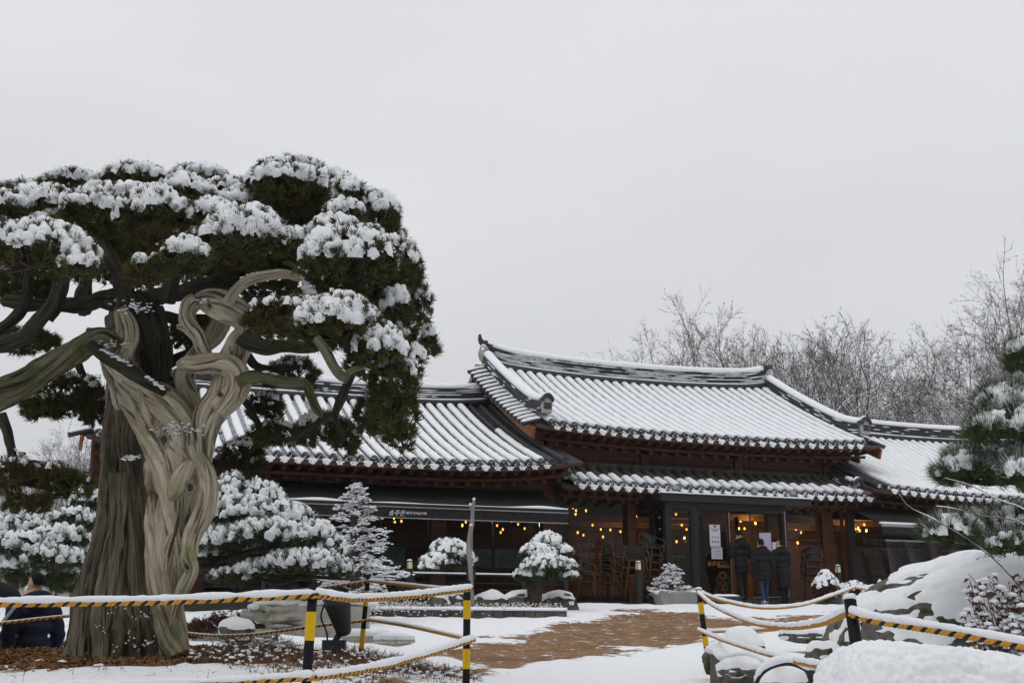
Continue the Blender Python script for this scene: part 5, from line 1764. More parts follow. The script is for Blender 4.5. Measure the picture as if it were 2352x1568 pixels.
JLEAF = pm('juniper_needles', (0.055, 0.062, 0.024), (0.100, 0.095, 0.034), 9, 0.85, c3=(0.10, 0.060, 0.027), scale3=2.6, lo3=0.53, hi3=0.70, spec=0.2)
JLEAF_BR = pm('juniper_rusty_needles', (0.10, 0.062, 0.025), (0.055, 0.052, 0.02), 12, 0.85, spec=0.2)
TWIG = pm('twig_bark', (0.045, 0.036, 0.026), (0.07, 0.055, 0.04), 20, 0.9)
J1 = [(75, 590, 150, 88, 45, 8.4, 1), (178, 612, 52, 42, 40, 8.2, 0.9), (10, 475, 62, 40, 35, 9.0, 1), (100, 480, 85, 58, 48, 9.2, 1), (205, 482, 72, 54, 58, 8.9, 1), (352, 497, 92, 76, 58, 8.8, 1),
      (290, 455, 60, 38, 30, 9.4, 1), (165, 424, 80, 34, 28, 10.4, 1), (60, 442, 75, 24, 22, 10.6, 1), (310, 414, 85, 36, 28, 10.5, 1), (425, 450, 80, 48, 36, 9.6, 1), (455, 414, 75, 36, 28, 10.6, 1),
      (560, 552, 108, 86, 52, 8.7, 1), (562, 472, 66, 48, 28, 9.6, 1), (425, 585, 62, 40, 50, 8.2, 0.95), (340, 612, 50, 28, 58, 8.1, 0.6),
      (662, 428, 102, 54, 70, 9.5, 1), (668, 390, 80, 28, 22, 10.4, 1), (795, 442, 48, 37, 38, 9.9, 1), (862, 492, 58, 62, 66, 10.0, 0.8), (906, 555, 30, 42, 25, 10.2, 0.4),
      (790, 494, 54, 42, 40, 9.3, 0.9), (770, 537, 68, 50, 32, 9.1, 1), (795, 602, 118, 90, 72, 8.6, 1), (905, 622, 66, 86, 76, 9.2, 0.7), (945, 628, 28, 50, 36, 9.4, 0.6),
      (908, 722, 42, 70, 30, 8.9, 0.65), (965, 728, 36, 76, 20, 9.3, 0.55), (850, 705, 80, 55, 48, 9.2, 0.12),
      (685, 748, 108, 68, 38, 8.5, 0.55), (772, 748, 112, 76, 60, 8.3, 0.95), (862, 805, 72, 70, 80, 8.3, 0.85), (903, 885, 58, 80, 110, 8.5, 0.35), (922, 985, 44, 90, 50, 8.7, 0.05),
      (884, 965, 46, 80, 50, 8.9, 0.0), (980, 803, 33, 58, 14, 9.6, 0.5), (950, 853, 32, 70, 18, 9.0, 0.6)]
J1 += [(245, 450, 70, 30, 40, 9.6, 1), (130, 520, 80, 34, 40, 9.2, 0.9), (265, 520, 60, 34, 44, 9.1, 0.8), (490, 500, 70, 46, 50, 9.3, 0.9), (620, 430, 60, 42, 40, 10.0, 1), (520, 440, 60, 34, 40, 10.2, 1),
       (730, 470, 70, 44, 50, 9.9, 0.6), (690, 560, 60, 40, 50, 9.2, 0.9), (840, 560, 50, 50, 60, 9.6, 0.7), (470, 560, 60, 34, 44, 9.2, 0.7), (20, 530, 60, 34, 40, 9.3, 0.9), (390, 460, 60, 34, 40, 10.0, 1),
       (870, 660, 50, 50, 60, 9.2, 0.3), (935, 700, 36, 50, 50, 9.4, 0.5), (925, 780, 40, 50, 50, 9.2, 0.4), (760, 420, 50, 34, 40, 10.2, 1), (830, 470, 46, 40, 50, 10.3, 0.9)]
J2 = [(610, 935, 42, 38, 36, 10.3, 0.25), (640, 1000, 56, 36, 26, 10.0, 0.2), (742, 985, 68, 42, 46, 9.8, 0.4), (796, 1012, 34, 30, 34, 9.8, 0.25), (555, 1045, 48, 42, 45, 10.2, 0.25), (585, 1075, 28, 26, 24, 10.1, 0.1),
      (668, 860, 66, 44, 38, 10.2, 0.15), (60, 782, 75, 28, 30, 10.4, 0.2), (150, 902, 92, 46, 62, 10.2, 0.3), (100, 932, 52, 26, 34, 10.0, 0.25), (232, 942, 44, 36, 44, 10.3, 0.2),
      (30, 1092, 46, 42, 52, 9.0, 0.25), (112, 1092, 64, 30, 52, 9.1, 0.25), (180, 1112, 40, 26, 34, 9.2, 0.2), (64, 1152, 52, 34, 30, 9.0, 0.25), (255, 605, 46, 40, 50, 10.6, 0.4), (430, 765, 50, 34, 40, 10.6, 0.25),
      (400, 885, 36, 34, 26, 10.6, 0.15), (610, 1000, 40, 36, 30, 10.6, 0.1), (850, 960, 40, 60, 40, 9.6, 0.1),
      (200, 560, 150, 36, 52, 10.3, 0), (450, 600, 115, 36, 50, 10.3, 0), (650, 560, 150, 60, 70, 10.3, 0), (810, 680, 110, 55, 70, 10.0, 0), (50, 650, 90, 36, 50, 10.3, 0), (720, 480, 120, 50, 60, 10.6, 0), (600, 640, 90, 40, 40, 10.4, 0),
      (330, 560, 60, 30, 35, 9.8, 0.1), (560, 620, 60, 30, 30, 9.6, 0)]
F, S, T = pads_mesh(J1, 0.052, 0.060, 0.0105, 36, 0.031, 1, org=JO, fill=0.90, wn=3, wl_=0.75, ww=1.2, lift=0.008)
F2, S2, T2 = pads_mesh(J2, 0.052, 0.060, 0.0105, 34, 0.020, 3, org=JO, fill=0.75, wn=3, wl_=0.75, ww=1.1, lift=0.0)
F2.build('inner_crown', [JLEAF], JUN)
S2.build('inner_crown_snow', [SNOW], JUN, True)['kind'] = 'stuff'
T2.build('inner_twigs', [TWIG], JUN, True)['kind'] = 'stuff'
F.build('crown', [JLEAF], JUN)
S.build('crown_snow', [SNOW], JUN, True)['kind'] = 'stuff'
T.build('twigs', [TWIG], JUN, True)['kind'] = 'stuff'
F, S, T = pads_mesh([(358, 538, 42, 22, 24, 8.6, 0.0), (610, 735, 52, 50, 35, 8.35, 0.25), (330, 628, 42, 30, 36, 8.05, 0.3)], 0.052, 0.060, 0.0105, 34, 0.035, 2, org=JO)
F.build('rusty_sprays', [JLEAF_BR], JUN)
S.build('spray_snow', [SNOW], JUN, True)['kind'] = 'stuff'
# snow caught on limbs and bark
m = MB()
def limb_snow(pts, Y, r, cov=1.0, seed=0):
    W = np.array([(*at(q[0], q[1] - q[2] * 0.8, Y), q[2] * px(Y)) for q in pts])
    L = np.sum(np.linalg.norm(np.diff(W[:, :3], axis=0), axis=1))
    n = int(L / 0.014)
    R = smooth_path(W, n)
    g = np.random.default_rng(seed)
    k = vnoise(R[:, :3], 5.0) > (1 - 2 * cov) * 0.6
    c = R[k, :3] - JO + g.normal(0, 0.006, (k.sum(), 3))
    rr = np.clip(R[k, 3], 0.008, r) * g.uniform(0.6, 1.1, k.sum())
    m.blobs(c, np.stack((rr * 1.2, rr * 1.0, rr * 0.42), -1), 0, 1, 0.3)
limb_snow([(700, 634, 12), (708, 655, 14), (714, 690, 18)], 9.1, 0.06, 1.0)
limb_snow([(235, 815, 15), (280, 842, 17), (330, 872, 16), (378, 902, 10)], 9.08, 0.022, 0.7, 2)
limb_snow([(580, 866, 15), (620, 870, 15), (660, 880, 14), (700, 884, 12)], 9.2, 0.03, 0.6, 3)
limb_snow([(535, 672, 13), (570, 646, 13), (615, 635, 13), (655, 632, 12)], 9.2, 0.03, 0.4, 4)
limb_snow([(40, 785, 20), (90, 745, 18), (118, 700, 17)], 9.2, 0.035, 0.4, 5)
limb_snow([(140, 830, 32), (60, 878, 36), (0, 900, 38)], 9.3, 0.02, 0.25, 6)
limb_snow([(22, 1030, 8), (75, 1062, 7), (120, 1075, 5), (165, 1090, 3)], 9.1, 0.02, 0.8, 7)
for c, r, k in (((405, 985), 55, 60), ((305, 705), 45, 50), ((255, 790), 30, 25), ((300, 1050), 20, 30), ((440, 830), 20, 10), ((470, 690), 20, 8)):
    for _ in range(k):
        p = at(c[0] + rng.normal(0, r * 0.5), c[1] + rng.normal(0, r * 0.16), 9.22) - JO
        m.blobs([p], [(rng.uniform(0.008, 0.022), 0.012, rng.uniform(0.003, 0.007))], 0, 1, 0.3)
for _ in range(14):
    cx_, cy_ = rng.uniform(215, 350), rng.uniform(1380, 1500)
    for _ in range(int(rng.integers(2, 7))):
        p = at(cx_ + rng.normal(0, 6), cy_ + rng.normal(0, 6), 9.42) - JO
        m.blobs([p], [np.array((1, 0.8, 0.7)) * rng.uniform(0.004, 0.011)], 0, 1, 0.4)
m.build('bark_snow', [SNOW], JUN, True)['kind'] = 'stuff'

for q, (x, y, Y, r) in enumerate([(376, 1012, 8.98, 13), (436, 1120, 8.95, 12), (505, 905, 9.08, 7), (428, 1300, 9.12, 8), (480, 700, 9.04, 7), (300, 832, 9.1, 7)]):
    p = at(x, y, Y + 0.02) - JO
    an = np.linspace(0, 2 * np.pi, 15)
    rr_ = r * px(Y)
    ring = np.stack((p[0] + rr_ * (0.7 + 0.25 * np.sin(an * 3 + q)) * np.cos(an + 0.4), np.full(15, p[1]) + 0.02 * np.cos(an * 2), p[2] + rr_ * (1.35 + 0.3 * np.sin(an * 2 + q)) * np.sin(an)), -1)
    ring[-1] = ring[0]
    km = MB()
    km.tube(ring, rr_ * 0.34, 8, cap=False)
    ko = km.build('knot', [DEAD], JUN, True, uv=True)
    MB().blobs([p + (0, 0.012, 0)], [(rr_ * 0.66, rr_ * 0.30, rr_ * 1.08)], 0, 2, 0.15).build('knot_hollow', [BARK_DK], ko, True)
# ------------------------------------------------------------------ garden trees
PLEAF = pm('pine_needles', (0.035, 0.060, 0.022), (0.060, 0.085, 0.030), 7, 0.7, c3=(0.09, 0.085, 0.03), scale3=3, lo3=0.55, hi3=0.7, spec=0.3)
PBARK = pm('pine_bark', (0.085, 0.065, 0.05), (0.035, 0.027, 0.022), 9, 0.95, 0.9, 16, bdist=0.04)
def wood_tube(pts, Y, org, seg=10, n=None, lump=0.15, step=0.06):
    """Trunk or branch through survey points (x, y, radius px[, depth offset])."""
    W = np.array([(*at(q[0], q[1], Y + (q[3] if len(q) > 3 else 0)), q[2] * px(Y)) for q in pts])
    L = np.sum(np.linalg.norm(np.diff(W[:, :3], axis=0), axis=1))
    R = smooth_path(W, n or max(6, int(L / step)))
    m = MB()
    m.tube(R[:, :3] - org, np.maximum(R[:, 3], 0.004) * (1 + lump * vnoise(R[:, :3], 6.0)), seg)
    return m
def pine(name, label, base, pads, trunks, seed, spacing, blade, bw_, nb, lump, leaf=None, group=None, under=1.0, res=0.022, tilt=0.35, spread=0.6, lift=0.008, bark=None, cat='tree', gap=0.0, trunk_name='trunk', fill=0.66, wn=8):
    e = empty(name, base)
    tag(e, label, cat, group)
    org = np.array(base, float)
    for k, (pts, Y) in enumerate(trunks):
        wood_tube(pts, Y, org, 12 if k == 0 else 7).build(trunk_name if k == 0 else 'branch', [bark or PBARK], e, True)
    F, S, T = pads_mesh(pads, spacing, blade, bw_, nb, lump, seed, org=org, under_density=under, res=res, tilt=tilt, spread=spread, lift=lift, snow_gap=gap, fill=fill, wn=wn)
    F.build('crown', [leaf or PLEAF], e)
    S.build('crown_snow', [SNOW], e, True)['kind'] = 'stuff'
    T.build('twigs', [TWIG], e, True)['kind'] = 'stuff'
    return e
p = on(408, 14.6)
pine('garden_pine', 'broad snow-laden pine beside the juniper trunk in front of the awning', p, [
    (545, 1122, 52, 42, 16, 14.6, 1), (500, 1152, 55, 38, 18, 14.3, 1), (600, 1150, 56, 42, 18, 14.6, 1), (556, 1186, 84, 48, 22, 14.2, 1), (478, 1202, 56, 42, 22, 14.6, 1), (655, 1196, 62, 44, 22, 14.5, 1),
    (610, 1238, 95, 48, 22, 14.0, 1), (515, 1246, 66, 42, 26, 14.1, 1), (722, 1236, 56, 42, 22, 14.5, 1), (764, 1266, 38, 34, 18, 14.4, 1), (474, 1274, 44, 26, 22, 14.3, 0.9), (690, 1300, 88, 38, 20, 13.9, 1),
    (772, 1312, 42, 34, 16, 14.0, 1), (596, 1312, 56, 28, 22, 14.0, 0.95), (528, 1328, 52, 22, 16, 14.0, 0.9), (660, 1258, 60, 30, 20, 15.0, 0.8), (560, 1275, 70, 26, 30, 15.0, 0.5)],
    [([(386, 1510, 18), (392, 1430, 17), (412, 1370, 16), (430, 1325, 15), (470, 1295, 13), (520, 1270, 10), (560, 1210, 7), (545, 1130, 4)], 14.6), ([(450, 1300, 9), (560, 1305, 7), (680, 1310, 4)], 14.3), ([(480, 1290, 9), (600, 1260, 6), (720, 1250, 4)], 14.4),
     ([(600, 1330, 4), (640, 1340, 5), (700, 1325, 5), (800, 1330, 3)], 14.0)], 11, 0.075, 0.085, 0.009, 30, 0.041)
p = on(30, 15.0)
pine('garden_pine', 'snow-laden pine behind the seated person in navy', p, [
    (205, 1160, 58, 36, 16, 14.9, 1), (165, 1196, 52, 30, 18, 14.6, 1), (60, 1216, 86, 40, 22, 14.6, 1), (135, 1240, 72, 36, 22, 14.2, 1), (45, 1262, 92, 42, 22, 14.0, 1), (120, 1288, 72, 34, 22, 13.9, 1),
    (22, 1300, 52, 30, 18, 13.9, 1), (195, 1272, 46, 30, 20, 14.4, 0.9), (90, 1322, 76, 26, 26, 14.4, 0.5), (0, 1200, 50, 34, 18, 15.2, 1), (165, 1335, 60, 20, 26, 15.0, 0.4), (210, 1205, 40, 30, 20, 15.0, 0.9)],
    [([(32, 1515, 16), (30, 1440, 15), (28, 1380, 14), (34, 1320, 12), (60, 1270, 9), (70, 1210, 5)], 15.0), ([(40, 1310, 8), (110, 1285, 6), (180, 1270, 4)], 14.6)], 12, 0.075, 0.085, 0.009, 30, 0.040)
p = on(1082, 22.5)
pine('small_pine', 'small flat-topped snowy pine beside the dead grey stake', p, [
    (1032, 1272, 46, 36, 10, 22.3, 1), (998, 1292, 34, 22, 10, 22.1, 1), (1066, 1288, 30, 22, 10, 22.4, 1), (984, 1303, 24, 14, 8, 22.0, 0.9), (1030, 1300, 36, 14, 10, 22.4, 0.5)],
    [([(1074, 1412, 11), (1078, 1350, 10), (1082, 1310, 9), (1050, 1300, 6), (1010, 1296, 3)], 22.4), ([(1080, 1320, 6), (1062, 1298, 4), (1040, 1270, 3)], 22.4)], 13, 0.095, 0.085, 0.013, 26, 0.046, res=0.024, fill=0.68)
p = on(1230, 22.6)
GPINE = pm('green_pine_needles', (0.045, 0.075, 0.020), (0.075, 0.105, 0.03), 7, 0.7, spec=0.3)
pine('small_pine', 'domed layered snowy pine on the rock bed, bright green below', p, [
    (1256, 1248, 36, 26, 12, 22.6, 1), (1236, 1272, 44, 24, 14, 22.4, 1), (1288, 1268, 30, 18, 12, 22.6, 1), (1252, 1302, 58, 28, 14, 22.2, 1), (1214, 1322, 36, 18, 12, 22.3, 1), (1290, 1302, 36, 22, 14, 22.4, 0.9), (1308, 1322, 22, 12, 10, 22.3, 0.9),
    (1260, 1318, 56, 10, 18, 22.6, 0.0)],
    [([(1228, 1416, 18), (1228, 1370, 17), (1232, 1335, 16), (1246, 1305, 12), (1258, 1275, 8), (1256, 1245, 4)], 22.5), ([(1240, 1320, 8), (1215, 1318, 5), (1195, 1322, 3)], 22.4), ([(1248, 1310, 7), (1285, 1310, 5), (1310, 1322, 3)], 22.4)], 14, 0.085, 0.075, 0.013, 28, 0.043, leaf=GPINE, res=0.023, fill=0.70)
RPINE = pm('grey_green_needles', (0.050, 0.074, 0.028), (0.085, 0.108, 0.040), 7, 0.7, spec=0.3)
# near pine at the picture's edge: long needles showing through the snow
p = on(2420, 9.0)
pine('near_pine', 'near pine with long needles and heavy snow beside the boulder', p, [
    (2345, 812, 34, 42, 50, 8.9, 0.8), (2312, 935, 76, 62, 36, 8.7, 1), (2275, 985, 58, 44, 30, 8.5, 0.95), (2345, 985, 60, 60, 30, 8.4, 1), (2225, 1085, 78, 52, 28, 8.8, 1), (2310, 1062, 70, 46, 30, 9.0, 0.8), (2350, 1090, 50, 50, 40, 8.3, 1),
    (2190, 1222, 70, 46, 26, 8.6, 1), (2265, 1218, 75, 56, 30, 8.8, 1), (2340, 1205, 66, 50, 40, 8.6, 1), (2320, 1250, 60, 34, 26, 8.3, 0.9), (2215, 1045, 40, 30, 20, 9.1, 0.8), (2420, 1000, 80, 80, 60, 9.0, 1), (2430, 1200, 80, 60, 50, 9.0, 1)],
    [([(2440, 1420, 30), (2430, 1250, 28), (2420, 1050, 24), (2430, 900, 18), (2400, 780, 10)], 9.0), ([(2430, 1120, 14), (2340, 1105, 10), (2260, 1108, 7), (2170, 1098, 4)], 8.8), ([(2430, 1010, 12), (2340, 1000, 9), (2260, 1000, 5)], 8.7), ([(2430, 1260, 12), (2330, 1252, 9), (2200, 1240, 4)], 8.7)],
    15, 0.056, 0.100, 0.0050, 76, 0.028, leaf=RPINE, res=0.014, tilt=0.5, spread=0.42, lift=-0.012, gap=0.05, fill=0.85, wn=12)

# leafless conical tree full of snow-lined twigs
def twig_snow_tree(name, label, base, trunk_pts, Y, levels, seed, width_fn, twig=0.9, cat='tree', trunk_mat=None, leafy=0.0, droop=0.0, group=None):
    e = empty(name, base)
    tag(e, label, cat, group)
    org = np.array(base, float)
    g = np.random.default_rng(seed)
    if trunk_pts:
        wood_tube(trunk_pts, Y, org, 10).build('trunk', [trunk_mat or PBARK], e, True)
        W = smooth_path([at(q[0], q[1], Y) - org for q in trunk_pts], 60)
    B, S, Lf = MB(), MB(), MB()
    for l in range(levels):
        f = (l + 0.5) / levels
        i = int(f * 59)
        p0 = W[i]
        w = width_fn(f)
        az = l * 2.399 + g.uniform(-0.4, 0.4)
        L = w * g.uniform(0.75, 1.1)
        d = np.array((math.cos(az), math.sin(az) * 0.8, 0.12 - droop))
        pts = [p0]
        for q in range(1, 5):
            pts.append(p0 + d * L * q / 4 + g.normal(0, 0.03 * w, 3) + np.array((0, 0, 0.05 * L * math.sin(q))))
        pth = smooth_path(pts, 9)
        r0 = 0.008 + 0.010 * w
        B.tube(pth, np.linspace(r0, 0.004, 9), 4, cap=False)
        S.tube(pth + (0, 0, r0 * 0.8), np.linspace(r0 * 1.0, 0.008, 9) * g.uniform(0.6, 1.2, 9), 5)
        for t in range(int(7 + 9 * w * twig)):
            k = g.uniform(0.15, 1)
            s0 = pth[int(k * 8)]
            d2 = d * 0.6 + g.normal(0, 0.55, 3) * np.array((1, 1, 0.35))
            l2 = L * g.uniform(0.18, 0.42) * (1.1 - 0.5 * k)
            mid = s0 + d2 * l2 * 0.5 + (0, 0, 0.02)
            en = s0 + d2 * l2
            tp = smooth_path([s0, mid, en], 5)
            B.tube(tp, np.linspace(0.007, 0.003, 5), 3, cap=False)
            rs = g.uniform(0.008, 0.016) * (0.6 + 0.6 * min(1, w))
            S.tube(tp + (0, 0, 0.008), np.array((0.5, 1, 1.1, 1, 0.4)) * rs, 5)
            for u in range(3):
                s1 = tp[int(g.integers(1, 5))]
                d3 = d2 + g.normal(0, 0.7, 3) * np.array((1, 1, 0.6))
                B.blades([s1], np.array([d3]), 0.12, 0.008)
                if g.random() < 0.6:
                    S.blobs([s1 + d3 / np.linalg.norm(d3) * 0.05 + (0, 0, 0.008)], [(0.03, 0.03, 0.012)], 0, 1, 0.3)
                if leafy and g.random() < leafy:
                    Lf.blades([s1], np.array([d3 - (0, 0, 0.5)]), 0.07, 0.035)
    B.build('branches', [TWIG], e, True)
    S.build('twig_snow', [SNOW], e, True)['kind'] = 'stuff'
    if leafy:
        Lf.build('dry_leaves', [pm('dry_leaf', (0.16, 0.055, 0.03), (0.09, 0.03, 0.02), 9, 0.8)], e)
    return e
p = on(815, 19.5)
twig_snow_tree('conical_tree', 'leafless conical ornamental tree with every twig lined in snow', p, [(822, 1442, 14), (820, 1350, 13), (812, 1300, 15), (816, 1255, 12), (812, 1200, 8), (818, 1150, 4), (820, 1112, 2)], 19.5, 62, 31, lambda f: 0.10 + 0.95 * max(0, (0.98 - f)) ** 0.9 if f > 0.22 else 0.35 + f * 2.2, leafy=0.1, twig=1.2)
# potted shrubs near the entrance
POT = pm('pale_planter', (0.30, 0.30, 0.29), (0.24, 0.24, 0.23), 4, 0.7)
POT_DK = pm('dark_planter', (0.05, 0.052, 0.055), (0.035, 0.037, 0.04), 4, 0.7)
SHRUB = pm('dry_shrub_leaf', (0.11, 0.05, 0.035), (0.06, 0.03, 0.022), 14, 0.9)
def planter(a, b, w, d, h, mat, label, z=None):
    c = loc2w(a, b)
    z = float(ground_z(c[0], c[1])) if z is None else z
    e = empty('planter', (c[0], c[1], z), TH)
    tag(e, label, 'planter')
    m = MB()
    for lo, hi, k in ((0.84, 1.0, 0),):
        v = []
        for s, zz in ((0.84, 0), (1.0, h), (0.93, h), (0.80, 0.04)):
            v += [(-w / 2 * s, -d / 2 * s, zz), (w / 2 * s, -d / 2 * s, zz), (w / 2 * s, d / 2 * s, zz), (-w / 2 * s, d / 2 * s, zz)]
        f = [(3, 2, 1, 0), (12, 13, 14, 15)]
        for r in range(3):
            for q in range(4):
                f.append((r * 4 + q, r * 4 + (q + 1) % 4, r * 4 + 4 + (q + 1) % 4, r * 4 + 4 + q))
        m.add(v, f)
    m.build('trough', [mat], e)
    MB().box((-w / 2 * 1.02, -d / 2 * 1.02, h - 0.05), (w / 2 * 1.02, -d / 2 * 0.98, h)).build('rim', [mat], e)
    MB().blobs([(w * q, 0, h - 0.01) for q in (-0.3, 0, 0.3)], [(w * 0.26, d * 0.45, 0.06)] * 3, 0, 2, 0.2).build('snow', [SNOW], e, True)
    return np.array((c[0], c[1], z + h))
top = planter(-2.9, -1.75, 0.95, 0.42, 0.30, POT, 'pale planter trough holding the twiggy bonsai beside the chairs')
twig_snow_tree('potted_bonsai', 'gnarled leafless bonsai dusted with snow in the pale planter', top - (0, 0, 0.05), [(1530, 1372, 8), (1545, 1350, 8), (1532, 1335, 6), (1545, 1320, 4), (1536, 1300, 2)], float(top[1]), 34, 41, lambda f: 0.50 - 0.36 * f, leafy=0.25, twig=1.6, cat='plant')
top = planter(-1.65, -1.75, 0.60, 0.40, 0.22, POT_DK, 'small dark planter box in front of the glass door')
twig_snow_tree('potted_plant', 'low snow-covered plant in the small dark planter box', top, [(1590, 1378, 3), (1588, 1366, 3), (1586, 1358, 2)], float(top[1]), 14, 42, lambda f: 0.22, cat='plant')
top2 = planter(1.75, -1.75, 1.0, 0.42, 0.26, POT, 'pale planter trough right of the entrance mat')
def shrub(name, label, c, r, seed, leaf=None, snow=0.9, cat='shrub', blade=0.05, lump=0.035, nb=18, sp=0.055, gap=0.1):
    e = empty(name, c)
    tag(e, label, cat)
    g = np.random.default_rng(seed)
    F, S = MB(), MB()
    r = np.array(r, float)
    n = int(9 * (r[0] * r[1] + r[0] * r[2] * 2) / sp ** 2 / 3)
    d = g.normal(size=(n, 3))
    d /= np.linalg.norm(d, axis=1)[:, None]
    d[:, 2] = np.abs(d[:, 2]) * 1.0 - 0.25 * (g.random(n) < 0.3)
    p = d * r * g.uniform(0.7, 1.0, n)[:, None] + (0, 0, r[2] * 0.25)
    base = np.repeat(p, nb, 0) + g.normal(0, blade * 0.3, (n * nb, 3))
    F.blades(base, np.repeat(d, nb, 0) + g.normal(0, 0.7, (n * nb, 3)), blade * g.uniform(0.6, 1.2, n * nb), 0.014)
    stems_ = MB()
    for q in range(7):
        a = p[int(g.integers(0, n))]
        stems_.tube(smooth_path([(0, 0, -0.05), a * 0.5 + (0, 0, 0.02), a], 5), np.linspace(0.012, 0.004, 5), 4, cap=False)
    stems_.build('stem', [TWIG], e, True)
    snow_sheet(S, np.array((0, 0, r[2] * 0.25)), r[0], r[1], r[2], 3.0 * seed, snow, lump, g, gap, 0.02, 0.0)
    F.build('foliage', [leaf or SHRUB], e)
    if S.n:
        S.build('snow', [SNOW], e, True)['kind'] = 'stuff'
    return e
shrub('round_shrub', 'round brown shrub flecked with snow right of the doorway', on(1868, 27.0) + (0, 0, 0.15), (0.36, 0.32, 0.52), 51, snow=0.75)
shrub('potted_plant', 'snowy brown heather in the pale trough by the mat', top2, (0.46, 0.22, 0.26), 52, cat='plant', snow=1.0)
shrub('clipped_shrub', 'small snowy clipped shrub behind the big boulder', np.array(at(2080, 1350, 22.0)) - (0, 0, 0.2), (0.36, 0.32, 0.36), 53, leaf=PLEAF, snow=1.0)
shrub('clipped_shrub', 'low snowy shrub at the foot of the juniper mound beside the stone', on(520, 13.5) + (0, 0, 0.02), (0.42, 0.3, 0.16), 54, leaf=PLEAF, snow=0.85)
shrub('clipped_shrub', 'reddish shrub behind the carved stone head', on(560, 17.0) + (0, 0, 0.05), (0.7, 0.4, 0.3), 55, snow=0.25)
shrub('clipped_shrub', 'dark snowy bush between juniper trunk and seated person', on(155, 12.6) + (0, 0, 0.0), (0.30, 0.3, 0.42), 56, leaf=PLEAF, snow=0.6)

# dead grey stake
ST = empty('dead_stake', on(1085, 21.8))
tag(ST, 'tall dead grey stake with snow on its tip beside the small pine', 'stake')
org = np.array(ST.location)
GREYW = pm('weathered_grey_wood', (0.30, 0.285, 0.27), (0.18, 0.17, 0.16), 6, 0.9, 0.6, 20, stretch=(1, 1, 0.2))
wood_tube([(1086, 1400, 5), (1080, 1300, 5), (1076, 1250, 5), (1084, 1200, 5), (1086, 1165, 4), (1091, 1142, 2)], 21.8, org, 8).build('stem', [GREYW], ST, True)
wood_tube([(1086, 1172, 3), (1082, 1164, 3), (1080, 1158, 2)], 21.8, org, 6).build('side_stub', [GREYW], ST, True)
MB().blobs([at(1089, 1146, 21.8) - org, at(1081, 1158, 21.8) - org, at(1082, 1205, 21.75) - org], [(0.035, 0.035, 0.03)] * 3, 0, 1, 0.3).build('snow', [SNOW], ST, True)

# ------------------------------------------------------------------ bare woods behind the roofs
BBARK = pm('far_bark', (0.10, 0.088, 0.08), (0.065, 0.057, 0.052), 3, 0.95)
def bare_tree_mesh(seed, H, spread=32.0, levels=7, twigs=4, snow=0.5, lean=0.0):
    """Leafless tree: forking limbs that arch outward, fine twigs at the ends, snow along the flatter boughs."""
    g = np.random.default_rng(seed)
    Tm, B, S = MB(), MB(), MB()
    d0 = np.array((lean, 0.0, 1.0))
    stack = [(np.zeros(3), d0 / np.linalg.norm(d0), H * 0.36, 0.0155 * H, 0)]
    TP, TD = [], []
    def turn(d, deg):
        a = np.cross(d, g.normal(size=3))
        a /= np.linalg.norm(a)
        t = math.radians(deg)
        v = d * math.cos(t) + a * math.sin(t)
        return v / np.linalg.norm(v)
    while stack:
        p, d, L, r, lv = stack.pop()
        n = 4 if lv < 3 else 3 if lv < 5 else 2
        pts = [p]
        dd = d.copy()
        for q in range(n):
            dd = dd + g.normal(0, 0.13 if lv else 0.06, 3)
            dd[2] += 0.035
            dd /= np.linalg.norm(dd)
            pts.append(pts[-1] + dd * L / n)
        pts = np.array(pts)
        r1 = max(r * 0.72, 0.004)
        (Tm if lv == 0 else B).tube(pts, np.linspace(r, r1, n + 1), 7 if lv == 0 else 4 if lv < 3 else 3, cap=False)
        if lv > 0 and lv < 6 and dd[2] < 0.93 and g.random() < snow:
            S.tube(pts + (0, 0, r * 0.7), np.linspace(r, r1, n + 1) * 0.75 + 0.004, 4, cap=False)
        if lv < levels and L > 0.028 * H:
            k = 3 if lv in (0, 1) or g.random() < 0.25 else 2
            for c in range(k):
                i = n * (1.0 if c < 2 else g.uniform(0.35, 0.9))
                i0 = min(int(i), n - 1)
                s = pts[i0] + (pts[i0 + 1] - pts[i0]) * (i - i0)
                sd = turn(dd, g.uniform(8, 20) if c == 0 else g.uniform(0.75, 1.3) * spread)
                stack.append((s, sd, L * (g.uniform(0.72, 0.86) if c == 0 else g.uniform(0.58, 0.78)), r1 * (0.92 if c == 0 else 0.72), lv + 1))
        if lv >= levels - 2:
            for q in range(twigs):
                TP.append(pts[int(g.integers(1, n + 1))])
                TD.append(turn(dd, g.uniform(10, 60)))
    P, D = np.array(TP), np.array(TD)
    L = g.uniform(0.018, 0.05, len(P)) * H
    B.blades(P, D, L, 0.0016 * H)
    kk = g.random(len(P)) < snow * 0.6
    S.blades(P[kk] + (0, 0, 0.010), D[kk], L[kk] * 0.9, 0.0018 * H)
    k = g.random(len(P)) < 0.22
    B.blades(P[k] + D[k] * L[k][:, None] * 0.8, g.normal(0, 0.7, (int(k.sum()), 3)) - (0, 0, 0.4), 0.010 * H, 0.005 * H)
    return Tm, B, S
protos = []
for q in range(5):
    a_, b_, c_ = bare_tree_mesh(200 + q, 9.0, [34, 30, 38, 26, 34][q], 7, 4, [0.25, 0.6, 0.95, 0.6, 0.8][q], [0, 0.15, -0.1, 0.05, 0.2][q])
    protos.append((a_.mesh('trunk', [BBARK]), b_.mesh('branches', [BBARK], False), c_.mesh('branch_snow', [SNOW]), float(np.percentile(np.concatenate(b_.v)[:, 2], 99.3))))
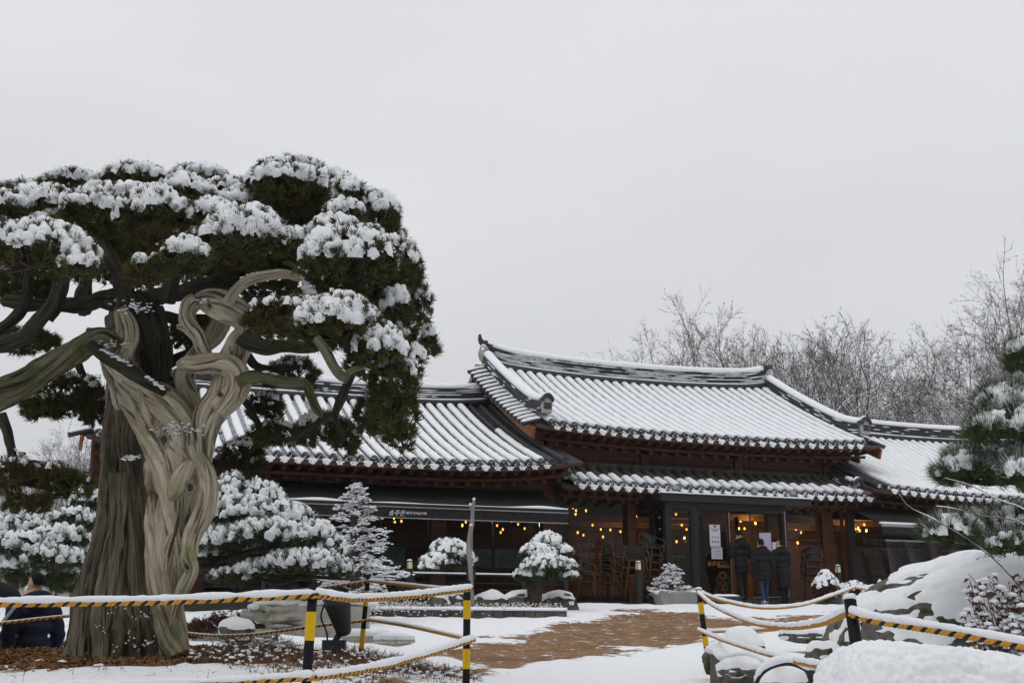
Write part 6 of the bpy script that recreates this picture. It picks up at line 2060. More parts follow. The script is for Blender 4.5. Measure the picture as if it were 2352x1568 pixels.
def bare_tree(q, x, ytop, Y, label, rz=0.0, sx=1.0, group='bare trees behind the roofs'):
    X = float(at(x, ytop, Y)[0])
    zt = float(at(x, ytop, Y)[2])
    zb = float(ground_z(X, Y))
    e = empty('bare_tree', (X, Y, zb), rz)
    s = (zt - zb) / protos[q][3]
    e.scale = (s * sx, s * sx, s)
    tag(e, label, 'tree', group)
    obj('trunk', protos[q][0], e)
    obj('branches', protos[q][1], e)
    obj('branch_snow', protos[q][2], e)['kind'] = 'stuff'
    return e
BT = [(0, 1625, 692, 46, 'rounded bare tree standing alone above the hall ridge', 0.3, 0.72), (1, 1722, 735, 48, 'upright bare tree just behind the right end of the hall ridge', 1.2, 0.7), (2, 1440, 782, 60, 'low bare treetops peeping over the middle of the hall ridge', 2.0, 1.0),
      (3, 1518, 785, 62, 'smaller bare treetop over the ridge left of the rounded tree', 0.2, 1.0), (4, 1800, 765, 45, 'bare tree leaning over the descending ridge of the hall', 3.0, 1.1), (2, 1880, 760, 46, 'spreading snow-lined bare tree above the curled ridge end', 4.0, 1.1),
      (0, 1960, 745, 47, 'bare tree with a broad crown left of the crooked one', 5.0, 1.0), (1, 2065, 725, 44, 'crooked bare tree with a dark tufted top', 2.5, 0.9), (3, 2130, 770, 46, 'slim bare tree between the crooked tree and the tallest one', 1.0, 1.0),
      (4, 2200, 720, 48, 'bare tree leaning towards the tallest tree', 0.8, 1.0), (0, 2285, 632, 50, 'tallest bare tree near the right edge of the picture', 2.2, 0.9), (2, 2345, 660, 52, 'tall bare tree cut by the right edge of the picture', 1.4, 1.0),
      (1, 2000, 800, 42, 'low snow-lined bare tree directly over the far wing ridge', 3.6, 1.2), (4, 2120, 830, 42, 'lowest spreading bare tree over the middle of the far wing', 5.4, 1.3), (3, 2240, 790, 44, 'bare tree with pale snowy boughs behind the near pine', 4.4, 1.1),
      (2, 1700, 800, 60, 'faint bare tree behind the upright one', 0.6, 1.0)]
for q, x, y, Y, lab, rz, sx in BT:
    bare_tree(q, x, y, Y, lab, rz, sx)
bare_tree(3, 165, 960, 42, 'pale bare tree seen left of the juniper trunk', 0.4, 1.0, 'bare trees left of the juniper')
bare_tree(1, 205, 985, 48, 'fainter bare tree close against the juniper bark', 2.4, 1.0, 'bare trees left of the juniper')
bare_tree(4, 20, 1020, 55, 'low bare tree beyond the chimney', 1.4, 1.2, 'bare trees left of the juniper')
# the wood beyond reads as one grey mass
src = []
for q in range(4):
    src.append(bare_tree_mesh(300 + q, 9.0, 34, 6, 3, 1.0))
FB, FS = MB(), MB()
g = np.random.default_rng(77)
for q in range(26):
    x = g.uniform(1720, 2500)
    Y = g.uniform(54, 84)
    X = (x - 1176) / DF * Y
    yt = 830 - 70 * sstep(x, 2000, 2350) + g.uniform(-40, 110) - (20 if x > 1900 else -20)
    zb = float(ground_z(X, Y))
    s = (float(at(x, yt, Y)[2]) - zb) / float(np.percentile(np.concatenate(src[q % 4][1].v)[:, 2], 98))
    a = g.uniform(0, 6.28)
    R = np.array([[math.cos(a), -math.sin(a), 0], [math.sin(a), math.cos(a), 0], [0, 0, 1]]) * s
    tr, br, sn = src[q % 4]
    for mb, dst in ((tr, FB), (br, FB), (sn, FS)):
        o_ = 0
        V = np.concatenate(mb.v) @ R.T + (X, Y, zb)
        first = True
        for f, mm in mb.f:
            if first:
                n0 = dst.n
                dst.v.append(V)
                dst.uv.append(np.zeros((len(V), 2)))
                dst.n += len(V)
                first = False
            dst.f.append((f + n0, 0))
tag(FB.build('far_wood', [BBARK], None, False), 'grey mass of bare woodland on the slope behind the far wing', None, None, 'stuff')
tag(FS.build('far_wood_snow', [SNOW], None, True), 'snow lying on the boughs of the woodland behind', None, None, 'stuff')
# ------------------------------------------------------------------ rope fence
ROPE_Y = pm('orange_rope', (0.66, 0.33, 0.045), (0.50, 0.22, 0.03), 60, 0.8)
ROPE_K = pm('black_rope', (0.018, 0.018, 0.02))
PAINT_K = pm('black_post_paint', (0.010, 0.011, 0.014), (0.014, 0.014, 0.016), 9, 0.5, spec=0.08)
PAINT_Y = pm('yellow_post_paint', (0.72, 0.44, 0.01), (0.62, 0.36, 0.01), 7, 0.4, c3=(0.03, 0.028, 0.02), scale3=16, lo3=0.70, hi3=0.73)
def post(label, x, ytop, Y, bands, lean=0.0, r=0.026, cap=False):
    g = on(x, Y)
    t = at(x, ytop, Y)
    e = empty('fence_post', g)
    tag(e, label, 'post', 'black and yellow rope posts')
    h = float(t[2] - g[2])
    X = np.array((float(t[0] - g[0]) + lean, 0, 0))
    def pt(z):
        return X * (z / h) + np.array((0, 0, z))
    MB().tube([pt(-0.05), pt(h * 0.5), pt(h)], r, 16).build('pole', [PAINT_K], e, True)
    for y0, y1 in bands:
        z0 = float(at(x, y1, Y)[2] - g[2])
        z1 = float(at(x, y0, Y)[2] - g[2])
        MB().tube([pt(z0), pt(z1)], r + 0.0012, 16, cap=False).build('yellow_band', [PAINT_Y], e, True)
    if cap:
        MB().blobs([pt(h) + (0, 0, 0.006)], [(r * 1.15, r * 1.15, 0.018)], 0, 2, 0.2).build('snow_cap', [SNOW], e, True)
    return e
post('near striped post beside the juniper mound holding the long rope', 725, 1341, 6.2, [(1404, 1470)], -0.012)
post('striped post standing at the left side of the path', 1077, 1332, 8.1, [(1378, 1421), (1489, 1535)], -0.012, 0.025)
post('striped post behind the floodlight near the stone trough', 846, 1319, 11.5, [(1356, 1391), (1443, 1490)], 0.0, 0.024)
post('slim striped post at the right side of the path with a snow cap', 1605, 1352, 13.0, [(1383, 1409), (1460, 1484), (1540, 1556)], 0.0, 0.030, True)
post('short black post near the snowy hedge where ropes meet', 1952, 1374, 5.0, [], 0.0, 0.026, True)
post('black post behind the big boulder beside the pale trough', 1966, 1346, 17.0, [], 0.0, 0.03, True)
post('post hidden behind the juniper trunk', 235, 1340, 12.8, [], 0.0, 0.024)
def rope(label, pts, R=0.0125, pitch=0.062, snow=0.020, snow_w=1.0, step=None, seed=0):
    W = np.array([at(q[0], q[1], q[2]) for q in pts])
    L = float(np.sum(np.linalg.norm(np.diff(W, axis=0), axis=1)))
    step = step or pitch / 9
    P = smooth_path(W, int(L / step) + 8)
    d = np.linalg.norm(np.diff(P, axis=0), axis=1)
    s = np.concatenate(([0], np.cumsum(d)))
    org = P[len(P) // 2].copy()
    P = P - org
    e = empty('rope', org)
    tag(e, label, 'rope', 'snow-covered warning ropes')
    T = np.gradient(P, axis=0)
    T /= np.linalg.norm(T, axis=1)[:, None]
    S_ = np.cross(T, (0, 0, 1.0))
    S_ /= np.linalg.norm(S_, axis=1)[:, None]
    U = np.cross(S_, T)
    for k in range(3):
        a = 2 * np.pi * (s / pitch + k / 3)
        Q = P + R * 0.52 * (np.cos(a)[:, None] * S_ + np.sin(a)[:, None] * U)
        MB().tube(Q, R * 0.62, 6).build('strand', [ROPE_K if k == 0 else ROPE_Y], e, True)
    if snow:
        n = max(20, int(L / 0.012))
        t = np.linspace(0, len(P) - 1, n)
        Q = np.stack([np.interp(t, np.arange(len(P)), P[:, c]) for c in range(3)], -1)
        nz_ = 1 + 0.30 * vnoise((Q + org) * 1.0, 7.0) + 0.20 * vnoise((Q + org), 28.0) + 0.12 * vnoise((Q + org), 60.0)
        nz_ *= np.clip(np.minimum(np.arange(n) + 1, n - np.arange(n)) / 3.0, 0.3, 1)
        th = np.linspace(0, 2 * np.pi, 10, endpoint=False)
        pr = np.stack([np.stack((np.cos(th) * snow * 0.78 * q * snow_w, np.sin(th) * snow * q * 0.9 + R * 0.55 + snow * 0.62), -1) for q in nz_])
        MB().sweep(Q, pr).build('rope_snow', [SNOW], e, True)
    return e
rope('long near upper rope running left across the juniper trunk', [(-320, 1396, 5.9), (0, 1388, 6.0), (350, 1383, 6.1), (725, 1368, 6.17)], 0.0135, 0.066, 0.022)
rope('lower rope at the bottom edge left of the near post', [(-320, 1592, 5.9), (100, 1582, 6.0), (450, 1573, 6.1), (722, 1556, 6.17)], 0.0135, 0.066, 0.022)
rope('upper rope sagging from the near post to the path post', [(726, 1366, 6.17), (780, 1374, 6.4), (830, 1377, 6.75), (950, 1369, 7.4), (1085, 1352, 8.07)], 0.0135, 0.05, 0.021)
rope('lower rope climbing from the near post to the path post', [(722, 1556, 6.17), (800, 1546, 6.5), (900, 1526, 7.0), (1000, 1498, 7.6), (1090, 1468, 8.07)], 0.0135, 0.05, 0.021)
rope('upper rope from the path post back past the trough', [(1082, 1352, 8.1), (1020, 1352, 8.9), (940, 1344, 10.0), (847, 1334, 11.47)], 0.0125, 0.055, 0.012)
rope('lower rope from the path post back past the trough', [(1086, 1470, 8.1), (1020, 1455, 8.9), (930, 1436, 10.1), (847, 1423, 11.47)], 0.0125, 0.055, 0.012)
rope('upper rope behind the juniper towards the floodlight post', [(847, 1334, 11.47), (760, 1347, 11.6), (640, 1362, 11.9), (480, 1376, 12.3), (235, 1372, 12.77)], 0.0125, 0.06, 0.008)
rope('lower rope crossing in front of the carved trough', [(847, 1424, 11.47), (720, 1438, 11.6), (560, 1458, 11.9), (420, 1452, 12.3), (235, 1408, 12.77)], 0.0125, 0.06, 0.008)
rope('thin rope passing behind the seated person', [(235, 1408, 12.77), (160, 1414, 11.2), (80, 1422, 11.0), (0, 1431, 10.8), (-160, 1446, 10.6)], 0.0125, 0.06, 0.009)
rope('upper rope sagging from the slim post to the short black post', [(1604, 1362, 12.97), (1640, 1392, 11.5), (1720, 1428, 9.6), (1800, 1441, 7.9), (1880, 1434, 6.4), (1948, 1408, 5.0)], 0.0125, 0.055, 0.021)
rope('lower rope from the slim post down to the hedge', [(1604, 1447, 12.97), (1660, 1470, 11.0), (1760, 1502, 8.5), (1868, 1528, 6.3), (1950, 1532, 5.0)], 0.0125, 0.055, 0.020)
rope('upper rope curving from the slim post towards the entrance planters', [(1608, 1362, 12.97), (1660, 1380, 13.5), (1750, 1396, 14.3), (1840, 1390, 15.2), (1910, 1368, 16.2), (1966, 1348, 16.97)], 0.014, 0.06, 0.022)
rope('lower rope lying along the edge of the rock bed', [(1608, 1452, 12.97), (1700, 1447, 13.6), (1800, 1440, 14.4), (1900, 1424, 15.6), (1966, 1410, 16.97)], 0.014, 0.06, 0.022)
rope('short rope disappearing behind the big boulder', [(1966, 1350, 16.97), (2030, 1357, 16.5), (2120, 1368, 16.0)], 0.014, 0.06, 0.02)
rope('thick near rope running over the hedge to the right edge', [(1948, 1408, 5.0), (2000, 1424, 4.9), (2100, 1440, 4.75), (2200, 1456, 4.6), (2352, 1484, 4.4), (2560, 1520, 4.1)], 0.0135, 0.062, 0.021)

# ------------------------------------------------------------------ boulder, rock bed, hedge
bo = at(2200, 1400, 9.8)
rock('boulder', (float(bo[0]) + 0.55, 9.9, 0.47), (1.75, 1.1, 0.86), 'huge mossy boulder half covered with patchy snow', 'boulder', mat=ROCK, snow=0.49, seed=5, sub=6, amp=0.10, patch=0.85)
def big_rock_detail():
    pass
for q, (x, y, Y, r, lab, sn) in enumerate([
        (1702, 1478, 11.8, (0.24, 0.2, 0.17), 'snow-capped rock with a brown face beside the slim post', 0.75), (1880, 1452, 12.6, (0.42, 0.22, 0.10), 'long flat snowy stone at the back of the rock bed', 0.8),
        (1892, 1500, 9.6, (0.16, 0.16, 0.13), 'dark rock peeping from the snow near the hedge', 0.55), (1730, 1532, 10.6, (0.34, 0.24, 0.11), 'low snow-covered stone above the arched bar', 0.8),
        (1800, 1560, 8.2, (0.2, 0.18, 0.10), 'snowy stones inside the arched bar', 0.7), (1640, 1508, 12.2, (0.12, 0.12, 0.16), 'small dark upright rock close to the slim post', 0.5)]):
    p = at(x, y, Y)
    z = float(ground_z(p[0], Y))
    rock('bed_rock', (float(p[0]), Y, max(z + r[2] * 0.4, float(p[2]) - r[2] * 0.3)), r, lab, seed=20 + q, snow=sn, sub=3)
# stump-like stones edging the bed
ed = empty('bed_edging', on(1680, 11.4))
tag(ed, 'curved edging of upright dark stones round the rock bed', 'edging')
eo = np.array(ed.location)
STUMP = pm('split_edging_stone', (0.16, 0.13, 0.11), (0.07, 0.058, 0.05), 8, 0.95, 0.9, 16, stretch=(1, 1, 0.25), bdist=0.05)
ang = np.linspace(math.pi * 0.98, math.pi * 1.52, 17)
epath = []
for q, a in enumerate(ang):
    X, Y = 4.70 + 2.60 * math.cos(a), 11.6 + 2.70 * math.sin(a)
    z0 = float(np.interp(Y, _gy, _gz)) - 0.06
    h = 0.42 + 0.03 * math.sin(q * 2.1)
    m = MB()
    m.tube([(0, 0, 0), (0, 0, h * 0.5), (0.0, 0, h)], [0.15, 0.14, 0.125], 14, shape=lambda th, s: 1 + 0.10 * np.sin(5 * th + q) + 0.06 * np.sin(11 * th + 2 * q + s * 3))
    m.build('edging_stone', [STUMP], ed, True).location = (np.array((X, Y, z0)) - eo).tolist()
    epath.append((X - eo[0], Y - eo[1], z0 + h - eo[2] + 0.01))
P = smooth_path(np.array(epath), 120)
pr = np.stack([np.stack((np.cos(t_) * 0.19 * w_, np.sin(t_) * 0.055 * w_ + 0.01), -1) for w_ in 1 + 0.25 * vnoise(P + eo, 5.0) for t_ in [np.linspace(0, 2 * np.pi, 12, endpoint=False)]])
MB().sweep(P, pr).build('edging_snow', [SNOW], ed, True)
# arched bar
ab_ = empty('arched_bar', on(1800, 7.0))
tag(ab_, 'low arched black metal bar with thick snow on it', 'garden hoop')
ao = np.array(ab_.location)
HP = smooth_path([at(1734, 1640, 7.2), at(1738, 1568, 7.2), at(1764, 1535, 7.15), at(1810, 1523, 7.1), at(1850, 1536, 7.05), at(1874, 1556, 7.0), at(1880, 1640, 7.0)], 50) - ao
MB().tube(HP, 0.013, 8).build('bar', [STEEL], ab_, True)
k = slice(8, 40)
sn_ = HP[k]
MB().tube(sn_ + (0, 0, 0.026), 0.026 * (1 + 0.25 * vnoise(sn_ + ao, 12.0)) * np.clip(np.minimum(np.arange(len(sn_)) + 1, len(sn_) - np.arange(len(sn_))) / 4, 0.4, 1), 10).build('bar_snow', [SNOW], ab_, True)
# near hedge under a quilt of snow
he = empty('snowy_hedge', (2.05, 4.3, -0.15))
tag(he, 'clipped low hedge quilted with lumpy fresh snow in the near corner', 'hedge')
nu, nv = 400, 260
hx, hy = 0.82, 0.42
tz = at(1900, 1432, 4.0)[2] + 0.15
x0 = at(1884, 1500, 4.2)[0] - 2.05
a_ = np.linspace(0.001, math.pi - 0.001, 4000)
sec = np.stack((-np.sign(np.cos(a_)) * np.abs(np.cos(a_)) ** 0.38, np.sin(a_) ** 0.38), -1)
le_ = np.concatenate(([0], np.cumsum(np.linalg.norm(np.diff(sec * (hy, tz + 0.25), axis=0), axis=1))))
sel = np.linspace(0, le_[-1], nv)
cy_ = np.interp(sel, le_, sec[:, 0])
cz_ = np.interp(sel, le_, sec[:, 1])
ex = np.stack((-np.sign(np.cos(a_)) * np.abs(np.cos(a_)) ** 0.33, np.sin(a_) ** 0.33), -1)
le2 = np.concatenate(([0], np.cumsum(np.linalg.norm(np.diff(ex * (hx, 0.45), axis=0), axis=1))))
sel2 = np.linspace(le2[-1] * 0.004, le2[-1] * 0.996, nu)
ux = np.interp(sel2, le2, ex[:, 0])
us_ = np.interp(sel2, le2, ex[:, 1])
U_, _v = np.meshgrid(ux, np.arange(nv))
E_, _w = np.meshgrid(us_, np.arange(nv))
X = x0 + (U_ + 1) * hx
tp_z = tz - 0.27 * (U_ + 1) / 2
Pg = np.stack((X, cy_[:, None] * hy * E_, -0.25 + (tp_z + 0.25) * cz_[:, None] * E_), -1)
du = np.gradient(Pg, axis=1)
dv = np.gradient(Pg, axis=0)
nrm = np.cross(du, dv).reshape(-1, 3)
nrm /= np.linalg.norm(nrm, axis=1)[:, None] + 1e-9
Pq = Pg.reshape(-1, 3)
if nrm[len(nrm) // 2][2] < 0:
    nrm = -nrm
def worley3(P, s):
    """Distance to the nearest of jittered lattice points, in cells."""
    q = P * s
    i = np.floor(q)
    d = np.full(len(P), 9.0)
    for a in (-1, 0, 1):
        for b in (-1, 0, 1):
            for c in (-1, 0, 1):
                ci = i + (a, b, c)
                h = np.stack([hash3(ci[:, 0] + 500, ci[:, 1] + 500, ci[:, 2] + 500 + 37 * k) for k in range(3)], -1)
                d = np.minimum(d, ((ci + h - q) ** 2).sum(1))
    return np.sqrt(d)
wl = 0.020 * np.clip(worley3(Pq, 40.0), 0, 1) ** 1.5 + 0.016 * np.clip(worley3(Pq + 5, 15.0), 0, 1) ** 2
Pq = Pq + nrm * (0.012 * fbm(Pq, 7.0, 2) - wl + 0.012)[:, None]
i = np.arange(nv - 1)[:, None] * nu
j = np.arange(nu - 1)[None]
MB().add(Pq, np.stack((i + j, i + nu + j, i + nu + j + 1, i + j + 1), -1).reshape(-1, 4)).build('hedge_snow', [SNOW], he, True)
F = MB()
n = 9000
q = rng.uniform(-1, 1, (n, 2))
bp = np.stack((x0 + 0.02 + (q[:, 0] + 1) / 2 * 1.5, q[:, 1] * hy * 0.95, rng.uniform(-0.2, 0.0, n) + 0.02), -1)
bp[:, 2] = np.minimum(bp[:, 2] + 0.18, (tz - 0.145 * (q[:, 0] + 1) / 2) * np.clip((1 - np.abs(q[:, 0]) ** 7) * (1 - np.abs(q[:, 1]) ** 5), 0, 1) ** 0.42 - 0.03)
F.blades(bp, rng.normal(0, 0.6, (n, 3)) + np.stack((q[:, 0] * 0.3, q[:, 1] * 0.8, np.full(n, 0.3)), -1), 0.026, 0.006)
F.build('hedge_twigs', [SHRUB], he)['kind'] = 'stuff'

# red-leaved shrub on the boulder and thin snowy shoots
rl = empty('red_leaved_shrub', (float(at(2320, 1400, 8.4)[0]), 8.4, float(ground_z(3.7, 8.4))))
tag(rl, 'shrub with withered red-brown leaves loaded with snow in front of the boulder', 'shrub')
ro = np.array(rl.location)
B, S, Lf = MB(), MB(), MB()
g = np.random.default_rng(91)
for q in range(90):
    e_ = at(g.uniform(2215, 2440), g.uniform(1315, 1470), g.uniform(8.1, 8.6)) - ro
    st = np.array((g.uniform(-0.15, 0.35), g.uniform(-0.15, 0.15), 0.0))
    pth = smooth_path([st, (st + e_) / 2 + g.normal(0, 0.05, 3) + (0, 0, 0.06), e_], 9)
    B.tube(pth, np.linspace(0.008, 0.002, 9), 4, cap=False)
    for t in range(9):
        p_ = pth[int(g.integers(3, 9))] + g.normal(0, 0.025, 3)
        Lf.blades([p_] * 2, np.array([(g.normal(0, 0.4), g.normal(0, 0.4), -0.8), (g.normal(0, 0.6), g.normal(0, 0.6), -0.5)]), 0.05, 0.026)
        if g.random() < 0.75:
            S.blobs([p_ + (0, 0, 0.008)], [np.array((1.2, 1.2, 0.55)) * g.uniform(0.014, 0.034)], 0, 1, 0.3)
B.build('stems', [TWIG], rl, True)
Lf.build('withered_leaves', [pm('withered_leaf', (0.115, 0.035, 0.026), (0.17, 0.065, 0.04), 14, 0.7)], rl)
S.build('leaf_snow', [SNOW], rl, True)['kind'] = 'stuff'
sh = empty('bare_shoots', (float(at(2340, 1400, 7.9)[0]), 7.9, 0.0))
tag(sh, 'long thin bare shoots lined with snow crossing in front of the near pine', 'shrub')
so = np.array(sh.location)
for pts in ([(2400, 1420), (2310, 1310), (2240, 1250), (2150, 1195), (2090, 1165), (2064, 1134)], [(2420, 1300), (2352, 1205), (2260, 1185), (2190, 1168), (2150, 1162)], [(2420, 1230), (2352, 1170), (2300, 1150), (2230, 1115), (2170, 1098)]):
    P = smooth_path([at(x, y, 7.9) - so for x, y in pts], 40)
    o = MB().tube(P, np.linspace(0.005, 0.002, 40), 5).build('shoot', [TWIG], sh, True)
    MB().tube(P + (0, 0, 0.004), np.clip(np.linspace(0.005, 0.003, 40) * (0.8 + 1.2 * vnoise(P + so, 7.0)), 0.0008, 1), 6).build('shoot_snow', [SNOW], o, True)

# ------------------------------------------------------------------ carved trough, floodlight, mat
def remeshed(mb, voxel, smooth_it=3):
    """One continuous skin round overlapping shapes."""
    me = mb.mesh('skin', [SNOW])
    o = bpy.data.objects.new('skin', me)
    tmp = bpy.data.scenes.new('tmp')
    tmp.collection.objects.link(o)
    r = o.modifiers.new('r', 'REMESH')
    r.mode = 'VOXEL'
    r.voxel_size = voxel
    r.use_smooth_shade = True
    s = o.modifiers.new('s', 'SMOOTH')
    s.iterations = smooth_it
    s.factor = 0.5
    tmp.view_layers[0].update()
    dg = tmp.view_layers[0].depsgraph
    out = bpy.data.meshes.new_from_object(o.evaluated_get(dg))
    bpy.data.objects.remove(o)
    bpy.data.scenes.remove(tmp)
    bpy.data.meshes.remove(me)
    out.materials.clear()
    return out
tp_ = on(728, 14.0)
s14 = px(14.0)
tr = empty('stone_trough', (float(tp_[0]), 14.0, float(tp_[2])), 0.06)
tag(tr, 'long pale stone trough with a carved dragon head at one end', 'trough')
zt = float(at(728, 1392, 14.0)[2] - tp_[2])
zb = float(at(728, 1462, 14.0)[2] - tp_[2])
W_ = 280 * s14
m = MB()
m.tube([(-W_ * 0.18, 0, (zt + zb) / 2), (0, 0, (zt + zb) / 2 + 0.01), (W_ * 0.3, 0, (zt + zb) / 2), (W_ * 0.49, 0, (zt + zb) / 2)], [0.15, 0.185, 0.19, 0.185], 24, shape=lambda th, s: 1 / np.maximum(np.abs(np.cos(th)), np.abs(np.sin(th))) ** 0.75)
hc = -W_ * 0.33
zc = (zt + zb) / 2
H2 = (zt - zb) / 2
blob = [((hc + 0.18, 0, zc + 0.02), (0.20, 0.17, H2 * 0.98)), ((hc + 0.02, 0, zc + 0.07), (0.19, 0.14, H2 * 0.62)), ((hc - 0.14, 0, zc + 0.075), (0.15, 0.115, 0.065)), ((hc - 0.25, 0, zc + 0.085), (0.055, 0.09, 0.055)), ((hc - 0.24, -0.05, zc + 0.125), (0.04, 0.04, 0.03)),
        ((hc - 0.04, 0, zc - 0.13), (0.17, 0.11, 0.055)), ((hc - 0.19, 0, zc - 0.125), (0.07, 0.085, 0.04)), ((hc + 0.02, -0.125, zc + 0.12), (0.055, 0.045, 0.045)), ((hc + 0.02, 0.125, zc + 0.12), (0.055, 0.045, 0.045)), ((hc + 0.0, -0.12, zc + 0.165), (0.09, 0.04, 0.025)),
        ((hc + 0.20, -0.13, zc + 0.14), (0.16, 0.05, 0.045)), ((hc + 0.36, -0.12, zc + 0.16), (0.13, 0.06, 0.06)), ((hc + 0.22, 0, zc + 0.17), (0.15, 0.1, 0.06)), ((hc + 0.16, -0.165, zc + 0.02), (0.15, 0.035, 0.025)), ((hc + 0.22, -0.17, zc - 0.05), (0.15, 0.032, 0.022)), ((hc + 0.12, -0.16, zc - 0.11), (0.13, 0.032, 0.022)), ((hc + 0.34, -0.165, zc + 0.06), (0.13, 0.032, 0.022))]
m.blobs([b[0] for b in blob], np.array([b[1] for b in blob]), 0, 2, 0.04)
me = remeshed(m, 0.013, 1)
me.materials.append(GRAN)
obj('body', me, tr)
m = MB()
for q in range(4):
    an = np.linspace(0, 1.0, 10)
    m.tube(np.stack((hc + 0.10 + an * 0.40, np.full(10, -0.168 - 0.012 * np.sin(an * 3)), zc - 0.10 + q * 0.045 + 0.03 * np.sin(an * 3 + q)), -1), 0.007, 5)
m.build('mane_grooves', [STONE], tr, True)
MB().blobs([(hc + 0.0, -0.165, zc + 0.115)], [(0.022, 0.012, 0.018)], 0, 2, 0.0).build('eye', [STONE], tr, True)
S = MB()
for x, r in [(hc - 0.12, 0.10), (hc - 0.03, 0.12), (hc + 0.08, 0.12), (hc + 0.20, 0.12), (hc + 0.33, 0.12)] + [(x, 0.15) for x in np.arange(hc + 0.45, W_ * 0.49, 0.09)]:
    z = (zc + 0.155 if x < hc - 0.05 else zc + 0.215 if x < hc + 0.45 else zc + 0.205) + 0.008 * rng.normal()
    S.blobs([(x, 0.02, z)], [(r * 1.15, 0.20, 0.05)], 0, 2, 0.22)
S.build('trough_snow', [SNOW], tr, True)
for q, (x, y, Y, r, lab) in enumerate([(545, 1450, 13.6, (0.22, 0.2, 0.14), 'grey rock with a snow cap at the dragon head'), (840, 1462, 13.2, (0.30, 0.18, 0.07), 'flat snowy slab below the trough'), (905, 1470, 12.9, (0.24, 0.16, 0.06), 'flat snowy slab right of the striped post')]):
    p = at(x, y, Y)
    rock('flat_stone', (float(p[0]), Y, float(p[2])), r, lab, seed=40 + q, mat=GRAN if q else ROCK, snow=0.75, sub=3, amp=0.15)
fl = empty('floodlight', on(770, 10.4))
tag(fl, 'dark grey cylindrical garden floodlight aimed up at the juniper', 'floodlight')
fo = np.array(fl.location)
FLM = pm('grey_cast_metal', (0.050, 0.054, 0.062), (0.04, 0.043, 0.05), 6, 0.55)
s10 = px(10.4)
c0 = at(790, 1452, 10.4) - fo
can_ = MB()
can_.lathe([(0, -0.02), (0.05, -0.02), (0.066, 0.0), (0.072, 0.03), (0.072, 0.05), (0.076, 0.055), (0.115, 0.25), (0.118, 0.255), (0.118, 0.31), (0.108, 0.31), (0.10, 0.26), (0, 0.255)], 24)
o = can_.build('can', [FLM], fl, True)
o.location = c0.tolist()
o.rotation_euler = (0.25, -0.22, 0)
hd = MB()
an = np.linspace(-0.2, math.pi + 0.2, 14)
for zz in (0.31,):
    v = np.concatenate((np.stack((0.118 * np.cos(an), 0.118 * np.sin(an), np.full(14, 0.31)), -1), np.stack((0.122 * np.cos(an), 0.122 * np.sin(an), 0.31 + 0.08 * np.sin(np.clip(an, 0, math.pi))), -1)))
    hd.add(v, [(q, q + 1, 15 + q, 14 + q) for q in range(13)])
hd.build('glare_hood', [FLM], o, True)
MB().bar(c0 + (-0.02, 0, 0.03), at(770, 1472, 10.4) - fo, 0.05, 0.05).build('bracket', [FLM], fl)
b0 = at(768, 1474, 10.4) - fo
MB().box(b0 + (-0.10, -0.06, -0.10), b0 + (0.10, 0.06, 0.02)).build('base_box', [FLM], fl)
cb = smooth_path([at(757, 1372, 10.3) - fo, at(742, 1395, 10.3) - fo, at(738, 1420, 10.3) - fo, at(750, 1450, 10.35) - fo, at(752, 1474, 10.4) - fo], 24)
MB().tube(cb, 0.008, 6).build('cable', [STEEL], fl, True)

# entrance ramp with black mat
MAT = pm('rubber_mat', (0.020, 0.022, 0.028), (0.03, 0.032, 0.038), 30, 0.8, 0.3, 80)
CONC = pm('worn_concrete', (0.14, 0.12, 0.10), (0.09, 0.08, 0.07), 9, 0.9)
rm = empty('entrance_ramp', loc2w(0.5, -1.0, 1.2), TH)
tag(rm, 'dark entrance ramp with rubber mat in front of the glass doors', 'ramp')
def rp_(a, b, z):
    return (a - 0.5, b + 1.0, z - 1.2)
m = MB()
v = [rp_(-2.35, -2.1, 1.02), rp_(3.4, -2.1, 1.02), rp_(3.4, 0.8, 1.02), rp_(-2.35, 0.8, 1.02), rp_(-2.35, -2.1, 1.16), rp_(3.4, -2.1, 1.16), rp_(3.4, -0.1, 1.47), rp_(-2.35, -0.1, 1.47), rp_(3.4, 0.8, 1.47), rp_(-2.35, 0.8, 1.47)]
m.add(v, [(0, 3, 2, 1), (4, 5, 6, 7), (7, 6, 8, 9), (0, 1, 5, 4)])
m.add(v, [(1, 2, 8, 6, 5), (0, 4, 7, 9, 3)])
m.build('slab', [CONC], rm)
def mat_z(b):
    return 1.16 + (b + 2.1) / 2.0 * 0.31 if b < -0.1 else 1.47
for k, (a0, a1, b0, b1) in enumerate(((-1.9, 0.55, -1.95, -0.15), (0.57, 2.6, -1.95, -0.15))):
    m = MB()
    m.add([rp_(a0, b0, mat_z(b0) + 0.004), rp_(a1, b0, mat_z(b0) + 0.004), rp_(a1, b1, mat_z(b1) + 0.004), rp_(a0, b1, mat_z(b1) + 0.004), rp_(a0, b0, mat_z(b0) + 0.016), rp_(a1, b0, mat_z(b0) + 0.016), rp_(a1, b1, mat_z(b1) + 0.016), rp_(a0, b1, mat_z(b1) + 0.016)],
          [(0, 3, 2, 1), (4, 5, 6, 7), (0, 1, 5, 4), (1, 2, 6, 5), (2, 3, 7, 6), (3, 0, 4, 7)])
    m.build('mat', [MAT], rm)
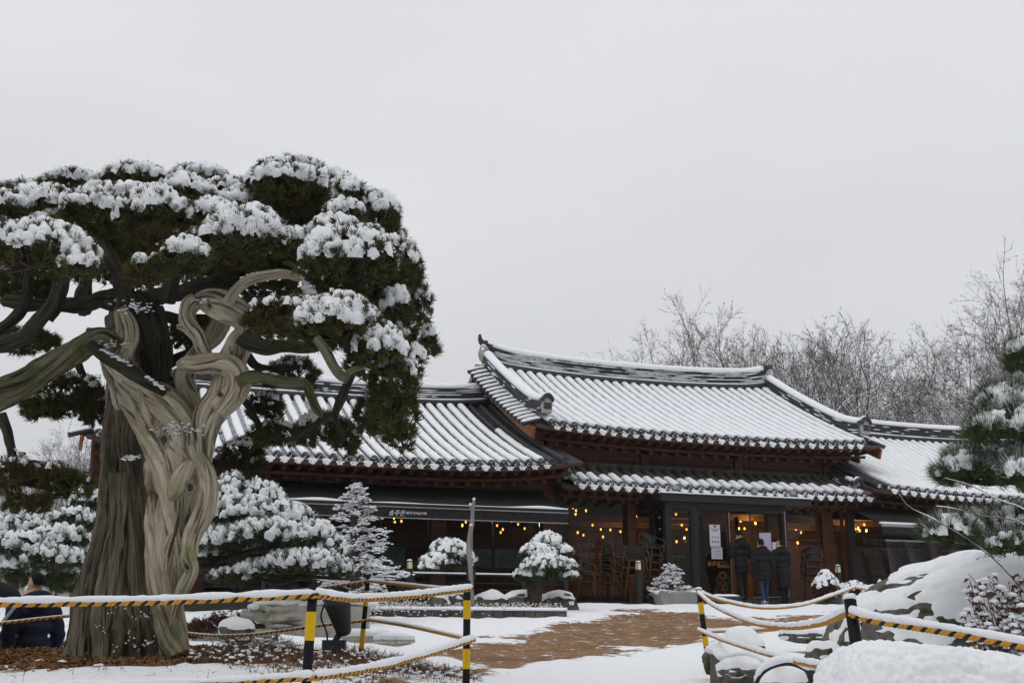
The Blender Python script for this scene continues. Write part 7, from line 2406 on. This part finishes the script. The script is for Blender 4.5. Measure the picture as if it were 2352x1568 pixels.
# glass cooler cabinet and white machine seen inside the entrance
cb_ = empty('drinks_cooler', loc2w(-1.75, 0.55, FLOOR), TH)
tag(cb_, 'pale glass-fronted shelf cabinet just inside the entrance', 'cabinet')
PALE = pm('pale_cabinet', (0.22, 0.32, 0.33), (0.18, 0.27, 0.28), 3, 0.4)
MB().box((-0.30, -0.02, 0.95), (0.36, 0.35, 1.02)).build('top_panel', [PALE], cb_)
for x in (-0.28, 0.0, 0.28):
    MB().box((x - 0.012, -0.012, 0), (x + 0.012, 0.012, 0.95)).build('upright', [PALE], cb_)
for z in (0.05, 0.28, 0.52, 0.76):
    MB().box((-0.28, 0, z), (0.28, 0.3, z + 0.012)).build('shelf', [PALE], cb_)

# ------------------------------------------------------------------ stacked bistro chairs
CANE = pm('brown_cane', (0.12, 0.048, 0.020), (0.075, 0.030, 0.013), 20, 0.5)
CHK = pm('black_cane', (0.022, 0.021, 0.021), (0.03, 0.028, 0.026), 20, 0.5)
def chair_proto():
    e = empty('bistro_chair')
    an = np.linspace(0, 2 * np.pi, 21)
    MB().tube(np.stack((0.21 * np.cos(an), 0.21 * np.sin(an), np.full(21, 0.44)), -1), 0.014, 6, cap=False).build('seat_ring', [CANE], e, True)
    MB().lathe([(0, 0.452), (0.2, 0.45), (0.2, 0.43), (0, 0.43)], 16).build('seat', [CHK], e)
    for sx, sy in ((-1, -1), (1, -1), (1, 1), (-1, 1)):
        MB().tube([(0.15 * sx, 0.15 * sy, 0.44), (0.18 * sx, 0.18 * sy, 0.2), (0.23 * sx, 0.22 * sy, 0.0)], [0.014, 0.013, 0.012], 6).build('leg', [CANE], e, True)
    an = np.linspace(-0.5, np.pi + 0.5, 22)
    arm = np.stack((0.27 * np.cos(an), 0.24 * np.sin(an) - 0.03, 0.66 + 0.11 * np.clip(np.sin(an), 0, 1)), -1)
    MB().tube(arm, 0.017, 7).build('arm_rail', [CHK], e, True)
    for s in (-1, 1):
        MB().tube(smooth_path([(0.24 * s, -0.14, 0.66), (0.28 * s, -0.19, 0.58), (0.24 * s, -0.17, 0.49), (0.19 * s, -0.10, 0.44)], 10), 0.013, 6).build('arm_loop', [CANE], e, True)
        MB().tube(smooth_path([(0.20 * s, 0.12, 0.44), (0.22 * s, 0.15, 0.6), (0.2 * s, 0.17, 0.76)], 8), 0.012, 6).build('back_post', [CANE], e, True)
    an = np.linspace(0.35, np.pi - 0.35, 12)
    v = np.concatenate([np.stack((0.25 * np.cos(an), 0.22 * np.sin(an) - 0.02, np.full(12, z) + 0.08 * np.sin(an)), -1) for z in (0.56, 0.69)])
    MB().add(v, [(q, q + 1, 13 + q, 12 + q) for q in range(11)]).build('back_panel', [CHK], e, True)
    return e
cpro = chair_proto()
used = False
stacks = [(-4.55, -0.75, 1.33, 2, 0.9, 'short stack nearest the domed pine'), (-3.95, -0.55, 1.33, 5, 0.6, 'middle stack against the big window'), (-3.55, -0.95, 1.33, 4, -0.3, 'front stack behind the bollard lamp'),
          (-2.95, -0.45, 1.33, 6, 0.4, 'tallest stack touching the entrance box'), (1.75, -0.15, 1.47, 4, 2.6, 'stack right of the people')]
ordn = ['bottom', 'second', 'third', 'fourth', 'fifth', 'sixth']
for a, b, z, n, rz, lab in stacks:
    for k in range(n):
        o = copy_tree(cpro) if used else cpro
        used = True
        w = loc2w(a + 0.012 * k, b - 0.015 * k, z + 0.165 * k)
        o.location = w.tolist()
        o.rotation_euler = (0.05 * (k > 0), 0.03 * (k % 2), TH + rz + 0.08 * math.sin(k * 3))
        pos = 'top' if k == n - 1 else ordn[k]
        tag(o, f'{"topmost" if k == n - 1 else ordn[k] + " from the ground" if k else "lowest"} cane chair of the {lab}', 'chair', 'stacked bistro chairs')

# ------------------------------------------------------------------ people
SKIN = pm('skin', (0.50, 0.30, 0.21))
HAIR = pm('black_hair', (0.008, 0.0075, 0.0075), (0.014, 0.013, 0.012), 60, 0.6, spec=0.08)
C_BLACK = pm('black_padded_cloth', (0.011, 0.011, 0.013), (0.018, 0.018, 0.021), 12, 0.8, spec=0.15)
C_NAVY = pm('navy_padded_cloth', (0.012, 0.015, 0.034), (0.02, 0.023, 0.048), 12, 0.8, spec=0.15)
C_CHAR = pm('charcoal_trousers', (0.016, 0.016, 0.017), (0.022, 0.022, 0.023), 12, 0.85, spec=0.1)
C_JEAN = pm('blue_denim', (0.022, 0.032, 0.085), (0.035, 0.048, 0.11), 20, 0.85)
SHOE_W = pm('white_sneaker', (0.60, 0.60, 0.62))
SHOE_K = pm('black_shoe', (0.012, 0.012, 0.013), None, rough=0.4)
MASK = pm('white_face_mask', (0.72, 0.74, 0.77))
def figure(name, label, loc, rz, H, coat, coat_z, legs, shoes, puff, hunch=0.06, head_turn=0.0, head_pitch=0.15, hood=True, step=0.08, arm='front', hair='short', sit=False, mask=False):
    """One continuous body; hair, hood and mask are its children. Local: faces -y, feet at z 0."""
    e = empty(name, loc, rz)
    tag(e, label, 'person')
    k = H / 1.7
    m = MB()
    def cap(p, q, r0, r1, fl=None):
        t = np.linspace(0, 1, 7)[:, None]
        m.tube(np.array(p) * (1 - t) + np.array(q) * t, np.linspace(r0, r1, 7), 16)
        m.blobs([p, q], [(r0,) * 3, (r1,) * 3], 0, 2, 0.0)
    hz = 0.88 * k if not sit else 0.45 * k
    fb = -hunch
    if not sit:
        for s in (-1, 1):
            st = step * s
            hip = np.array((0.09 * s, 0.0, hz)) * (k, k, 1)
            knee = np.array((0.095 * s * k, -0.03 + st * 0.4, 0.47 * k))
            ank = np.array((0.09 * s * k, 0.03 + st, 0.08 * k))
            cap(hip, knee, 0.088 * k, 0.062 * k)
            cap(knee, ank, 0.062 * k, 0.042 * k)
            m.blobs([ank + (0, -0.06 * k, -0.035 * k), ank + (0, -0.13 * k, -0.045 * k)], [(0.045 * k, 0.09 * k, 0.042 * k), (0.042 * k, 0.06 * k, 0.034 * k)], 0, 2, 0.0)
    else:
        for s in (-1, 1):
            hip = np.array((0.09 * s * k, 0, hz + 0.05))
            knee = np.array((0.11 * s * k, -0.42 * k, hz + 0.04))
            ank = np.array((0.11 * s * k, -0.40 * k, 0.08))
            cap(hip, knee, 0.09 * k, 0.065 * k)
            cap(knee, ank, 0.062 * k, 0.045 * k)
            m.blobs([ank + (0, -0.07, -0.04)], [(0.045, 0.11, 0.042)], 0, 2, 0.0)
    # torso in rings
    zs = np.array((hz - 0.02, hz + 0.10, hz + 0.25, hz + 0.40, hz + 0.50 * k, hz + 0.56 * k))
    hw = np.array((0.165, 0.16, 0.165, 0.185, 0.175, 0.10)) * k + puff
    dp_ = np.array((0.125, 0.12, 0.125, 0.125, 0.105, 0.075)) * k + puff * 0.8
    for a in range(len(zs)):
        m.blobs([(0, fb * (zs[a] - hz) * 1.4, zs[a])], [(hw[a], dp_[a], 0.11 * k)], 0, 2, 0.0)
    if coat_z < hz - 0.03 and not sit:      # skirt of the coat
        for z in np.arange(coat_z + 0.05, hz + 0.02, 0.055):
            m.blobs([(0, 0.01, z)], [(0.175 * k + puff * 0.9, 0.135 * k + puff * 0.8, 0.06)], 0, 2, 0.0)
    sh = hz + 0.47 * k
    for s in (-1, 1):
        S0 = np.array(((0.175 * k + puff * 0.6) * s, fb * (sh - hz) * 1.4, sh))
        if arm == 'front':
            E0 = S0 + np.array((0.06 * s, 0.02, -0.27 * k))
            H0 = E0 + np.array((-0.10 * s, -0.19 * k, 0.02 * k))
        elif arm == 'phone':
            E0 = S0 + np.array((0.05 * s, -0.02, -0.27 * k))
            H0 = E0 + np.array((-0.10 * s, -0.16 * k, 0.15 * k))
        else:
            E0 = S0 + np.array((0.07 * s, 0.03, -0.27 * k))
            H0 = E0 + np.array((-0.01 * s, -0.05, -0.24 * k))
        cap(S0, E0, 0.062 * k + puff * 0.7, 0.052 * k + puff * 0.7)
        cap(E0, H0, 0.052 * k + puff * 0.7, 0.040 * k + puff * 0.4)
        hd = (H0 - E0) / np.linalg.norm(H0 - E0)
        m.blobs([H0 + hd * 0.05], [(0.036 * k, 0.03 * k, 0.045 * k)], 0, 2, 0.0)
        side = np.cross(hd, (0, 0, 1.0))
        side /= np.linalg.norm(side) + 1e-6
        for fgr, (o_, l_) in enumerate(((-0.03, 0.050), (-0.01, 0.060), (0.01, 0.056), (0.03, 0.044))):
            b1 = H0 + hd * 0.07 + side * o_
            m.tube([b1, b1 + hd * l_ * 0.6 + (0, 0, -0.01), b1 + hd * l_ + (0, 0, -0.03)], [0.010, 0.009, 0.008], 8)
        b1 = H0 + hd * 0.03 - side * 0.035 * s
        m.tube([b1, b1 + hd * 0.035 - side * 0.02 * s], [0.011, 0.009], 8)
    hc_ = np.array((0, fb * 0.75 - 0.015, hz + 0.71 * k))
    nk = np.array((0, fb * 0.72, hz + 0.53 * k))
    cap(nk, hc_ - (0, 0, 0.05 * k), 0.055 * k, 0.055 * k)
    ct, st_ = math.cos(head_turn), math.sin(head_turn)
    fdir = np.array((st_, -ct, -head_pitch))
    m.blobs([hc_ + (0, 0, 0.02 * k), hc_ + fdir * 0.03 * k + (0, 0, -0.045 * k)], [(0.078 * k, 0.092 * k, 0.10 * k), (0.062 * k, 0.068 * k, 0.075 * k)], 0, 3, 0.0)
    m.blobs([hc_ + fdir * 0.10 * k + (0, 0, -0.015 * k)], [(0.014 * k, 0.018 * k, 0.022 * k)], 0, 2, 0.0)
    sd_ = np.array((ct, st_, 0))
    m.blobs([hc_ + sd_ * 0.078 * k * s for s in (-1, 1)], [(0.014 * k, 0.022 * k, 0.030 * k)] * 2, 0, 2, 0.0)
    me = remeshed(m, 0.017 * k, 4)
    for q in (coat, legs, shoes, SKIN):
        me.materials.append(q)
    n = len(me.polygons)
    c = np.zeros(n * 3)
    me.polygons.foreach_get('center', c)
    c = c.reshape(-1, 3)
    idx = np.zeros(n, np.int32)
    if not sit:
        idx[c[:, 2] < coat_z] = 1
        idx[c[:, 2] < 0.085 * k] = 2
    else:
        idx[(c[:, 1] < -0.2)] = 1
        idx[(c[:, 2] < 0.09)] = 2
    idx[c[:, 2] > hz + 0.60 * k] = 3
    me.polygons.foreach_set('material_index', idx)
    me.polygons.foreach_set('use_smooth', np.ones(n, bool))
    # quilting seams on padded coats
    if puff > 0.02:
        nv_ = len(me.vertices)
        V = np.zeros(nv_ * 3)
        me.vertices.foreach_get('co', V)
        V = V.reshape(-1, 3)
        onc = (V[:, 2] > coat_z + 0.01) & (V[:, 2] < hz + 0.52 * k)
        ax = np.abs(np.sin((V[:, 2] - coat_z) / 0.115 * math.pi)) ** 0.5
        cen = np.array((0, fb * 0.3))
        rr = V[:, :2] - cen
        V[:, :2] = np.where(onc[:, None], cen + rr * (0.965 + 0.05 * ax)[:, None], V[:, :2])
        me.vertices.foreach_set('co', V.astype(np.float32).ravel())
    body = obj('body', me, e)
    # hair
    T, Fc = ICO[3]
    hv = T * np.array((0.088, 0.102, 0.108)) * k
    R = np.array([[ct, -st_, 0], [st_, ct, 0], [0, 0, 1]])
    keepv = np.ones(len(T), bool)
    front_ = -T[:, 1]
    low = -T[:, 2]
    lim = 0.25 if hair == 'short' else 0.7
    keepv &= ~((front_ > 0.25) & (T[:, 2] < 0.45)) & (T[:, 2] > -lim - 0.25 * (T[:, 1] > 0))
    hv = hv * (1 + 0.05 * vnoise(T * 3.0 + H * 9, 2.0))[:, None]
    hv = hv @ R.T + hc_ + (0, 0.006, 0.022 * k)
    fk = keepv[Fc].all(1)
    MB().add(hv, Fc[fk]).build('hair', [HAIR], body, True)
    ey = MB()
    for s in (-1, 1):
        ey.blobs([hc_ + fdir * 0.086 * k + sd_ * 0.03 * k * s + (0, 0, 0.012 * k)], [(0.010 * k, 0.008 * k, 0.007 * k)], 0, 1, 0.0)
    ey.build('eyes', [HAIR], body, True)
    MB().blobs([hc_ + fdir * 0.092 * k + (0, 0, -0.06 * k)], [(0.022 * k, 0.008 * k, 0.006 * k)], 0, 1, 0.0).build('mouth', [pm('lips', (0.35, 0.14, 0.12))], body, True)
    if mask:
        T2, F2 = ICO[3]
        mv = T2 * np.array((0.074, 0.086, 0.066)) * k
        kp = (T2[:, 1] < -0.05) & (T2[:, 2] > -0.85) & (T2[:, 2] < 0.55)
        mv = mv @ R.T + hc_ + fdir * 0.030 * k + (0, 0, -0.048 * k)
        MB().add(mv, F2[kp[F2].all(1)]).build('face_mask', [MASK], body, True)
    if hood:
        mm = MB()
        an = np.linspace(-2.6, 2.6, 22)
        base = hc_ + np.array((0, 0.055, -0.155)) * k
        pth = np.stack((0.115 * k * np.sin(an), 0.09 * k * np.cos(an), 0.035 * k * np.cos(an)), -1) + base
        mm.tube(pth, 0.042 * k * np.clip(1.25 - np.abs(an) / 4.0, 0.5, 1.2) + puff * 0.2, 12)
        mm.blobs([base + np.array((0, 0.10, -0.06)) * k], [(0.13 * k, 0.055 * k, 0.10 * k)], 0, 2, 0.08)
        mm.build('hood', [coat], body, True)
    return body
def person_at(a, b):
    w = loc2w(a, b)
    w[2] = mat_z(b) + 0.016
    return w
figure('person', 'tallest of three people at the door, in a dark jacket and cap', person_at(-0.42, -0.45), TH + math.pi, 1.64, C_BLACK, 0.62, C_CHAR, SHOE_K, 0.035, 0.05, 0.0, 0.1, True, 0.04)
b_ = figure('person', 'middle person at the door in a short black padded coat, jeans and white sneakers', person_at(-0.26, -1.15), TH + math.pi - 0.1, 1.50, C_BLACK, 0.52, C_JEAN, SHOE_W, 0.032, 0.10, 0.3, 0.3, True, 0.10, 'down', 'long')
figure('person', 'person at the door in a long black padded coat, head turned aside', person_at(0.34, -1.05), TH + math.pi + 0.15, 1.50, C_BLACK, 0.34, C_CHAR, SHOE_K, 0.036, 0.09, 0.9, 0.3, True, 0.05, 'phone', 'long')
bx = at(82, 1400, 11.8)
bz = float(at(82, 1318, 11.8)[2])
bg = float(ground_z(bx[0], 11.8))
sitH = 1.62
seat_z = bz - (0.45 + 0.71 + 0.125) * sitH / 1.7 + 0.45 * sitH / 1.7
figure('person', 'seated person in a navy padded coat and white mask behind the mound', (float(bx[0]), 11.8, seat_z - 0.45 * sitH / 1.7 + 0.02), -math.pi / 2 - 0.75, sitH, C_NAVY, 0.2, C_CHAR, SHOE_K, 0.035, 0.05, 0.72, 0.05, True, 0.0, 'down', 'short', True, True)
be = empty('garden_bench', (float(bx[0]), 11.85, bg))
tag(be, 'low bench hidden behind the mound under the seated person', 'bench')
hh = max(0.08, seat_z - 0.09 - bg)
MB().box((-0.5, -0.2, hh - 0.05), (0.5, 0.25, hh)).build('seat', [GREYW], be)
for x in (-0.4, 0.4):
    MB().box((x - 0.04, -0.15, 0), (x + 0.04, 0.2, hh - 0.05)).build('leg', [GREYW], be)
# pushchair cut by the picture's edge
pc = empty('pushchair', (float(at(-10, 1400, 11.2)[0]), 11.2, float(ground_z(at(-10, 1400, 11.2)[0], 11.2))))
tag(pc, 'black hooded pushchair cut by the left edge of the picture', 'pushchair')
po_ = np.array(pc.location)
T, Fc = ICO[3]
kp = (T[:, 2] > -0.15) & (T[:, 0] < 0.96)
hc2 = at(-25, 1380, 11.2) - po_
MB().add(T * (0.30, 0.24, 0.20) + hc2, Fc[kp[Fc].all(1)]).build('hood', [C_BLACK], pc, True)
gm_ = pm('grey_frame', (0.32, 0.34, 0.36), None, rough=0.4)
MB().tube([hc2 + (0.32, -0.1, -0.02), hc2 + (0.1, -0.15, -0.35), hc2 + (-0.1, -0.15, -0.75)], 0.016, 8).build('frame', [gm_], pc, True)
MB().tube([hc2 + (0.05, -0.2, -0.1), hc2 + (0.22, -0.2, -0.5), hc2 + (0.12, -0.2, -0.75)], 0.012, 8).build('frame', [gm_], pc, True)
MB().box(hc2 + (-0.3, -0.15, -0.5), hc2 + (0.05, 0.15, -0.1)).build('seat', [C_BLACK], pc)
for x in (-0.3, 0.14):
    an = np.linspace(0, 2 * np.pi, 19)
    z = -float(hc2[2]) + 0.11
    MB().tube(np.stack((0.09 * np.cos(an), np.zeros(19), 0.09 * np.sin(an)), -1) + hc2 + (x, -0.18, z), 0.02, 8, cap=False).build('wheel', [SHOE_K], pc, True)

# ------------------------------------------------------------------ far things at left
hb = empty('far_house', (float(at(60, 1080, 60)[0]), 60.0, float(ground_z(at(60, 1080, 60)[0], 60))))
tag(hb, 'distant low house with a pale chimney at the left', 'house')
ho = np.array(hb.location)
zr = float(at(60, 1058, 60)[2] - ho[2])
ze = float(at(60, 1085, 60)[2] - ho[2])
MB().box((-4, 0, 0), (3.2, 5, ze)).build('wall', [PLASTER], hb)
rf = MB()
_rv = [(-4.3, -0.4, ze), (3.5, -0.4, ze), (3.5, 2.5, zr), (-4.3, 2.5, zr), (3.5, 5.4, ze), (-4.3, 5.4, ze)]
rf.add(_rv, [(0, 1, 2, 3), (3, 2, 4, 5)]).add(_rv, [(1, 4, 2), (0, 3, 5)])
rf = rf.build('roof', [TILE_DRY], hb)
ch = at(44, 1036, 62) - ho
MB().tube([(ch[0], 2.4, zr - 0.5), (ch[0], 2.4, ch[2] - 0.15)], 0.16, 12).build('chimney', [PLASTER], rf, True)
MB().tube([(ch[0], 2.4, ch[2] - 0.14), (ch[0], 2.4, ch[2])], 0.21, 12).build('chimney_cap', [STEEL], rf, True)
m = MB()
n = 60
xs_ = np.linspace(-1400, 200, n)
for rowi, (Yh, hgt, sd0) in enumerate(((1300, 110, 0.0), (1750, 165, 4.0))):
    top_ = hgt * (0.75 + 0.35 * np.array([vnoise(np.array([[x * 0.005 + sd0, rowi * 3.0, 0]]))[0] for x in xs_])) * sstep(-xs_, -100, 350) + 6
    v = np.concatenate((np.stack((xs_, np.full(n, Yh - 250), np.full(n, -5.0)), -1), np.stack((xs_, np.full(n, Yh), top_ + 8), -1), np.stack((xs_, np.full(n, Yh + 250), np.full(n, -5.0)), -1)))
    m.add(v, [(r * n + q, r * n + q + 1, r * n + n + q + 1, r * n + n + q) for r in (0, 1) for q in range(n - 1)])
HILL = pm('wooded_hill', (0.10, 0.10, 0.10), (0.22, 0.22, 0.23), 0.12, 0.95)
xb = np.linspace(-320, 320, n)
tb = 34 + 9 * np.array([vnoise(np.array([[x * 0.02, 7.0, 0]]))[0] for x in xb])
v = np.concatenate((np.stack((xb, np.full(n, -45.0), np.full(n, -3.0)), -1), np.stack((xb, np.full(n, -130.0), tb), -1), np.stack((xb, np.full(n, -260.0), np.full(n, -6.0)), -1)))
m.add(v, [(r * n + q, r * n + n + q, r * n + n + q + 1, r * n + q + 1) for r in (0, 1) for q in range(n - 1)])
tag(m.build('hills', [HILL], None, True), None, None, None, 'structure')
# dark evergreens and bare slope behind the viewer, mirrored in the shop windows
EV = MB()
ES_ = MB()
g = np.random.default_rng(5)
for q in range(80):
    x = g.uniform(-36, 40)
    y = g.uniform(-24, -9) if abs(x) > 2 else g.uniform(-24, -14)
    h = g.uniform(7, 14)
    z0 = float(ground_z(x, y))
    n = 1500
    f = g.uniform(0.03, 1, n) ** 0.9
    r = (1.05 - f) * h * 0.28 * np.sqrt(g.uniform(0.15, 1, n))
    an = g.uniform(0, 6.28, n)
    p = np.stack((x + r * np.cos(an), y + r * np.sin(an), z0 + f * h), -1)
    EV.blades(p, np.stack((np.cos(an), np.sin(an), -0.2 + 0 * an), -1) + g.normal(0, 0.4, (n, 3)), 1.3, 0.65)
    kk = g.random(n) < 0.07
    ES_.blades(p[kk] + (0, 0, 0.1), np.stack((np.cos(an), np.sin(an), 0 * an), -1)[kk] + g.normal(0, 0.3, (int(kk.sum()), 3)), 0.6, 0.22)
    EV.tube([(x, y, z0), (x, y, z0 + h * 0.9)], [0.14, 0.03], 5)
tag(EV.build('evergreen_wood', [PLEAF]), 'dark evergreen wood on the near side of the yard, seen only mirrored in glass', None, None, 'stuff')
tag(ES_.build('evergreen_wood_snow', [SNOW]), 'snow on the evergreen wood mirrored in the glass', None, None, 'stuff')

# ------------------------------------------------------------------ damp winter air
hv = bpy.data.materials.new('haze')
hv.use_nodes = True
nt = hv.node_tree
nt.nodes.remove(nt.nodes['Principled BSDF'])
pv = nt.nodes.new('ShaderNodeVolumePrincipled')
pv.inputs['Color'].default_value = (0.93, 0.95, 1.0, 1)
pv.inputs['Density'].default_value = 0.0005
nt.links.new(pv.outputs[0], nt.nodes['Material Output'].inputs['Volume'])
tag(MB().box((-1500, -450, -12), (1500, 2050, 190)).build('haze', [hv]), 'pale winter haze over the whole yard', None, None, 'stuff')
